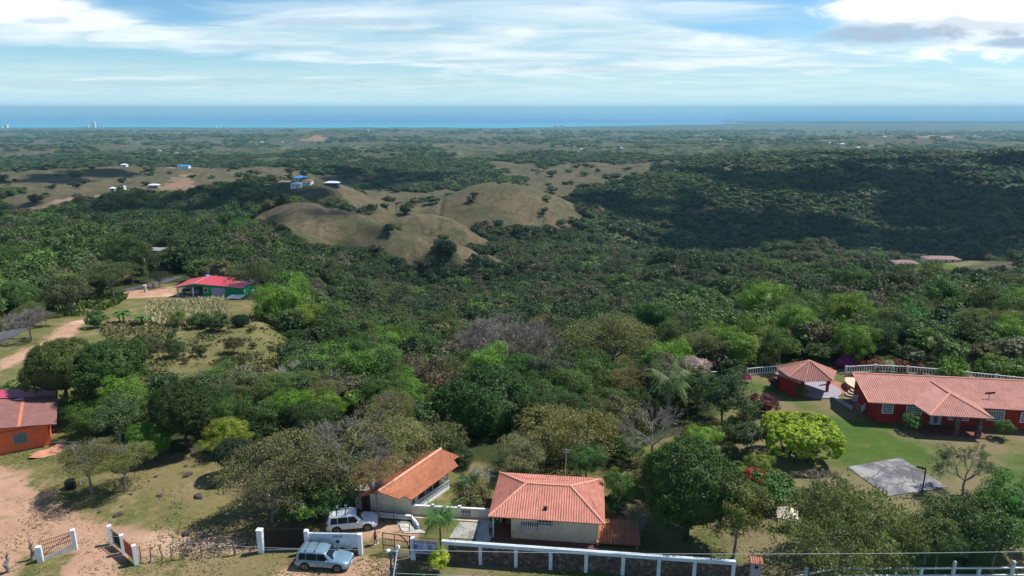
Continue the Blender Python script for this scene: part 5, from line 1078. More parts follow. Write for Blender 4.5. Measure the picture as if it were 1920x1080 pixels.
for s in (-.13, .16): m_ = MB(); m_.tube((s, 0, -.3), (s, 0, zt_), .085, .075, k=12); m_.build('pole', STEEL, o)
m_ = MB(); m_.box((0, 0, zt_ - .25), (.5, .2, .07)); m_.box((0, 0, zt_ - 1.5), (.5, .2, .07)); m_.build('bracket', STEEL, o)
for s in (-.26, .28): m_ = MB(); m_.lathe((s, 0, zt_ - .08), [(.05, 0), (.15, .03), (.17, .09), (.12, .13), (.04, .16)], 14); m_.build('insulator', WHITE, o, True)
pl2 = zp(745.5, 1026, zt_ + .2); pf = zp(735, 1085, 5.6); lp = root('street_lamp', (pf.x + .1, pf.y - .3, 0), 0, 'white bracket street lamp with a round head beside the steel pole', 'street lamp'); o3 = lp.location.copy(); m_ = MB(o3); m_.tube((o3.x, o3.y, -.3), (pf.x + .1, pf.y - .3, 5.6), .07); m_.tube((pf.x + .1, pf.y - .3, 5.6), pl2, .045); m_.build('pole', WHITE, lp)
m_ = MB(o3); m_.tube(pl2 + Vector((0, .05, -.05)), pl2 + Vector((0, -.12, .12)), .17, .12, k=16); hd_ = m_.build('lamp_head', WHITE, lp); m_ = MB(o3); m_.tube(pl2 + Vector((0, -.12, .12)), pl2 + Vector((0, -.16, .16)), .07, k=12); m_.build('photocell', IRON, hd_)
def wire(a, b, sag, label, r=.016, n_=24, cat='wire'):
    t = Tub(); a = Vector(a); b = Vector(b); pts = [a.lerp(b, i / n_) + Vector((0, 0, -sag * 4 * (i / n_) * (1 - i / n_))) - a for i in range(n_ + 1)]; t.path(pts, r, r, 4)
    o = bpy.data.objects.new('power_line', t.mesh('power_line', mat('pale_cable', (.42, .42, .42), .5, namt=.05) if 'pale_cable' not in bpy.data.materials else bpy.data.materials['pale_cable'])); COL.objects.link(o); o.location = a; return tag(o, label, cat)
wa = Vector((pt.x + .28, pt.y, zt_ + .05)); we = zp(1920, 1028, zt_ + .3); wire(wa, wa + (we - wa) * 1.25, .42, 'upper pale power line crossing in front of the stone wall')
wl = Vector((pt.x + .2, pt.y, zt_ - 1.9)); wle = wl + (we - wa) * 1.2 + Vector((0, -1.5, 0)); wire(wl, wle, .3, 'lower power line leaving the steel pole towards the right')
wlf = zp(600, 1031, zt_); wire(Vector((pt.x - .26, pt.y, zt_ + .05)), Vector((pt.x - 22, pt.y + 2.0, zt_ - .1)), .35, 'thin power line running left from the steel pole', .010)

# ---------------------------------------------------------------- right-hand property: long red house
eL = zp(1629, 755, 2.9); eR = zp(1920, 770, 2.9); rL = zp(1617, 701, 5.0)
dx = Vector((eR.x - eL.x, eR.y - eL.y, 0)).normalized(); yr = math.atan2(dx.y, dx.x); dy_ = Vector((-dx.y, dx.x, 0)); gr = 0.0
rh = root('long_red_house', (eL.x, eL.y, 0), yr, 'long crimson house with a pink tiled roof and a porch at the right edge', 'house')
LR = 34.0; half = 5.6; zE, zR = 2.9, 4.55
m_ = MB(); corr(m_, [Vector((0, 0, zE)), Vector((LR, 0, zE)), Vector((LR, half, zR)), Vector((-.25, half, zR))], .27, .035); corr(m_, [Vector((LR, half + 2.9, zE)), Vector((-.3, half + 2.9, zE)), Vector((-.25, half, zR)), Vector((LR, half, zR))], .27, .035); rf = m_.build('roof', T_PNK, rh)
m_ = MB(); ridge(m_, (-.25, half, zR), (LR, half, zR), .12); m_.bar((0, 0, zE + .02), (-.25, half, zR + .02), .12, .1); m_.build('ridge_tiles', RIDGE, rf)
m_ = MB(); m_.box((LR / 2 + .7, .9, 1.35), (LR - 1.2, .25, 2.9)); m_.box((1.25, 4.5, 1.35), (.25, 7.0, 2.9)); m_.box((LR / 2 + .7, 7.9, 1.35), (LR - 1.2, .25, 2.9)); m_.prism([(1.13, 1.0, 2.8), (1.13, 7.8, 2.8), (1.13, 5.6, 4.3)], (.25, 0, 0)); m_.build('wall', CRIM, rh)
def ux(u, v, zz_, yl_): # local x of pixel on local plane y=yl_
    lo = None; a, b, c = G_dir(u, v); o_ = Vector((eL.x, eL.y, 0)) + dy_ * yl_; t = (o_.x * dy_.x + o_.y * dy_.y) / (a * dy_.x + b * dy_.y); P_ = Vector((a * t, b * t, ZC + c * t)); return (P_ - o_).dot(dx), P_.z
for (ua, ub, va, vb) in ((1652.5, 1673.5, 757, 775), (1698, 1728, 761, 774.5), (1777, 1816, 778, 788), (1848, 1881, 773, 789), (1911, 1945, 778, 793)):
    xa, _ = ux(ua, vb, 0, .77); xb, _ = ux(ub, vb, 0, .77); _, zb2 = ux((ua + ub) / 2, vb, 0, .77); zt2 = zb2 + 1.35; 
    if ua > 1770 and ua < 1800: zt2 = zb2 + 1.1
    window(rh, ((xa + xb) / 2, .75, min((zb2 + zt2) / 2, 2.0)), xb - xa, zt2 - zb2, 0, WHITE, GREYG, max(2, int((xb - xa) / .5)), 4)
xd, _ = ux(1753, 790, 0, .77); m_ = MB(); m_.box((xd, .72, 1.1), (1.3, .08, 2.2)); dr = m_.build('door', mat('pale_blue_door', (.42, .47, .56), .5, namt=.1), rh); m_ = MB(); m_.box((xd + .0, .66, 1.15), (.45, .03, 1.5)); m_.build('pane', GREYG, dr)
# porch roof: hipped projection
xa, za = ux(1744, 772, 0, -2.4); xb, zb3 = ux(1863, 783, 0, -2.4); zb3 = 2.75; xm = (xa + xb) / 2; xm = ux(1785, 735, 0, -.2)[0] + .0
A1, B1 = Vector((xa, -2.5, 2.72)), Vector((xb, -2.5, 2.72)); pk = Vector((ux(1784, 733, 0, .6)[0], .9, 4.25)); pk2 = Vector((pk.x - .55, 4.6, 4.30)); cl_, cr_ = Vector((xa - .9, .0, 3.0)), Vector((xb - .3, .6, 3.12))
m_ = MB(); corr(m_, [A1, B1, pk], .27, .035); corr(m_, [cl_, A1, pk, pk2], .27, .03); corr(m_, [B1, cr_, pk2, pk], .27, .03); pr2 = m_.build('porch_roof', T_PNK, rh); m_ = MB(); ridge(m_, A1, pk, .11); ridge(m_, B1, pk, .11); ridge(m_, pk, pk2, .11); m_.build('ridge_tiles', RIDGE, pr2)
for u in (1795, 1838): xx_ = ux(u, 790, 0, -2.0)[0]; m_ = MB(); m_.box((xx_, -2.0, 1.35), (.55, .5, 2.7), bev=.03); m_.build('porch_pillar', STONE, rh)
m_ = MB(); m_.box(((xa + xb) / 2, -.8, .08), (xb - xa, 3.2, .16)); m_.build('porch_floor', REDPAVE, rh)
m_ = MB(); q = ux(1856, 746, 0, 1.6)[0]; m_.tube((q, 1.8, 3.4), (q, 1.8, 4.2), .03); m_.bar((q - .5, 1.8, 4.15), (q + .6, 1.8, 4.3), .05, .25); m_.build('roof_aerial', IRON, rf)
# entrance steps on the left end
st_ = root('entrance_steps', zp(1628, 768, 0), yr, 'pinkish entrance steps with white curved railings at the left end of the red house', 'steps')
for i in range(5): m_ = MB(); m_.box((-1.1 + i * .35, 0.5, .12 + i * .11), (.5 + .0 * i, 2.2 - .0 * i, .22 + i * .22 - .11 * 0), rz=0); m_.build('step', PAVE if 0 else T_PNK, st_)
m_ = MB(); m_.box((1.4, .5, .55), (2.2, 2.6, 1.1)); m_.build('landing', T_PNK, st_)
for yy, nm in ((-.75, 'near'), (1.75, 'far')):
    m_ = MB(); pts = [Vector((-1.3, yy - (.5 if yy < 0 else -.3), .95)), Vector((-.6, yy, 1.25)), Vector((.3, yy, 1.9)), Vector((1.3, yy, 2.05))]
    for a, b in zip(pts[:-1], pts[1:]): m_.bar(a, b, .12, .09); m_.bar(a - Vector((0, 0, .7)), b - Vector((0, 0, .7)), .12, .1)
    for a, b in zip(pts[:-1], pts[1:]):
        for k in range(5): q = a.lerp(b, k / 5); m_.box(q - Vector((0, 0, .37)), (.07, .07, .7))
    m_.build('railing', WHITE, st_)
# garden pavilion
pc_ = zp(1504, 728, 0); pv = root('garden_pavilion', pc_, 0, 'small red walled garden pavilion with a faceted pink tiled roof', 'pavilion')
ap = zp(1517, 676, 4.9); apl = ap - pc_; E_ = [zp(1456, 690, 3.2), zp(1479, 707, 3.15), zp(1509, 716, 2.55), zp(1562, 714, 2.6), zp(1568, 697, 2.75)]
bk1, bk2 = Vector((E_[4].x - 2.2, E_[4].y + 3.0, 2.7)), Vector((E_[0].x + 2.5, E_[0].y + 2.4, 2.7)); rim_ = [Vector(e) - pc_ for e in E_] + [bk1 - pc_, bk2 - pc_]
m_ = MB()
for a, b in zip(rim_, rim_[1:] + rim_[:1]): corr(m_, [a, b, apl], .26, .032)
rf = m_.build('roof', T_PNK, pv); m_ = MB()
for a in rim_: ridge(m_, a, apl, .09)
m_.build('ridge_tiles', RIDGE, rf)
L1, L2, L3, L4 = zp(1452, 700, 2.75) - pc_, zp(1500, 719, 2.35) - pc_, zp(1510, 712, 2.75) - pc_, zp(1470, 694, 3.15) - pc_
m_ = MB(); corr(m_, [L1, L2, L3, L4], .3, .015); m_.build('lean_to_roof', mat('pale_pink_sheet', (.50, .30, .27), .6, nscale=1, namt=.2), pv)
wv = [zp(1457, 724, 0), zp(1462, 733, 0), zp(1480, 742, 0), zp(1503, 744, 0)]; wv = [Vector((p.x, p.y, 0)) - pc_ for p in wv]
m_ = MB()
for a, b in zip(wv[:-1], wv[1:]): m_.bar(a + Vector((0, 0, 1.2)), b + Vector((0, 0, 1.2)), .2, 2.4)
m_.bar(wv[0] + Vector((0, 0, 1.0)), wv[0] + Vector((1.2, 2.2, 1.0)), .2, 2.0); m_.bar(wv[3] + Vector((0, 0, 1.1)), wv[3] + Vector((.3, 1.8, 1.1)), .2, 2.2); m_.build('wall', CRIM, pv)
wm = wv[1].lerp(wv[2], .35); window(pv, wm + Vector((.05, -.14, 1.75)), .55, .5, math.atan2((wv[2] - wv[1]).y, (wv[2] - wv[1]).x), WHITE, GLASS, 1, 2)
m_ = MB(); fl = zp(1533, 733, .12) - pc_; m_.tube(fl + Vector((0, .8, -.12)), fl + Vector((0, .8, .05)), 3.3, k=36); m_.build('floor', LILAC, pv)
for u, v in ((1550, 736), (1503, 742), (1554, 722)): p = zp(u, v, 0) - pc_; m_ = MB(); m_.tube(p, p + Vector((0, 0, 2.6)), .2, k=12); m_.build('pillar', CRIM, pv)
m_ = MB(); p = fl + Vector((1.3, 1.9, -.14)); m_.tube(p, p + Vector((0, 0, .15)), 3.4, k=36); m_.build('outer_step', TERRA, pv)
slab('path', [zp(1548, 739, .02), zp(1558, 737, .02), zp(1600, 763, .02), zp(1596, 768, .02)], PALEC)
# raised pool terrace
pp_ = zp(1637, 720, 1.0); pt_ = root('pool_terrace', (pp_.x, pp_.y, 0), 0, 'round raised cream terrace with steps around a small blue pool', 'pool'); m_ = MB(); m_.tube((0, 0, 0), (0, 0, .95), 3.5, k=48); m_.build('drum', TERRA, pt_); m_ = MB(); m_.tube((0, 0, .95), (0, 0, 1.05), 3.55, k=48); m_.build('deck', mat('cream_deck', (.60, .46, .34), .8, nscale=1, namt=.2), pt_)
m_ = MB(); q = zp(1640, 722, 1.05) - pt_.location; m_.tube((q.x - .9, q.y, 1.05), (q.x - .9, q.y, 1.10), 1.2, k=32); m_.build('rim', BLUEP, pt_); m_ = MB(); m_.tube((q.x - .9, q.y, 1.10), (q.x - .9, q.y, 1.105), 1.1, k=32); m_.build('pool_water', BLUEW, pt_)
for i in range(3):
    m_ = MB(); an = R(205); r_ = 3.35 + i * .42; hgt_ = .78 - i * .26; c_ = Vector((math.cos(an) * r_, math.sin(an) * r_, 0)); m_.tube(c_, c_ + Vector((0, 0, hgt_)), .7, k=24); m_.build('step', PAVE, pt_)
# court slab and hoop
cs = [zp(1588, 876, .03), zp(1688, 859, .03), zp(1776, 914, .03), zp(1665, 931, .03)]
m, n, N, L = newmat('stained_court_concrete'); tc = n('ShaderNodeTexCoord').outputs['Object']; c = mix(n, mapr(n, noi(n, tc, .28, 7, .68, .4), .42, .60), (.085, .083, .10), (.27, .265, .26)); c = mix(n, mth(n, 'MULTIPLY', mapr(n, noi(n, tc, 1.6, 7, .75), .56, .68), .8), c, (.42, .41, .39)); c = mix(n, mth(n, 'MULTIPLY', mapr(n, noi(n, tc, .8, 6, .8), .56, .7), .7), c, (.05, .05, .06)); wv_ = n('ShaderNodeMixRGB', {0: .25, 1: tc, 2: n('ShaderNodeTexNoise', {'Vector': tc, 'Scale': 1.5}).outputs[1]}).outputs[0]; c = mix(n, mapr(n, n('ShaderNodeTexVoronoi', {'Vector': wv_, 'Scale': .42}, feature='DISTANCE_TO_EDGE').outputs[0], .02, .006), c, (.06, .07, .035))
p = n('ShaderNodeBsdfPrincipled', {'Base Color': c, 'Roughness': .85}); n('ShaderNodeOutputMaterial', {0: p.outputs[0]}); slab('court_slab', cs, m, 'weathered grey concrete court slab on the lawn before the red house', .05, 0, 'court')
hb = zp(1728, 927, .08); hp = root('basketball_hoop', hb, 0, 'dark wooden hoop post with a crossbar on the concrete court', 'hoop'); ht = 2.9
m_ = MB(); m_.tube((0, 0, 0), (0, 0, ht), .07); m_.build('post', WOOD, hp); m_ = MB(); m_.bar((0, 0, ht), (-.75, .3, ht + .05), .09, .2); m_.bar((0, 0, ht - .6), (-.4, .15, ht), .05, .05); m_.build('crossbar', WOOD, hp); m_ = MB(); m_.bar((-.9, -.1, .1), (1.2, .15, .1), .12, .12); m_.build('base_beam', WOODG, hp)
# white balustrade round the garden
def picket(pts, label, h=1.05):
    p0 = pts[0]; o = root('white_balustrade', p0, 0, label, 'fence', 'white balustrades round the red house garden'); m_ = MB(p0); Lt = 0
    for a, b in zip(pts[:-1], pts[1:]):
        m_.bar(a + Vector((0, 0, h)), b + Vector((0, 0, h)), .12, .1); m_.bar(a + Vector((0, 0, .12)), b + Vector((0, 0, .12)), .12, .1); k = int((b - a).length / .38)
        for i in range(k): q = a.lerp(b, (i + .5) / k); m_.box(q + Vector((0, 0, h * .55)), (.10, .08, h * .85), math.atan2((b - a).y, (b - a).x))
    m_.build('pickets', WHITE, o)
    for a, b in zip(pts[:-1], pts[1:]):
        k = max(1, int((b - a).length / 3))
        for i in range(k): q = a.lerp(b, i / k); m_ = MB(p0); m_.box(q + Vector((0, 0, (h + .15) / 2)), (.22, .22, h + .15)); m_.build('post', WHITE, o)
picket([zp(1292, 722, .1), zp(1318, 712, .1), zp(1400, 704, .1), zp(1462, 698, .1)], 'white balustrade along the back of the lawn left of the pavilion')
picket([zp(1585, 700, .1), zp(1640, 697, .1), zp(1700, 700, .1), zp(1760, 705, .1), zp(1920, 722, .1)], 'white balustrade half hidden by shrubs behind the long red house')
# small canopy and table
cn = root('patio_canopy', zp(1474, 988, 0), R(-20), 'small cream canvas canopy on a wooden frame under the garden trees', 'canopy'); m_ = MB(); m_.prism([(-1.5, -1.2, 1.5), (1.5, -1.2, 1.5), (0, .4, 2.5)], (0, 0, .04)); m_.prism([(-1.5, -1.2, 1.5), (0, .4, 2.5), (-1.5, 1.6, 1.6)], (0, 0, .04)); m_.prism([(1.5, -1.2, 1.5), (1.5, 1.6, 1.6), (0, .4, 2.5)], (0, 0, .04)); m_.build('canvas', mat('cream_canvas', (.66, .58, .45), .9, namt=.15), cn)
for sx_, sy_ in ((-1.4, -1.1), (1.4, -1.1), (-1.4, 1.5), (1.4, 1.5)): m_ = MB(); m_.tube((sx_, sy_, 0), (sx_, sy_, 1.55), .05); m_.build('leg', WOOD, cn)
m_ = MB()
for i in range(9): m_.box((-1.4 + i * .35, -1.15, 1.0), (.04, .04, .8))
m_.bar((-1.4, -1.15, 1.4), (1.4, -1.15, 1.4), .05, .05); m_.bar((-1.4, -1.15, .6), (1.4, -1.15, .6), .05, .05); m_.build('side_rail', WOOD, cn)
for _c in cn.children: _c.scale = (.62, .62, .8)
cc_ = root('charcoal_log', zp(1623, 951, .15), R(-35), 'dark charred log lying on the grass below the concrete court', 'log'); t = Tub(); limb(t, (-1.0, 0, .1), (1.0, 0, .1), .22, .16, random.Random(4), 7, 4, .06); t.seg((.3, 0, .2), (.5, .3, .4), .08, .04, 5); o = bpy.data.objects.new('log', t.mesh('log', BARKD)); COL.objects.link(o); o.parent = cc_
# dark animal-like horses? small dark horse standing behind the rail fence
def horse(p, rz, s, m, label):
    o = root('horse', p, rz, label, 'horse'); V = [(0, 0, 1.25), (.5, 0, 1.28), (.95, 0, 1.28), (1.25, 0, 1.05), (1.6, 0, .62), (1.78, 0, .42), (-.45, 0, 1.3), (-.6, 0, 1.15), (-.75, 0, .75), (-.7, 0, .45)]; Rd = [.30, .31, .27, .17, .11, .07, .27, .09, .05, .03]; E = [(0, 1), (1, 2), (2, 3), (3, 4), (4, 5), (0, 6), (6, 7), (7, 8), (8, 9)]
    for y in (-.16, .16):
        i = len(V); V += [(.75, y, 1.0), (.78, y, .62), (.78, y, .12), (.86, y, .04)]; Rd += [.13, .07, .05, .06]; E += [(2, i), (i, i + 1), (i + 1, i + 2), (i + 2, i + 3)]
        i = len(V); V += [(-.3, y, .98), (-.48, y, .58), (-.40, y, .12), (-.32, y, .04)]; Rd += [.15, .065, .05, .06]; E += [(6, i), (i, i + 1), (i + 1, i + 2), (i + 2, i + 3)]
    V = [tuple(c * s for c in v) for v in V]; Rd = [r * s for r in Rd]; skinned('body', V, E, Rd, m, o, 2); m_ = MB()
    for sy in (-.05, .05): m_.tube((1.5 * s, sy * s, .72 * s), (1.46 * s, sy * 1.3 * s, .86 * s), .03 * s, .01)
    m_.bar((1.0 * s, 0, 1.42 * s), (1.42 * s, 0, .92 * s), .04, .12 * s); m_.build('mane', BLACK, o); return o
horse(zp(1795, 1066, 0), R(5), .72, mat('black_hide', (.02, .017, .016), .6, nscale=4, namt=.2), 'small black animal grazing behind the white rail fence')

# ---------------------------------------------------------------- green house and its yard
gz = H(*hit(400, 558).xy); Z8 = gz
qz = lambda u, v, dz: zp(u, v, Z8 + dz)
b0g, b1g = qz(334, 556, 0), qz(457, 557, 0); gd = (b1g - b0g); gd.z = 0; Wg = gd.length; gd.normalize(); yg = math.atan2(gd.y, gd.x)
gh = root('green_house', b0g, yg, 'green house with a crimson metal roof and open carport beyond the field', 'house')
rL_, rM, rR_ = 0.0, 5.0, 12.2; dp = 8.0; fr_ = -.7
WG = Wg; s = WG / 16.0; X0, X1, X2, X3 = -.6 * s, 4.6 * s, 11.2 * s, WG + .4
m_ = MB(); h = lambda x: 3.55 - abs(x - X1) / (X3 - X1) * 1.0 if x > X1 else 3.55 - (X1 - x) / (X1 - X0) * 1.05
m_.prism([(X0, fr_, h(X0)), (X1, fr_, h(X1)), (X1, dp, h(X1)), (X0, dp, h(X0))], (0, 0, .06)); m_.prism([(X1, fr_, h(X1)), (X2, fr_, h(X2)), (X2, dp, h(X2)), (X1, dp, h(X1))], (0, 0, .06)); m_.prism([(X2, fr_, h(X2)), (X3, fr_, h(X3)), (X3, dp - 3.0, h(X3)), (X2, dp - 3.0, h(X2))], (0, 0, .06))
rf = m_.build('roof', M_RED, gh); m_ = MB(); m_.bar((X1, fr_, h(X1) + .08), (X1, dp, h(X1) + .08), .3, .05); m_.bar((X0, fr_ - .02, h(X0) + .02), (X1, fr_ - .02, h(X1) + .02), .05, .12); m_.bar((X1, fr_ - .02, h(X1) + .02), (X3, fr_ - .02, h(X3) + .02), .05, .12); m_.build('ridge_and_trim', mat('pale_red_trim', (.55, .22, .22), .5, namt=.1), rf)
xs0 = 6.2 * s; m_ = MB(); m_.prism([(xs0, 0, 0), (WG, 0, 0), (WG, 0, h(WG) - .03), (xs0, 0, h(xs0) - .03)], (0, .15, 0)); m_.box((WG, 2.6, 1.2), (.15, 5.0, 2.4)); m_.box((xs0, 3.8, 1.5), (.15, 7.2, 3.0)); m_.box((WG / 2, 7.4, 1.2), (WG, .15, 2.4)); m_.prism([(0, 0, h(0) - .35), (xs0 + .05, -.02, h(xs0) - .55), (xs0 + .05, -.02, h(xs0) - .03), (X1, -.02, h(X1) - .03), (0, -.02, h(0) - .03)], (0, .1, 0)); m_.build('wall', GREENP, gh)
for x in (.1, 3.9 * s): m_ = MB(); m_.box((x, -.1, 1.25), (.3, .3, 2.5)); m_.build('carport_post', WHITE, gh)
window(gh, (7.0 * s, -.03, 1.75), .95, 1.1, 0, WHITE, GLASS, 1, 2, bars=False); m_ = MB(); m_.box((10.0 * s, -.03, 1.25), (3.3 * s, .06, 2.3)); m_.build('shutter_door', mat('pale_lilac_shutter', (.40, .40, .58), .5, namt=.1), gh)
m_ = MB(); m_.box((WG + .09, .9, 1.4), (.03, .6, .8)); m_.build('side_window', WHITE, gh); m_ = MB(); m_.box((WG / 2, 3.2, .03), (WG, 8, .1)); m_.build('floor', CONC, gh)
suv('carport_car', gh.matrix_world @ Vector((0, 0, 0)) + Vector((.2, 2.2, .05)) + b0g * 0 if False else Vector((b0g.x + .35, b0g.y + 2.0, Z8 + .06)), yg, paintm('silver_car_paint', (.45, .46, .48), .4), 'silver car parked in the shade of the green house carport', 4.3, 1, False)
tk = root('water_tank', (b0g.x + X1 - .4, b0g.y + 7.6, Z8), 0, 'light blue water tank behind the ridge of the crimson roof', 'water tank'); m_ = MB()
for a_ in range(4): m_.tube((.35 * math.cos(a_ * 1.57), .35 * math.sin(a_ * 1.57), 0), (.35 * math.cos(a_ * 1.57), .35 * math.sin(a_ * 1.57), 3.1), .05)
m_.build('stand', IRON, tk); m_ = MB(); m_.lathe((0, 0, 3.1), [(.45, 0), (.5, .1), (.5, .6), (.42, .75), (.15, .82)], 18); m_.build('tank', mat('light_blue_plastic', (.08, .25, .65), .4), tk, True)
ty = qz(441, 562, 0); td = root('white_trailer', ty, yg, 'white flat panel table leaning on props beside the green house', 'table'); m_ = MB(); m_.prism([(-1.9, -.9, .5), (1.7, -.9, .5), (2.3, .9, 1.0), (-1.3, .9, 1.0)], (0, 0, .09)); m_.build('top', WHITE, td)
for p in ((-1.7, -.8, .5), (1.6, -.8, .5), (2.1, .8, 1.0), (-1.2, .8, 1.0)): m_ = MB(); m_.tube((p[0], p[1], 0), p, .05); m_.build('leg', GALV, td)
for (u, v, h_, lb, lamp) in ((280, 545, 8.2, 'concrete utility pole with a lamp arm by the green house drive', True), (180, 530, 8.0, 'concrete utility pole with a white lamp among the trees left of the drive', True)):
    p = hit(u, v); power_pole(p, h_ * 1.02, lb, arm=False, lamp=lamp, rz=R(150), r=.10, m=WOODG)
for (u, v, lb) in ((273, 548, 'left grey concrete gate pillar at the green house drive'), (288, 540, 'right pale gate pillar at the green house drive')):
    p = hit(u, v); o = root('gate_pillar', p, 0, lb, 'pillar'); m_ = MB(); m_.box((0, 0, .9), (.5, .5, 1.8), bev=.03); m_.build('shaft', PALEC, o); m_ = MB(); m_.box((0, 0, 1.86), (.7, .7, .12)); m_.build('cap', WHITE, o)
def small_house(name, u, v, w, d, h, rz, roofm, wallm, label, cat='house', hip=True, rh_=1.1, nwin=2, D=None):
    p = hit(u, v) if D is None else Vector((at(u, v, D).x, D, H(at(u, v, D).x, D)))
    o = root(name, p, R(rz), label, cat); m_ = MB(); m_.box((0, d / 2, h / 2 - .4), (w, d, h + .8)); m_.build('wall', wallm, o); m_ = MB(); ov = .5
    A, B, C, D_ = (-w / 2 - ov, -ov, h), (w / 2 + ov, -ov, h), (w / 2 + ov, d + ov, h), (-w / 2 - ov, d + ov, h); t = (d / 2 if hip else 0)
    P1, P2 = (-w / 2 - ov + min(t, w / 2), d / 2, h + rh_), (w / 2 + ov - min(t, w / 2), d / 2, h + rh_); bm = m_.bm; vs = [bm.verts.new(x) for x in (A, B, C, D_, P1, P2)]
    for f in ((0, 1, 5, 4), (2, 3, 4, 5), (1, 2, 5), (3, 0, 4), (3, 2, 1, 0)): bm.faces.new([vs[i] for i in f])
    m_.build('roof', roofm, o)
    for i in range(nwin): x = -w / 2 + w * (i + .5) / nwin; m_ = MB(); m_.box((x, -.03, h * .55), (min(1.2, w / nwin * .5), .06, 1.1)); m_.build('window', GLASS, o)
    m_ = MB(); m_.box((w * .05, -.04, 1.0), (.9, .08, 2.0)); m_.build('door', WOOD, o); return o
small_house('tin_roof_shed', 291, 481, 9, 5, 2.3, -4, TIN, mat('slate_blue_wall', (.14, .17, .24), .8), 'low slate grey shed with a patched tin roof in the scrub behind the green house', 'shed', False, .7, 1)
small_house('scrub_shed', 163, 480, 7, 5, 2.2, 10, TIN, mat('bluish_wall', (.15, .20, .28), .8), 'small bluish tin roofed shed half hidden in the trees at left', 'shed', False, .6, 1)
small_house('edge_house', -4, 424, 9, 6, 2.6, 0, TIN, WHITE, 'white walled hut cut by the left edge above the trees', 'house', False, .7, 1)
BLR = mat('bright_blue_roof', (.05, .22, .60), .5, namt=.15); ORR = mat('distant_orange_roof', (.45, .16, .09), .8, namt=.2); WHR = mat('white_roof', (.62, .64, .68), .6, namt=.15); MAR = mat('distant_mauve_roof', (.26, .16, .15), .8, namt=.2)
D6 = 600
for (nm, u, v, w, d, h, rz, rm, wm_, lb, D) in (
 ('blue_roof_house', 563, 352, 11, 9, 3.2, 5, BLR, mat('pale_blue_wall', (.45, .55, .62), .8), 'far house with a bright blue hipped roof on the left ridge', 650), ('white_house', 556, 368, 9, 7, 3.6, 0, WHR, WHITE, 'white two storey house beside the ridge road', 598), ('orange_roof_house', 576, 366, 8, 7, 4.2, -6, ORR, WHITE, 'tall white house with an orange roof next to the white two storey house', 603),
 ('dark_blue_house', 622, 366, 12, 7, 3.4, -4, WHR, mat('dark_blue_wall', (.04, .06, .14), .7), 'dark blue flat roofed house alone on the dry ridge', 605), ('low_house', 533, 352, 12, 6, 2.4, 5, MAR, CREAM, 'low brown roofed house left of the bright blue roof', 650), ('far_hut', 287, 353, 10, 6, 3, 0, WHR, mat('grey_hut_wall', (.25, .28, .33), .8), 'grey white house beside the red quarry scar on the left hill', None),
 ('hilltop_house', 342, 307, 16, 8, 4, 0, BLR, WHITE, 'white house with a blue roof on top of the left hill', 990), ('hilltop_shed', 318, 308, 12, 7, 3, 0, MAR, WHITE, 'pale low house just left of the blue roof on the left hill', 985), ('ridge_hut', 231, 311, 8, 6, 3, 0, WHR, WHITE, 'tiny white hut on the crest of the left hill', 980),
 ('tank_hut', 210, 358, 4, 4, 2.2, 0, WHR, WHITE, 'tiny white hut on the left slope, left one of two', None), ('pump_hut', 229, 355, 4, 4, 2.2, 0, WHR, WHITE, 'tiny white hut on the left slope, right one of two', None),
 ('knoll_house', 1700, 501, 13, 8, 2.2, -8, MAR, CREAM, 'low mauve roofed house on the lawn knoll beyond the wood', None), ('knoll_cabin', 1622, 497, 9, 8, 2.8, 0, MAR, CREAM, 'small brown pyramid roofed cabin left of the lawn knoll', None), ('knoll_villa', 1770, 493, 20, 8, 2.2, -3, MAR, CREAM, 'long low mauve roofed house at the far end of the lawn knoll', None)):
    small_house(nm, u, v, w, d, h, rz, rm, wm_, lb, 'house', True, 1.4, 2, D)
# roads
def road(pts, w, m, lift=.06, nm='road'):
    sm = []
    for i in range(len(pts) - 1):
        a, b = pts[i], pts[i + 1]; k = max(2, int((b - a).length / 4))
        for j in range(k): sm.append(a.lerp(b, j / k))
    sm.append(pts[-1]); V = []; F = []
    for i, p in enumerate(sm):
        d = (sm[min(i + 1, len(sm) - 1)] - sm[max(i - 1, 0)]); d.z = 0; d.normalize(); nn = Vector((-d.y, d.x, 0))
        for s in (-1, -.33, .33, 1): q = p + nn * s * w / 2; V.append((q.x, q.y, H(q.x, q.y) + lift))
    for i in range(len(sm) - 1):
        for j in range(3): a = i * 4 + j; F.append((a, a + 1, a + 5, a + 4))
    me = bpy.data.meshes.new(nm); me.from_pydata(V, [], F); me.materials.append(m); o = bpy.data.objects.new(nm, me); COL.objects.link(o); o['kind'] = 'structure'; return [(p.x, p.y) for p in pts]
ASPH = mat('asphalt', (.085, .088, .095), .9, nscale=.3, namt=.4, dark=(.055, .055, .06)); GRAV = mat('gravel_verge', (.40, .36, .31), .95, nscale=1.2, namt=.5, dark=(.22, .18, .14))
ROADS = []
ROADS.append((road([hit(-40, 652), hit(5, 632), hit(40, 612), hit(62, 600), hit(75, 592)], 4.2, ASPH), 5))
ROADS.append((road([hit(238, 545), hit(265, 539), hit(300, 530), hit(330, 519)], 4.0, ASPH), 7))
ROADS.append((road([hit(300, 430), hit(400, 418), hit(450, 405), hit(500, 388), hit(540, 376), hit(600, 360)], 6, ASPH, .15), 9))
ROADS.append((road([hit(-20, 415), hit(60, 390), hit(150, 372), hit(250, 362)], 5, mat('dirt_road', (.28, .20, .15), .95), .2), 8))
road([Vector((-60, 45.2, 0)), Vector((-15, 46.6, 0)), Vector((0, 45.5, 0)), Vector((60, 41, 0))], 4.0, ASPH, .015, 'street')
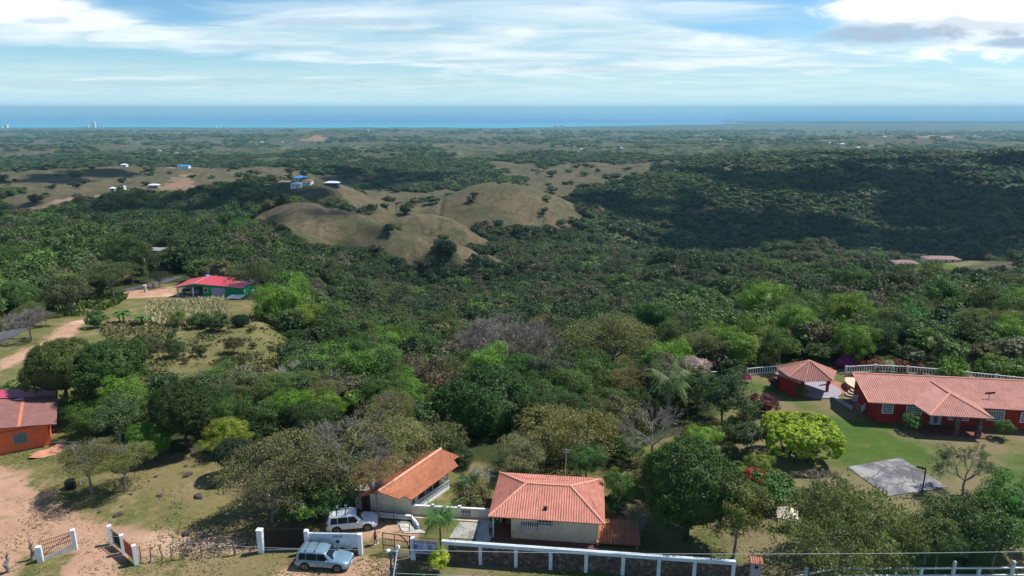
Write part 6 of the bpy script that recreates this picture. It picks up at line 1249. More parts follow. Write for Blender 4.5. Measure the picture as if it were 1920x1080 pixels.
CLEARINGS = [(b0g.x + 8, b0g.y + 4, 14)] + [(p.x, p.y, r) for p, r in ((hit(291, 484) - Vector((0, 9, 0)), 17), (hit(163, 484) - Vector((0, 6, 0)), 12), (hit(606, 546), 8), (hit(0, 430), 8), (hit(1478, 465), 8), (hit(1695, 508) - Vector((0, 8, 0)), 24), (hit(1622, 502) - Vector((0, 6, 0)), 15), (hit(1775, 500) - Vector((0, 10, 0)), 30), (at(566, 368, 592), 22), (at(563, 355, 640), 18), (at(622, 368, 596), 20), (at(533, 356, 642), 12), (hit(287, 357), 14), (hit(208, 520), 9), (hit(245, 505), 7))]
# coastal towers and scattered far buildings
TWW = mat('tower_white', (.78, .80, .84), .6, namt=.1)
def tower(u, D, w, h, label, grp='white towers along the coast'):
    x = at(u, 240, D).x; z = max(H(x, D), -261); o = root('tower_block', (x, D, z), 0, label, 'tower', grp); m_ = MB(); m_.box((0, 0, h / 2), (w, w * .7, h)); m_.box((0, 0, h + 2), (w * .4, w * .3, 4)); m_.build('shaft', TWW, o)
    m_ = MB()
    for i in range(int(h / 7)): m_.box((0, -w * .35 - .2, 5 + i * 7), (w * .86, .5, 1.8))
    m_.build('window_bands', GREYG, o)
for (u, w, h, lb) in ((177, 40, 95, 'tallest white tower block on the coast at the left'), (164, 30, 45, 'short white block just left of the tallest coast tower'), (193, 26, 28, 'small white block just right of the tallest coast tower'), (12, 50, 42, 'wide white block on the coast near the left edge'), (4, 24, 26, 'narrow white block on the coast at the very left edge'), (405, 20, 34, 'left of a pair of small pale coast towers'), (412, 20, 32, 'right of a pair of small pale coast towers'), (542, 22, 30, 'single slim pale coast tower right of the red topped hill'), (1040, 26, 48, 'left of three pinkish coast towers at centre'), (1046, 24, 40, 'middle of three pinkish coast towers at centre'), (1052, 24, 46, 'right of three pinkish coast towers at centre')):
    tower(u, 10600, w, h, lb)
for (u, w, h, lb) in ((1359.5, 26, 88, 'left of three slim white coast towers right of centre'), (1364, 26, 96, 'middle of three slim white coast towers right of centre'), (1368.5, 26, 90, 'right of three slim white coast towers right of centre')): tower(u, 12900, w, h, lb)
gq = random.Random(11)
FB = [(140, 246), (75, 252), (88, 252), (115, 248), (470, 262), (490, 268), (530, 268), (545, 269), (352, 243), (420, 247), (660, 243), (690, 245), (975, 238), (990, 239), (1005, 240), (1018, 238), (880, 247), (1010, 247), (1352, 263), (1362, 264), (1372, 263), (1398, 262), (1422, 252), (1660, 258), (1828, 257), (1835, 257), (1542, 270), (1556, 270), (1571, 271), (1580, 273), (1610, 280), (910, 276), (1090, 282), (1165, 280), (740, 262), (250, 262), (300, 285), (330, 290)]
BV = [None] * 3; k_ = 0
for i, (u, v) in enumerate(FB):
    p = hit(u, v); D = p.y; w = gq.uniform(14, 26) * (1 if D > 4000 else .6); d = w * .6; h = 5
    rm = (WHR, ORR, WHR)[i % 3]; side = 'left' if u < 500 else 'left of centre' if u < 900 else 'centre' if u < 1250 else 'right of centre' if u < 1600 else 'right'
    small_house('plain_building', u, v, w, d, h, gq.uniform(-20, 20), rm, WHITE, ('white' if rm is WHR else 'orange') + ' roofed speck of a building out on the %s of the plain' % side, 'building', True, 2, 1)['group'] = 'specks of buildings on the far plain'
# ---------------------------------------------------------------- palms, bananas, cycads
def frond(t, base, ang, Ln, droop, w, nl, g, rise=.6, tw=.0):
    V, F = t; a = Vector((math.cos(ang), math.sin(ang), 0)); sd = Vector((-a.y, a.x, 0)); pr_ = None; P_ = Vector(base)
    for i in range(nl):
        f = (i + .5) / nl; x = Ln * f; z = Ln * (rise * f - droop * f * f); c = Vector(base) + a * (x * (1 - .18 * f * droop)) + Vector((0, 0, z)); sl_ = rise - 2 * droop * f
        ll = w * (math.sin(min(1, f * 1.15 + .12) * math.pi) * .9 + .15); up = Vector((-a.x * sl_, -a.y * sl_, 1)).normalized()
        for s in (-1, 1):
            tip = c + sd * s * ll * g.uniform(.8, 1.05) + a * ll * .45 + Vector((0, 0, -ll * (.30 + .5 * g.random()))); wd_ = Ln / nl * .62; o = len(V)
            V += [tuple(c - a * wd_ * .5), tuple(c + a * wd_ * .5), tuple(tip + a * wd_ * .15), tuple(tip - a * wd_ * .15)]; F.append((o, o + 1, o + 2, o + 3))
def leafobj(name, V, F, m, col, parent, seed=0):
    g = np.random.default_rng(seed); me = bpy.data.meshes.new(name); raw_mesh(me, np.array(V), np.array(F)); me.materials.append(m); k = len(F); v = np.repeat(g.uniform(.25, .75, k // 20 + 1), 20)[:k] + g.normal(0, .12, k)
    at_ = me.attributes.new('v', 'FLOAT_VECTOR', 'FACE'); at_.data.foreach_set('vector', np.stack([np.clip(v, 0, 1), g.random(k), np.zeros(k)], -1).astype(np.float32).ravel())
    o = bpy.data.objects.new(name, me); COL.objects.link(o); o.parent = parent; o.color = (*col, 1); return o
def palm(p, h, n_, Ln, w, col, label, cat='palm', nm='palm_tree', seed=0, droop=(.5, 1.1), rise=(.2, 1.0), nl=26, rt=.16, lean=(0, 0), trunkm=None):
    g = random.Random(seed); o = root(nm, p, 0, label, cat); t = Tub(); top = Vector((lean[0], lean[1], h)); pts = [Vector((0, 0, -.1)), Vector((lean[0] * .15, lean[1] * .15, h * .35)), Vector((lean[0] * .5, lean[1] * .5, h * .7)), top]
    if h > .3: t.path(pts, rt * 1.3, rt * .75, 8); tb = bpy.data.objects.new('trunk', t.mesh('trunk', trunkm or BARKG)); COL.objects.link(tb); tb.parent = o
    V, F = [], []
    for i in range(n_):
        f = i / n_; frond((V, F), top + Vector((0, 0, .05)), i * 2.399 + g.uniform(-.2, .2), Ln * g.uniform(.85, 1.1), droop[0] + (droop[1] - droop[0]) * f * g.uniform(.8, 1.2), w, nl, g, rise[1] - (rise[1] - rise[0]) * f)
    leafobj('fronds', V, F, LEAF, col, o, seed); HANDXY.append((p[0], p[1], Ln * .6)); return o
def banana(p, s, label, seed):
    g = random.Random(seed); o = root('banana_plant', p, 0, label, 'banana plant', 'banana plants at the edge of the dry corn patch'); V, F = [], []; t = Tub()
    for q in range(4):
        b = Vector((g.uniform(-1, 1) * s * .7, g.uniform(-.6, .6) * s * .5, 0)); h = s * g.uniform(.6, 1.0); t.seg(b, b + Vector((0, 0, h)), .12, .09, 6)
        for i in range(8):
            an = g.uniform(0, 6.28); a = Vector((math.cos(an), math.sin(an), 0)); sd = Vector((-a.y, a.x, 0)); L_ = s * g.uniform(.9, 1.3); prev = None
            for j in range(7):
                f = j / 6; c = b + Vector((0, 0, h)) + a * L_ * f * .9 + Vector((0, 0, L_ * (.75 * f - .95 * f * f))); w_ = .30 * math.sin((f * .93 + .05) * math.pi); cur = (c - sd * w_ - Vector((0, 0, w_ * .3)), c + sd * w_ - Vector((0, 0, w_ * .3)))
                if prev: o_ = len(V); V += [tuple(prev[0]), tuple(prev[1]), tuple(cur[1]), tuple(cur[0])]; F.append((o_, o_ + 1, o_ + 2, o_ + 3))
                prev = cur
    leafobj('leaves', V, F, LEAF, (.075, .15, .03), o, seed); tb = bpy.data.objects.new('stems', t.mesh('stems', mat('banana_stem', (.16, .17, .07), .8) if 'banana_stem' not in bpy.data.materials else bpy.data.materials['banana_stem'])); COL.objects.link(tb); tb.parent = o
pb2 = zp(827, 1055, 0)
palm(pb2, 4.3, 26, 2.15, .75, (.075, .17, .035), 'young coconut palm with a slim dark trunk in front of the for sale banner', seed=2, droop=(.75, 1.45), rise=(.25, 1.5), rt=.075, trunkm=BARKD)
p = at(1255, 712, 79); gzp = H(p.x, 79); palm((p.x, 79, gzp), p.z - gzp, 22, 4.0, 1.1, (.10, .15, .045), 'tall coconut palm with long drooping fronds in the garden near the pink tree', seed=5, droop=(.35, 1.5), rise=(-.1, 1.3), rt=.2)
p = zp(880, 925, -.8); palm((p.x, p.y, H(p.x, p.y)), .5, 34, 2.0, .35, (.030, .075, .022), 'dark green cycad with stiff spreading fronds between the two tiled houses', 'cycad', 'cycad', 7, droop=(.35, .9), rise=(.2, 1.3), nl=22)
for i, (u, v, s, lb) in enumerate(((222, 604, 2.4, 'largest banana clump, at the left end of the dry corn patch'), (272, 608, 2.0, 'banana plant with wide drooping leaves below the dry corn patch'), (395, 612, 2.2, 'banana clump at the right end of the dry corn patch'))): banana(hit(u, v), s * .9, lb, i)
# ---------------------------------------------------------------- the trees that stand out
TP = tree_px
def TB(kind, u, vtop, w, vb, *a, ub=None, **k): D = (zp(u if ub is None else ub, vb, 0)).y; return TP(kind, u, vtop, w, D, *a, **k)
MB_ = (.060, .085, .018)
TB('mango', 103, 640, 128, 768, 1.0, MB_, 'left half of the pair of huge dense mango trees behind the orange house'); TB('mango', 198, 640, 128, 772, 1.0, (.050, .080, .014), 'right half of the pair of huge dense mango trees behind the orange house')
TB('shrub', 150, 728, 80, 782, 1.05, (.07, .12, .025), 'rounded light green tree right of the orange house roof'); TB('broadleaf', 222, 706, 90, 800, 1.0, 'bright', 'bright green leafy tree below the pair of mango trees')
TB('mango', 336, 716, 116, 842, 1.15, (.036, .062, .012), 'tall dense dark green mango tree at the top of the dry yard'); TB('open', 212, 742, 110, 842, 1.0, (.07, .105, .035), 'feathery pale green tree left of the round bright mango tree'); TB('mango', 277, 793, 78, 862, 1.0, (.075, .16, .018), 'small round glossy bright green mango tree at the edge of the dry yard')
TB('spreading', 158, 838, 128, 926, .85, (.135, .135, .042), 'flat topped olive green tree over the black barrel', 'tree', ub=148); TB('spreading', 222, 846, 118, 920, .7, (.14, .13, .042), 'low flat topped olive tree right of the barrel tree', 'tree', ub=228)
TB('broadleaf', 420, 787, 76, 848, .9, (.17, .22, .025), 'yellow green rounded tree above the dark round tree'); TB('mango', 431, 826, 70, 893, .95, (.022, .042, .016), 'small dark almost black round tree casting shade on the dry yard')
TP('spreading', 530, 822, 215, 58.5, 1.3, (.125, .115, .042), 'wide olive brown crowned tree left of the gabled house', var=0); TP('twiggy', 500, 850, 190, 57.0, 1.0, (.11, .10, .05), 'grey twiggy half bare tree leaning over the dry yard'); TP('bare', 640, 768, 195, 63, 1.0, 'grey', 'big leafless purplish grey tree above the gabled house'); TP('spreading', 735, 790, 165, 66, 1.3, (.20, .165, .065), 'tan leaved spreading tree behind the gabled house roof')
TP('spreading', 704, 868, 88, 57.3, .95, (.19, .17, .055), 'yellowish spreading tree reaching over the tiled roof of the gabled house'); TP('open', 622, 850, 150, 59.5, 1.1, (.085, .095, .035), 'olive green open tree between the bare tree and the parking yard'); TP('open', 590, 900, 90, 57.5, 1.1, (.05, .09, .025), 'dark green leafy tree behind the white parapet')
TP('twiggy', 700, 770, 120, 68, 1.0, (.15, .14, .07), 'brownish thin twigged tree right of the big leafless tree'); TP('shrub', 560, 925, 80, 56, 1.0, 'mid', 'green shrub behind the black sliding gate', 'shrub'); TP('shrub', 625, 925, 60, 57.5, 1.0, (.03, .10, .02), 'dark glossy shrub behind the parked white car', 'shrub')
TP('mango', 913, 704, 204, 79, 1.06, (.030, .064, .010), 'huge round dome of a dark green mango tree behind the tiled houses', var=0); TP('open', 800, 664, 150, 93, 1.1, (.085, .08, .05), 'greyish brown open tree left of the huge round mango tree'); TP('broadleaf', 912, 645, 82, 97, 1.0, (.11, .21, .03), 'bright light green tree above the huge round mango tree'); TP('mango', 985, 667, 84, 94, .9, (.042, .11, .022), 'blue green round tree right above the huge round mango tree'); TP('open', 1035, 660, 90, 92, 1.1, (.07, .07, .045), 'dull brown green tree right of the blue green round tree')
TP('spreading', 1065, 772, 190, 69, 1.5, (.17, .185, .065), 'large tan and gold leaved tree behind the hipped roof house'); TP('spreading', 985, 820, 120, 66, 1.2, (.17, .17, .07), 'golden tan low tree at the left back corner of the hipped roof'); TP('broadleaf', 1100, 838, 70, 64, .9, (.055, .13, .025), 'bright green shrubby tree behind the right end of the hipped roof'); TP('open', 1165, 742, 120, 75, 1.2, (.12, .13, .045), 'tall olive tree right of the tan leaved tree')
TP('bare', 1228, 752, 150, 68, 1.0, 'grey', 'leafless light grey tree below the tall coconut palm', var=1); TP('spreading', 1105, 745, 110, 80, 1.0, (.15, .145, .05), 'yellow olive tree right behind the huge round mango tree'); TP('broadleaf', 1075, 690, 90, 90, 1.0, 'mid', 'dark tree in the shade right of the huge round mango tree')
TB('open', 1362, 706, 115, 797, 1.1, (.045, .075, .025), 'dark green open garden tree left of the clipped lime hedge'); TB('mango', 1298, 836, 190, 1012, 1.12, (.038, .074, .011), 'big round dark glossy garden tree behind the right part of the stone wall', var=1); TB('open', 1268, 838, 120, 965, 1.0, (.10, .145, .03), 'yellow green tree peeping out behind the big round dark garden tree')
TB('twiggy', 1822, 833, 130, 928, 1.1, (.13, .135, .05), 'rounded thin leaved tree right of the concrete court'); TB('open', 1388, 905, 135, 1046, 1.2, (.105, .135, .025), 'yellowish green tree right of the big round dark garden tree', var=0); TB('spreading', 1592, 925, 262, 1070, 2.0, (.13, .155, .05), 'widest olive green tree behind the white rail fence', var=2)
TB('open', 1832, 925, 165, 1052, 1.1, (.07, .115, .03), 'dark green tree near the right edge behind the rail fence', var=1); TB('broadleaf', 1905, 903, 130, 1030, 1.1, (.055, .125, .025), 'bright green tree cut by the right edge behind the rail fence'); TB('open', 1752, 950, 120, 1058, 1.1, (.10, .14, .04), 'loose green tree between the widest olive tree and the right edge', var=2); TB('broadleaf', 1690, 985, 40, 1062, 1.3, (.11, .16, .03), 'narrow yellow green young tree behind the rail fence')
TB('open', 1770, 985, 80, 1075, 1.0, (.075, .10, .035), 'small dark tree just left of the grazing black animal'); TB('open', 1880, 965, 90, 1072, 1.1, (.08, .12, .04), 'leafy small tree standing at the fence near the right edge')
TB('twiggy', 1545, 884, 125, 938, 1.0, (.07, .055, .025), 'brownish dense shrub left of the concrete court', 'shrub'); TB('shrub', 1450, 892, 90, 945, .9, (.05, .14, .025), 'bright leafy shrub left of the brownish shrub', 'shrub'); TB('shrub', 1415, 885, 50, 925, .8, (.30, .06, .025), 'shrub with orange red leaves in the garden', 'shrub', name='red_croton'); TB('shrub', 1518, 938, 26, 962, 1.0, (.19, .22, .02), 'small round yellow green bush below the brownish shrub', 'shrub')
TB('broadleaf', 1322, 800, 70, 860, .9, (.17, .25, .03), 'yellow green bushy tree above the big round dark tree'); TB('shrub', 1405, 792, 70, 850, .9, (.05, .08, .025), 'dark green shrub left below the clipped lime hedge', 'shrub'); TB('bare', 1190, 944, 90, 1012, 1.0, 'grey', 'small leafless pale twigged tree beside the annex roof', var=2, cat='tree')
TB('shrub', 1437, 738, 52, 776, 1.0, (.09, .035, .03), 'dark reddish brown shrub on the lawn below the pavilion', 'shrub'); TB('open', 1303, 667, 68, 722, 1.0, (.50, .33, .42), 'small tree covered in pale pink blossom by the white balustrade', name='blossom_tree'); TP('shrub', 1410, 657, 92, 99, .9, (.13, .19, .03), 'round yellow green tree just beyond the white balustrade', name='round_tree'); TB('shrub', 1374, 680, 50, 716, 1.1, (.03, .06, .02), 'dark bush at the balustrade left of the pavilion', 'shrub')
TB('shrub', 1398, 702, 20, 717, .8, (.28, .03, .22), 'small purple flowering bush at the foot of the balustrade', 'shrub', name='bougainvillea'); TP('shrub', 1584, 676, 34, 97, 1.0, (.34, .03, .26), 'magenta bougainvillea behind the pool terrace', 'bougainvillea', name='bougainvillea')
for i, (u, lb, c) in enumerate(((1612, 'red brown bush right of the magenta bougainvillea', (.20, .05, .035)), (1645, 'rusty orange bush behind the pool terrace', (.24, .09, .04)), (1668, 'pale cream flowering bush behind the red house', (.36, .36, .25)), (1690, 'rusty bush right of the cream flowering bush', (.17, .055, .03)), (1722, 'dull red bush behind the ridge of the red house', (.14, .06, .035)), (1750, 'dull green bush behind the ridge of the red house', (.06, .09, .03)))): TP('shrub', u, 684 + i * 2, 34, 96.5 - i * .4, 1.0, c, lb, 'bush', name='bush')
for (u, v, w, lb) in ((1777, 684, 62, 'left of the three round bright bushes behind the red house'), (1860, 694, 58, 'middle of the three round bright bushes behind the red house'), (1903, 702, 56, 'right of the three round bright bushes behind the red house')): TP('shrub', u, v, w, 94, 1.0, (.11, .19, .03), lb, 'bush', name='bush')
TB('shrub', 1712, 777, 34, 808, 1.1, (.09, .15, .035), 'light green shrub before the red wall left of the porch', 'shrub'); TB('shrub', 1888, 787, 34, 822, 1.1, (.08, .13, .03), 'tall light green shrub before the red wall right of the porch', 'shrub'); TB('shrub', 1505, 726, 24, 746, .9, (.11, .16, .04), 'small green shrub at the corner of the pavilion', 'shrub'); TB('shrub', 1452, 708, 22, 728, 1.0, (.15, .05, .08), 'dark pinkish shrub at the left wall of the pavilion', 'shrub')
TB('shrub', 822, 1036, 40, 1073, 1.15, (.34, .38, .03), 'vivid yellow green croton bush at the foot of the young palm', 'shrub', name='yellow_croton'); TB('shrub', 880, 915, 66, 950, .9, (.12, .10, .035), 'low shrub with reddish flowers below the cycad', 'shrub'); TB('open', 1165, 885, 80, 960, 1.1, (.075, .13, .025), 'fresh green garden tree right of the hipped roof house'); TB('shrub', 1152, 925, 50, 968, 1.0, (.03, .09, .02), 'dark green shrub against the right end of the hipped roof house', 'shrub')
TP('bare', 950, 572, 200, 122, .9, 'grey', 'widest leafless pinkish grey tree rising out of the wood', var=0); TP('bare', 1060, 605, 110, 115, .9, 'grey', 'leafless tree to the right of the widest leafless one', var=1); TP('spreading', 1150, 598, 170, 112, 1.1, (.115, .14, .045), 'broad pale olive tree right of the leafless trees in the wood'); TP('broadleaf', 1385, 576, 66, 148, 1.6, (.016, .038, .018), 'dark narrow conifer like tree in the wood beyond the garden'); TP('open', 1288, 584, 75, 140, 1.2, (.07, .095, .06), 'grey green tall tree left of the dark conifer like tree'); TP('broadleaf', 1225, 562, 70, 150, 1.0, (.05, .12, .02), 'fresh green rounded tree deep in the wood right of centre'); TP('open', 1718, 583, 100, 128, 1.1, (.06, .17, .03), 'bright green open tree standing out on the dark hillside at right')
TP('broadleaf', 600, 656, 130, 98, .9, (.10, .155, .025), 'sunlit yellow green tree at the edge of the dry field'); TP('broadleaf', 690, 648, 110, 97, .9, (.075, .145, .025), 'sunlit green tree right of the yellow green one by the dry field'); TP('pale', 545, 672, 70, 92, 1.0, 'grey', 'white branched dead tree at the edge of the dry field'); TP('broadleaf', 455, 395 + 50, 60, 330, 1.1, (.06, .14, .025), 'bright green tall tree beyond the green house')
TP('broadleaf', 400, 683, 80, 88, .8, (.075, .15, .03), 'fresh green tree at the lower edge of the dry field'); TP('open', 470, 700, 100, 84, .9, (.10, .12, .035), 'olive tree in the scrub below the dry field'); TP('broadleaf', 490, 745, 90, 76, .9, (.06, .12, .02), 'deep green leafy tree right of the tall dark mango'); TP('spreading', 540, 700, 110, 86, .9, (.13, .15, .035), 'yellow olive tree near the white branched dead tree')
for i, (u, vb, w, k_, c, lb) in enumerate(((452, 613, 30, 'mango', (.016, .04, .018), 'dark pointed bush in the field before the green house'), (491, 598, 24, 'shrub', (.05, .08, .025), 'small round bush right of the dark pointed bush'), (327, 672, 46, 'open', (.045, .075, .022), 'leafy bush in the middle of the dry field'), (376, 668, 26, 'shrub', (.05, .075, .02), 'small bush right of the leafy bush in the dry field'), (438, 664, 46, 'open', (.07, .065, .025), 'brownish thin bush at the right of the dry field'), (270, 672, 60, 'open', (.055, .085, .025), 'loose bush left of the leafy bush in the dry field'), (335, 612, 40, 'open', (.13, .15, .04), 'yellowish bush in front of the corn patch'), (180, 615, 36, 'shrub', (.04, .09, .02), 'green bush left of the banana clump'), (373, 616, 40, 'shrub', (.045, .075, .02), 'low bush under the right banana clump'), (410, 622, 44, 'shrub', (.05, .08, .025), 'bush below the right banana clump'), (62, 610, 62, 'spreading', (.10, .12, .035), 'small umbrella shaped tree beside the road at left'), (88, 612, 40, 'spreading', (.11, .115, .035), 'smaller umbrella shaped tree beside the road at left'), (60, 640, 90, 'bare', 'grey', 'low leafless grey shrub tree beside the road above the mango pair'), (135, 588, 100, 'open', (.06, .08, .03), 'grey green roadside tree at the bend of the dirt path'), (215, 560, 100, 'spreading', (.065, .09, .03), 'wide dark roadside tree left of the gate pillars'), (300, 540, 46, 'spreading', (.03, .05, .02), 'dark umbrella tree left of the green house'), (484, 556, 96, 'spreading', (.06, .075, .03), 'olive spreading tree right of the green house'), (530, 560, 70, 'bare', 'grey', 'pale leafless shrub right of the green house'), (420, 502, 56, 'twiggy', (.16, .15, .12), 'greyish twiggy tree behind the green house roof'))):
    b_ = hit(u, vb); wpx = w; dpt = b_.y / G_dir(u, vb)[1]; Rc = wpx / FPX * dpt / 2; HANDXY.append((b_.x, b_.y, Rc)); tree(k_, b_, Rc, Rc * (.85 if k_ in ('spreading', 'bare') else .75), 1.0, c, lb, 'bush' if 'bush' in lb or 'shrub' in lb else 'tree')
TP('open', 815, 785, 120, 71, 1.1, (.11, .115, .04), 'dull olive tree behind the back end of the gabled roof'); TP('broadleaf', 858, 842, 70, 68, .9, (.035, .065, .02), 'dark bushy tree between the gabled house and the cycad'); TP('pale', 905, 868, 60, 64, .9, 'grey', 'white bare branches left of the hipped roof back corner'); TP('shrub', 800, 840, 60, 72, 1.0, (.06, .10, .03), 'green bush directly behind the gabled roof ridge', 'bush')
# clipped lime hedge tree
co, f, v, h, c = dome_crown(301, 850, 24, .030, .40, .06, .06, -.75, box=1); lime = finish_crown('crown', co, f, v, h, LEAF, (.80, .30, -.02), 3)
pL = zp(1502, 868, 0); dl = pL.y / G_dir(1502, 868)[1]; o = root('clipped_hedge_tree', pL, R(-6), 'flat topped clipped hedge tree of glowing lime yellow leaves on the lawn', 'hedge tree'); Rl = 148 / FPX * dl / 2
cr = bpy.data.objects.new('crown', lime); COL.objects.link(cr); cr.parent = o; cr.location = (0, 1.0, 2.95); cr.scale = (Rl * .90, Rl * .78, Rl * .86); cr.color = (.27, .35, .022, 1)
for k in range(6): t = Tub(); rr = random.Random(k); an = k * 1.05; limb(t, (math.cos(an) * 1.2, math.sin(an) * .9 + 1, -.1), (math.cos(an) * 2.6, math.sin(an) * 2.0 + 1, 2.6), .13, .07, rr, 6, 4, .08); tb = bpy.data.objects.new('trunk', t.mesh('trunk', BARKD)); COL.objects.link(tb); tb.parent = o
# lower planting in the garden between the houses
gr_ = random.Random(77); REG = polys([[(1145, 850), (1290, 790), (1395, 790), (1425, 850), (1425, 960), (1380, 1000), (1330, 1005), (1260, 1010), (1200, 940), (1140, 930)]])[0]; cnt = 0; tries = 0
while cnt < 26 and tries < 900:
    tries += 1; u = gr_.uniform(1140, 1425); v_ = gr_.uniform(790, 1005); p = zp(u, v_, 0)
    if inpoly(np.array([p.x]), np.array([p.y]), REG)[0] < .5: continue
    if any(math.hypot(p.x - a, p.y - b) < (r * .55) for a, b, r in HANDXY[-200:]): continue
    s = gr_.uniform(.7, 1.7); kd = gr_.choice(['shrub', 'shrub', 'open', 'twiggy', 'broadleaf']); c, w_ = gr_.choice([((.04, .08, .02), 'dark green'), ((.08, .14, .03), 'fresh green'), ((.12, .13, .04), 'olive'), ((.16, .21, .03), 'yellow green'), ((.10, .07, .04), 'brownish')]); HANDXY.append((p.x, p.y, s))
    tree(kd, (p.x, p.y, H(p.x, p.y)), s, s * gr_.uniform(.75, 1.1), 1.0, c, w_ + ' bush in the planted garden between the hipped house and the lawn', 'bush', group=w_ + ' garden bushes', name='garden_bush'); cnt += 1
# shrubs thinly strewn over the dry field, left
REG = polys([[(230, 640), (330, 620), (500, 610), (535, 655), (520, 695), (430, 685), (250, 685)]])[0]; cnt = 0
while cnt < 16:
    u = gr_.uniform(230, 535); v_ = gr_.uniform(605, 695); p = hit(u, v_)
    if inpoly(np.array([p.x]), np.array([p.y]), REG)[0] < .5: continue
    s = gr_.uniform(.35, 1.0); c = gr_.choice([(.05, .07, .02), (.08, .075, .03), (.06, .09, .025)]); tree(gr_.choice(['shrub', 'open']), p, s, s * .8, 1.0, c, 'small wild bush in the dry field left of the wood', 'bush', group='wild bushes in the dry field', name='wild_bush'); cnt += 1
# ---------------------------------------------------------------- dry stalks and grass, one object each
def tufts(name, P_, hgt_, wd_, col, m, label, cat, seed, lean=.3):
    g = np.random.default_rng(seed); k = len(P_); a = g.uniform(0, 6.28, k); dx_ = np.stack([np.cos(a), np.sin(a), 0 * a], 1) * (wd_ * g.uniform(.5, 1.3, k))[:, None]; top = np.stack([g.normal(0, lean, k), g.normal(0, lean, k), np.ones(k)], 1) * (hgt_ * g.uniform(.5, 1.3, k))[:, None]
    co = np.stack([P_ - dx_, P_ + dx_, P_ + dx_ * .6 + top, P_ - dx_ * .6 + top], 1).reshape(-1, 3); me = bpy.data.meshes.new(name); raw_mesh(me, co, np.arange(k * 4).reshape(k, 4)); me.materials.append(m)
    at_ = me.attributes.new('v', 'FLOAT_VECTOR', 'FACE'); at_.data.foreach_set('vector', np.stack([g.random(k), g.random(k), np.zeros(k)], -1).astype(np.float32).ravel()); o = bpy.data.objects.new(name, me); COL.objects.link(o); o.color = (*col, 1); tag(o, label, cat, kind='stuff'); return o
def fill_poly(pl, k, seed, clump=0.0):
    g = np.random.default_rng(seed); pl = polys([pl])[0]; xs = [p[0] for p in pl]; ys = [p[1] for p in pl]; x = g.uniform(min(xs), max(xs), k * 3); y = g.uniform(min(ys), max(ys), k * 3); ok = inpoly(x, y, pl) > .5
    if clump: ok &= fbm(x / clump, y / clump, 3, seed) > g.normal(.02, .12, len(x))
    x = x[ok][:k]; y = y[ok][:k]; return np.stack([x, y, Hf(x, y)], 1)
pc = fill_poly([(285, 572), (420, 564), (425, 590), (400, 610), (300, 612), (272, 595)], 9000, 3); rowk = np.sin(pc[:, 0] * 1.6 + pc[:, 1] * 2.2) > -.35; tufts('dry_corn', pc[rowk], 1.25, .14, (.36, .31, .19), LEAF, 'patch of bleached dry corn stalks in front of the green house', 'dry corn', 4)
gp = np.concatenate([fill_poly([(0, 1080), (0, 860), (110, 800), (330, 850), (450, 870), (470, 960), (720, 1075), (480, 1080)], 9000, 8, 5.0), fill_poly([(180, 620), (330, 600), (530, 600), (535, 690), (430, 690), (250, 690)], 11000, 9, 7.0), fill_poly([(480, 1075), (760, 1040), (1380, 1085), (1380, 1100), (480, 1110)], 3000, 10, 3.0), fill_poly([(1200, 960), (1380, 800), (1440, 880), (1700, 940), (1900, 960), (1900, 1080), (1380, 1075)], 5000, 12, 4.0)])
tufts('grass_tufts', gp, .05, .10, (.13, .135, .045), LEAF, 'short uneven tufts of grass over the yards and fields', 'grass', 6, 1.6)
gp = np.concatenate([fill_poly([(430, 1010), (440, 900), (560, 890), (660, 940), (600, 985), (480, 1020)], 4500, 31, 2.0), fill_poly([(1150, 990), (1160, 860), (1400, 830), (1440, 980), (1380, 1040), (1250, 1020)], 5000, 32, 2.0), fill_poly([(0, 930), (180, 960), (260, 1070), (60, 1080), (0, 1080)], 900, 33, 2.0)])
tufts('leaf_litter', gp, .02, .08, (.13, .085, .045), LEAF, 'fallen brown leaves lying under the yard and garden trees', 'leaf litter', 37, 3.0)
gp = fill_poly([(180, 610), (330, 595), (530, 595), (540, 740), (430, 740), (250, 740)], 9000, 19, 5.0)
tufts('field_scrub', gp, .30, .22, (.13, .125, .055), LEAF, 'low brown green scrub growing over the dry field left of the wood', 'scrub', 17, .5)
gp = fill_poly([(-20, 640), (0, 560), (130, 545), (240, 555), (200, 590), (60, 600)], 6000, 14, 8.0); tufts('roadside_weeds', gp, .8, .3, (.085, .12, .03), LEAF, 'rank green weeds along the road at the left', 'weeds', 7, .4)
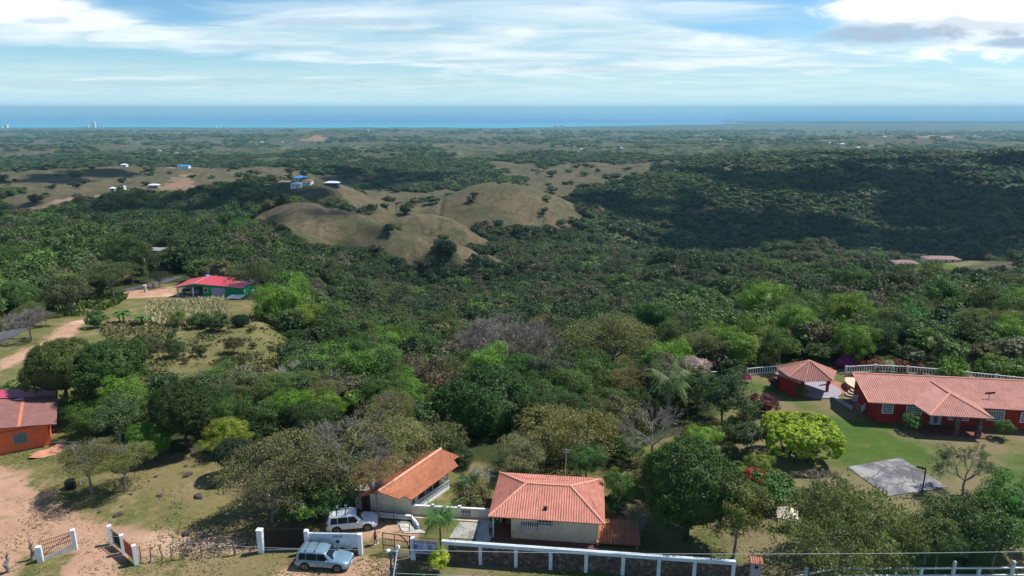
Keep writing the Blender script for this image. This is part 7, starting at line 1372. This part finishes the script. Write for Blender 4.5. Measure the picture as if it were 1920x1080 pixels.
# ---------------------------------------------------------------- forest
def cam_uv(x, y, z):
    p = R(PITCH); dz = z - ZC; f = y * math.cos(p) - dz * math.sin(p); up = y * math.sin(p) + dz * math.cos(p)
    return 960 + FPX * x / f, 540 - FPX * up / f
def scatter():
    g = np.random.default_rng(42); out = []
    bands = [(74, 130, 3.6), (130, 260, 5.0), (260, 520, 5.5), (520, 1000, 6.3), (1000, 1900, 10.0), (1900, 3600, 18.0), (3600, 7500, 36.0)]
    for (y0, y1, sp) in bands:
        nx = int((y1 * 1.66) / sp) + 2; ny = int((y1 - y0) / sp)
        ix, iy = np.meshgrid(np.arange(nx), np.arange(ny)); x = (ix + .5 * (iy % 2)) * sp - nx * sp / 2; y = y0 + iy * sp
        x = x + g.uniform(-.42, .42, x.shape) * sp; y = y + g.uniform(-.42, .42, y.shape) * sp
        x = x.ravel(); y = y.ravel(); k = np.abs(x) < y * .82; x = x[k]; y = y[k]
        cl, tn, so_, lw_ = cover(x, y)
        dens = (1 - cl) * (1 - .985 * sst(.25, .6, tn)) * (1 - sst(.3, .6, so_)) * (1 - sst(.3, .6, lw_))
        if y0 > 500: dens = dens * (.55 + .45 * sst(-.25, .1, fbm(x / 190., y / 230., 4, 90)))
        if y0 >= 1900: dens = dens * sst(-.2, .35, fbm(x / 420., y / 520., 4, 93))
        z = Hf(x, y)
        dens = dens * (z > -250)
        k = g.random(len(x)) < dens; x = x[k]; y = y[k]; z = z[k]
        out.append(np.stack([x, y, z, np.full(len(x), sp)], 1))
    return np.concatenate(out)
def road_clear(x, y, pts, w):
    d = np.full(x.shape, 1e9)
    for (a, b) in zip(pts[:-1], pts[1:]):
        ex, ey = b[0] - a[0], b[1] - a[1]; t = np.clip(((x - a[0]) * ex + (y - a[1]) * ey) / (ex * ex + ey * ey), 0, 1)
        d = np.minimum(d, np.hypot(x - a[0] - t * ex, y - a[1] - t * ey))
    return d > w
PT = scatter()
x, y = PT[:, 0], PT[:, 1]; ok = np.ones(len(PT), bool)
for rd in ROADS: ok &= road_clear(x, y, rd[0], rd[1])
for (hx, hy, hr) in HANDXY + CLEARINGS:
    ok &= np.hypot(x - hx, (y - hy)) > hr
PT = PT[ok]
# visual size and choice of the individually built ones
g = np.random.default_rng(5)
sp = PT[:, 3]; rad = sp * g.uniform(.46, .82, len(PT)) * np.where(sp > 10, .75, 1)
nz = fbm(PT[:, 0] / 45., PT[:, 1] / 60., 3, 120) + g.normal(0, .28, len(PT))
big = g.random(len(PT)) < .13; rad = np.where(big & (sp < 8), rad * 1.35, rad)
rad = np.where((PT[:, 0] < -18) & (PT[:, 1] < 125), np.minimum(rad, 2.15), rad)
hgt = rad * g.uniform(1.0, 1.7, len(PT)) * np.interp(PT[:, 1], [300, 700, 1500], [1, .6, .45])
uu, vv = cam_uv(PT[:, 0], PT[:, 1], PT[:, 2] + hgt)
vis = (uu > -60) & (uu < 1980) & (vv < 1100)
order = np.argsort(np.where(vis, PT[:, 1] / rad, 1e9)); NIND = max(0, 296 - NT_['n'])
ind = order[:NIND]; mask = np.zeros(len(PT), bool); mask[ind] = True
pal = [('broadleaf', 'dark'), ('broadleaf', 'mid'), ('open', 'mid'), ('broadleaf', 'bright'), ('spreading', 'olive'), ('open', 'grey'), ('bare', 'grey'), ('twiggy', 'olive')]
pw = np.array([.24, .28, .17, .12, .12, .03, .012, .03])
words = {('broadleaf', 'dark'): 'dense dark green broadleaf tree', ('broadleaf', 'mid'): 'rounded mid green broadleaf tree', ('open', 'mid'): 'open crowned green tree with gaps in its leaves', ('broadleaf', 'bright'): 'bright yellowish green leafy tree', ('spreading', 'olive'): 'flat spreading olive green tree', ('open', 'grey'): 'dull greyish olive tree with an open crown', ('bare', 'grey'): 'leafless grey twiggy tree', ('twiggy', 'olive'): 'thinly leaved tree with grey twigs showing'}
def zone(u, v, y):
    side = ('above the orange house', 'below the banana clumps', 'below the dry field', 'by the white dead tree', 'behind the gabled house', 'left of the big mango dome', 'around the big mango dome', 'behind the hipped house', 'above the coconut palm', 'behind the blossom tree', 'beyond the pavilion', 'behind the bougainvillea', 'behind the long red house', 'at the right edge')[int(np.clip(np.searchsorted([150, 260, 400, 520, 640, 780, 920, 1060, 1180, 1290, 1440, 1600, 1800], u), 0, 13))]
    return ('in the front row ' if y < 88 else 'second row ' if y < 102 else 'third row ' if y < 118 else 'middle rows ' if y < 145 else 'far rows ') + side
words = {('broadleaf', 'dark'): 'dense dark green tree', ('broadleaf', 'mid'): 'rounded mid green tree', ('open', 'mid'): 'open crowned green tree', ('broadleaf', 'bright'): 'bright yellowish green tree', ('spreading', 'olive'): 'flat spreading olive tree', ('open', 'grey'): 'dull greyish open tree', ('bare', 'grey'): 'leafless grey tree', ('twiggy', 'olive'): 'thin twiggy olive tree'}
for i in ind:
    r_ = g.random(); k = int(np.searchsorted(np.cumsum(pw / pw.sum()), r_)); k = min(k, 7)
    if nz[i] > .35 and k < 2: k = 3 if g.random() < .5 else 1
    kd, tt = pal[k]; sz_ = 'small' if rad[i] < 2.0 else 'medium' if rad[i] < 2.7 else 'large' if rad[i] < 3.4 else 'very large'
    lb = ' '.join((sz_ + ' ' + words[pal[k]] + ' ' + zone(uu[i], vv[i], PT[i, 1])).split()[:16])
    tree(kd, (PT[i, 0], PT[i, 1], PT[i, 2]), rad[i] * 1.12, hgt[i] * .9, 1.0 if kd != 'spreading' else .9, tt, lb, 'tree', group=lb)
rest = PT[~mask]; rr_ = rad[~mask]; hh_ = hgt[~mask]; nz_ = nz[~mask]
# forest instances: light-weight crowns
SRC = bpy.data.collections.new('forest_sources'); NEARV = 7; FARV = 4
def inst_mesh(nm, co, f, v, h, blob, trunk):
    me = finish_crown(nm, co, f, v, h, LEAFI, blob, 1)
    o = bpy.data.objects.new(nm, me); SRC.objects.link(o); return o
for s in range(NEARV):
    if s < 4: co, f, v, h, c = dome_crown(100 + s, 60, 30, .075, .85, .32, .26, -.5, thin=.2); bl = (.66, .85, -.05)
    elif s < 6: co, f, v, h, c = pad_crown(110 + s, 40, 45, .055, .5, .30, .04, -.05); bl = None
    else: co, f, v, h, c = dome_crown(120, 40, 40, .05, .8, .4, .3, -.3, thin=.6); bl = None
    inst_mesh('a_near%02d' % s, co, f, v, h, bl, None)
for s in range(FARV):
    co, f, v, h, c = dome_crown(130 + s, 26, 9, .20, .7, .35, .3, -.1); inst_mesh('b_far%02d' % s, co, f, v, h, (.72, .75, 0), None)
k = len(rest); kind = np.where(rest[:, 1] < 620, g.choice(NEARV, k, p=[.17, .17, .17, .16, .13, .12, .08]), NEARV + g.integers(0, FARV, k))
tg = np.zeros((k, 3)); C = lambda c: np.array(c)
base = np.where((nz_ > .1)[:, None], C((.066, .108, .026)), C((.038, .068, .020)))
sel = g.random(k); base = np.where((sel < .09)[:, None], C((.085, .15, .026)), base); base = np.where(((sel > .09) & (sel < .19))[:, None], C((.10, .095, .045)), base)
base = np.where(((sel > .19) & (sel < .24))[:, None], C((.11, .11, .06)), base); base = np.where((kind == 6)[:, None], C((.13, .12, .085)), base)
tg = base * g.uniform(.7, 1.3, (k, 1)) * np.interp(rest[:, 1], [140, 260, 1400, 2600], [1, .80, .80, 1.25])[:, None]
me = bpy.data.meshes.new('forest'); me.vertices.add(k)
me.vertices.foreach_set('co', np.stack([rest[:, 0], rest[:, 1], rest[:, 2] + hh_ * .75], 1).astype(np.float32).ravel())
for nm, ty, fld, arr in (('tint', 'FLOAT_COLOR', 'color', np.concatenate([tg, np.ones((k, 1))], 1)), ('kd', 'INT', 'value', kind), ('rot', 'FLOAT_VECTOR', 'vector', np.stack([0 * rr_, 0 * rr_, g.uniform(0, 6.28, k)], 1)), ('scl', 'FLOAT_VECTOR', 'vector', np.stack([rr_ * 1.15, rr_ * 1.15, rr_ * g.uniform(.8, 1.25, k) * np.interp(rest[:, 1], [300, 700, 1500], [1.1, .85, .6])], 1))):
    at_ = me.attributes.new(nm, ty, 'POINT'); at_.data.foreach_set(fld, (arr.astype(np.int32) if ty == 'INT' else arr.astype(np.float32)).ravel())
me.update(); forest = bpy.data.objects.new('forest', me); COL.objects.link(forest)
tag(forest, 'far continuous woodland of small green crowns covering the valley and hills', 'woodland', kind='stuff')
ng = bpy.data.node_groups.new('forest_scatter', 'GeometryNodeTree'); ng.interface.new_socket('Geometry', in_out='INPUT', socket_type='NodeSocketGeometry'); ng.interface.new_socket('Geometry', in_out='OUTPUT', socket_type='NodeSocketGeometry')
n, N, L = NT(ng); gi = n('NodeGroupInput'); go = n('NodeGroupOutput')
ci = n('GeometryNodeCollectionInfo', {'Collection': SRC, 'Separate Children': True, 'Reset Children': True})
na = lambda nm, ty: n('GeometryNodeInputNamedAttribute', {'Name': nm}, data_type=ty).outputs[0]
ip = n('GeometryNodeInstanceOnPoints', {'Points': gi.outputs[0], 'Instance': ci.outputs[0], 'Pick Instance': True, 'Instance Index': na('kd', 'INT'), 'Rotation': na('rot', 'FLOAT_VECTOR'), 'Scale': na('scl', 'FLOAT_VECTOR')})
L.new(ip.outputs[0], go.inputs[0]); md = forest.modifiers.new('scatter', 'NODES'); md.node_group = ng
print('trees', NT_['n'], 'forest instances', k)

# ---------------------------------------------------------------- clouds that shade the valley, haze
m, n, N, L = newmat('cloud_vapour'); n('ShaderNodeOutputMaterial', {0: n('ShaderNodeBsdfDiffuse', {'Color': (.9, .9, .92, 1)}).outputs[0]})
def cloud(cx, cy, alt, spots, label):
    """cloud whose shadow falls on the given ground ellipses (x, y, rx, ry)"""
    bm = bmesh.new(); rnd = random.Random(int(cx + cy))
    for (sx_, sy_, rx, ry, gz) in spots:
        k = (alt - gz) / sdir.z; ox, oy = sdir.x * k, sdir.y * k
        for j in range(min(420, int(14 + rx * ry / 4200))):
            an = rnd.uniform(0, 6.28); q = math.sqrt(rnd.random()); big = rnd.uniform(.10, .30) * min(rx, ry)
            M = Matrix.Translation((sx_ + ox + math.cos(an) * q * rx, sy_ + oy + math.sin(an) * q * ry, alt + rnd.uniform(-.2, .6) * big * .5)) @ Matrix.Diagonal((big * rnd.uniform(.8, 1.5), big, big * .45, 1))
            bmesh.ops.create_icosphere(bm, subdivisions=2, radius=1, matrix=M)
    me = bpy.data.meshes.new('cloud'); bm.to_mesh(me); bm.free(); me.materials.append(m); me.polygons.foreach_set('use_smooth', np.ones(len(me.polygons), bool))
    o = bpy.data.objects.new('cloud', me); COL.objects.link(o); o['kind'] = 'structure'
def gspot(u, v, rx, ry): p = hit(u, v); return (p.x, p.y, rx, ry, p.z)
cloud(600, 800, 1500, [gspot(1560, 370, 330, 230), gspot(1300, 430, 150, 110), gspot(1700, 430, 220, 120), gspot(1850, 350, 300, 230)], '')
cloud(-300, 500, 1400, [gspot(150, 405, 110, 50), gspot(400, 380, 80, 70), gspot(330, 400, 70, 45), gspot(760, 340, 120, 130), gspot(60, 330, 120, 130), gspot(640, 440, 70, 32)], '')
cloud(5000, 14000, 4200, [(6800, 15000, 1900, 1500, -240), (10500, 15000, 2500, 1500, -240)], '')
m, n, N, L = newmat('air'); hz = n('ShaderNodeVolumePrincipled', {'Color': (.47, .83, 1.0, 1), 'Density': 5.6e-5, 'Anisotropy': .1}); n('ShaderNodeOutputMaterial', {'Volume': hz.outputs[0]})
bm = bmesh.new(); bmesh.ops.create_cube(bm, size=1)
zt = ZC + 60; zb = -262 - 500
M = Matrix.Translation((0, 64000, (zt + zb) / 2)) @ Matrix.Diagonal((345000, 136000, zt - zb, 1)); bm.transform(M)
me = bpy.data.meshes.new('haze'); bm.to_mesh(me); bm.free(); me.materials.append(m); hzo = bpy.data.objects.new('haze', me); COL.objects.link(hzo); hzo['kind'] = 'stuff'; hzo['label'] = 'pale blue haze in the air over the plain and the sea'; hzo['category'] = 'haze'
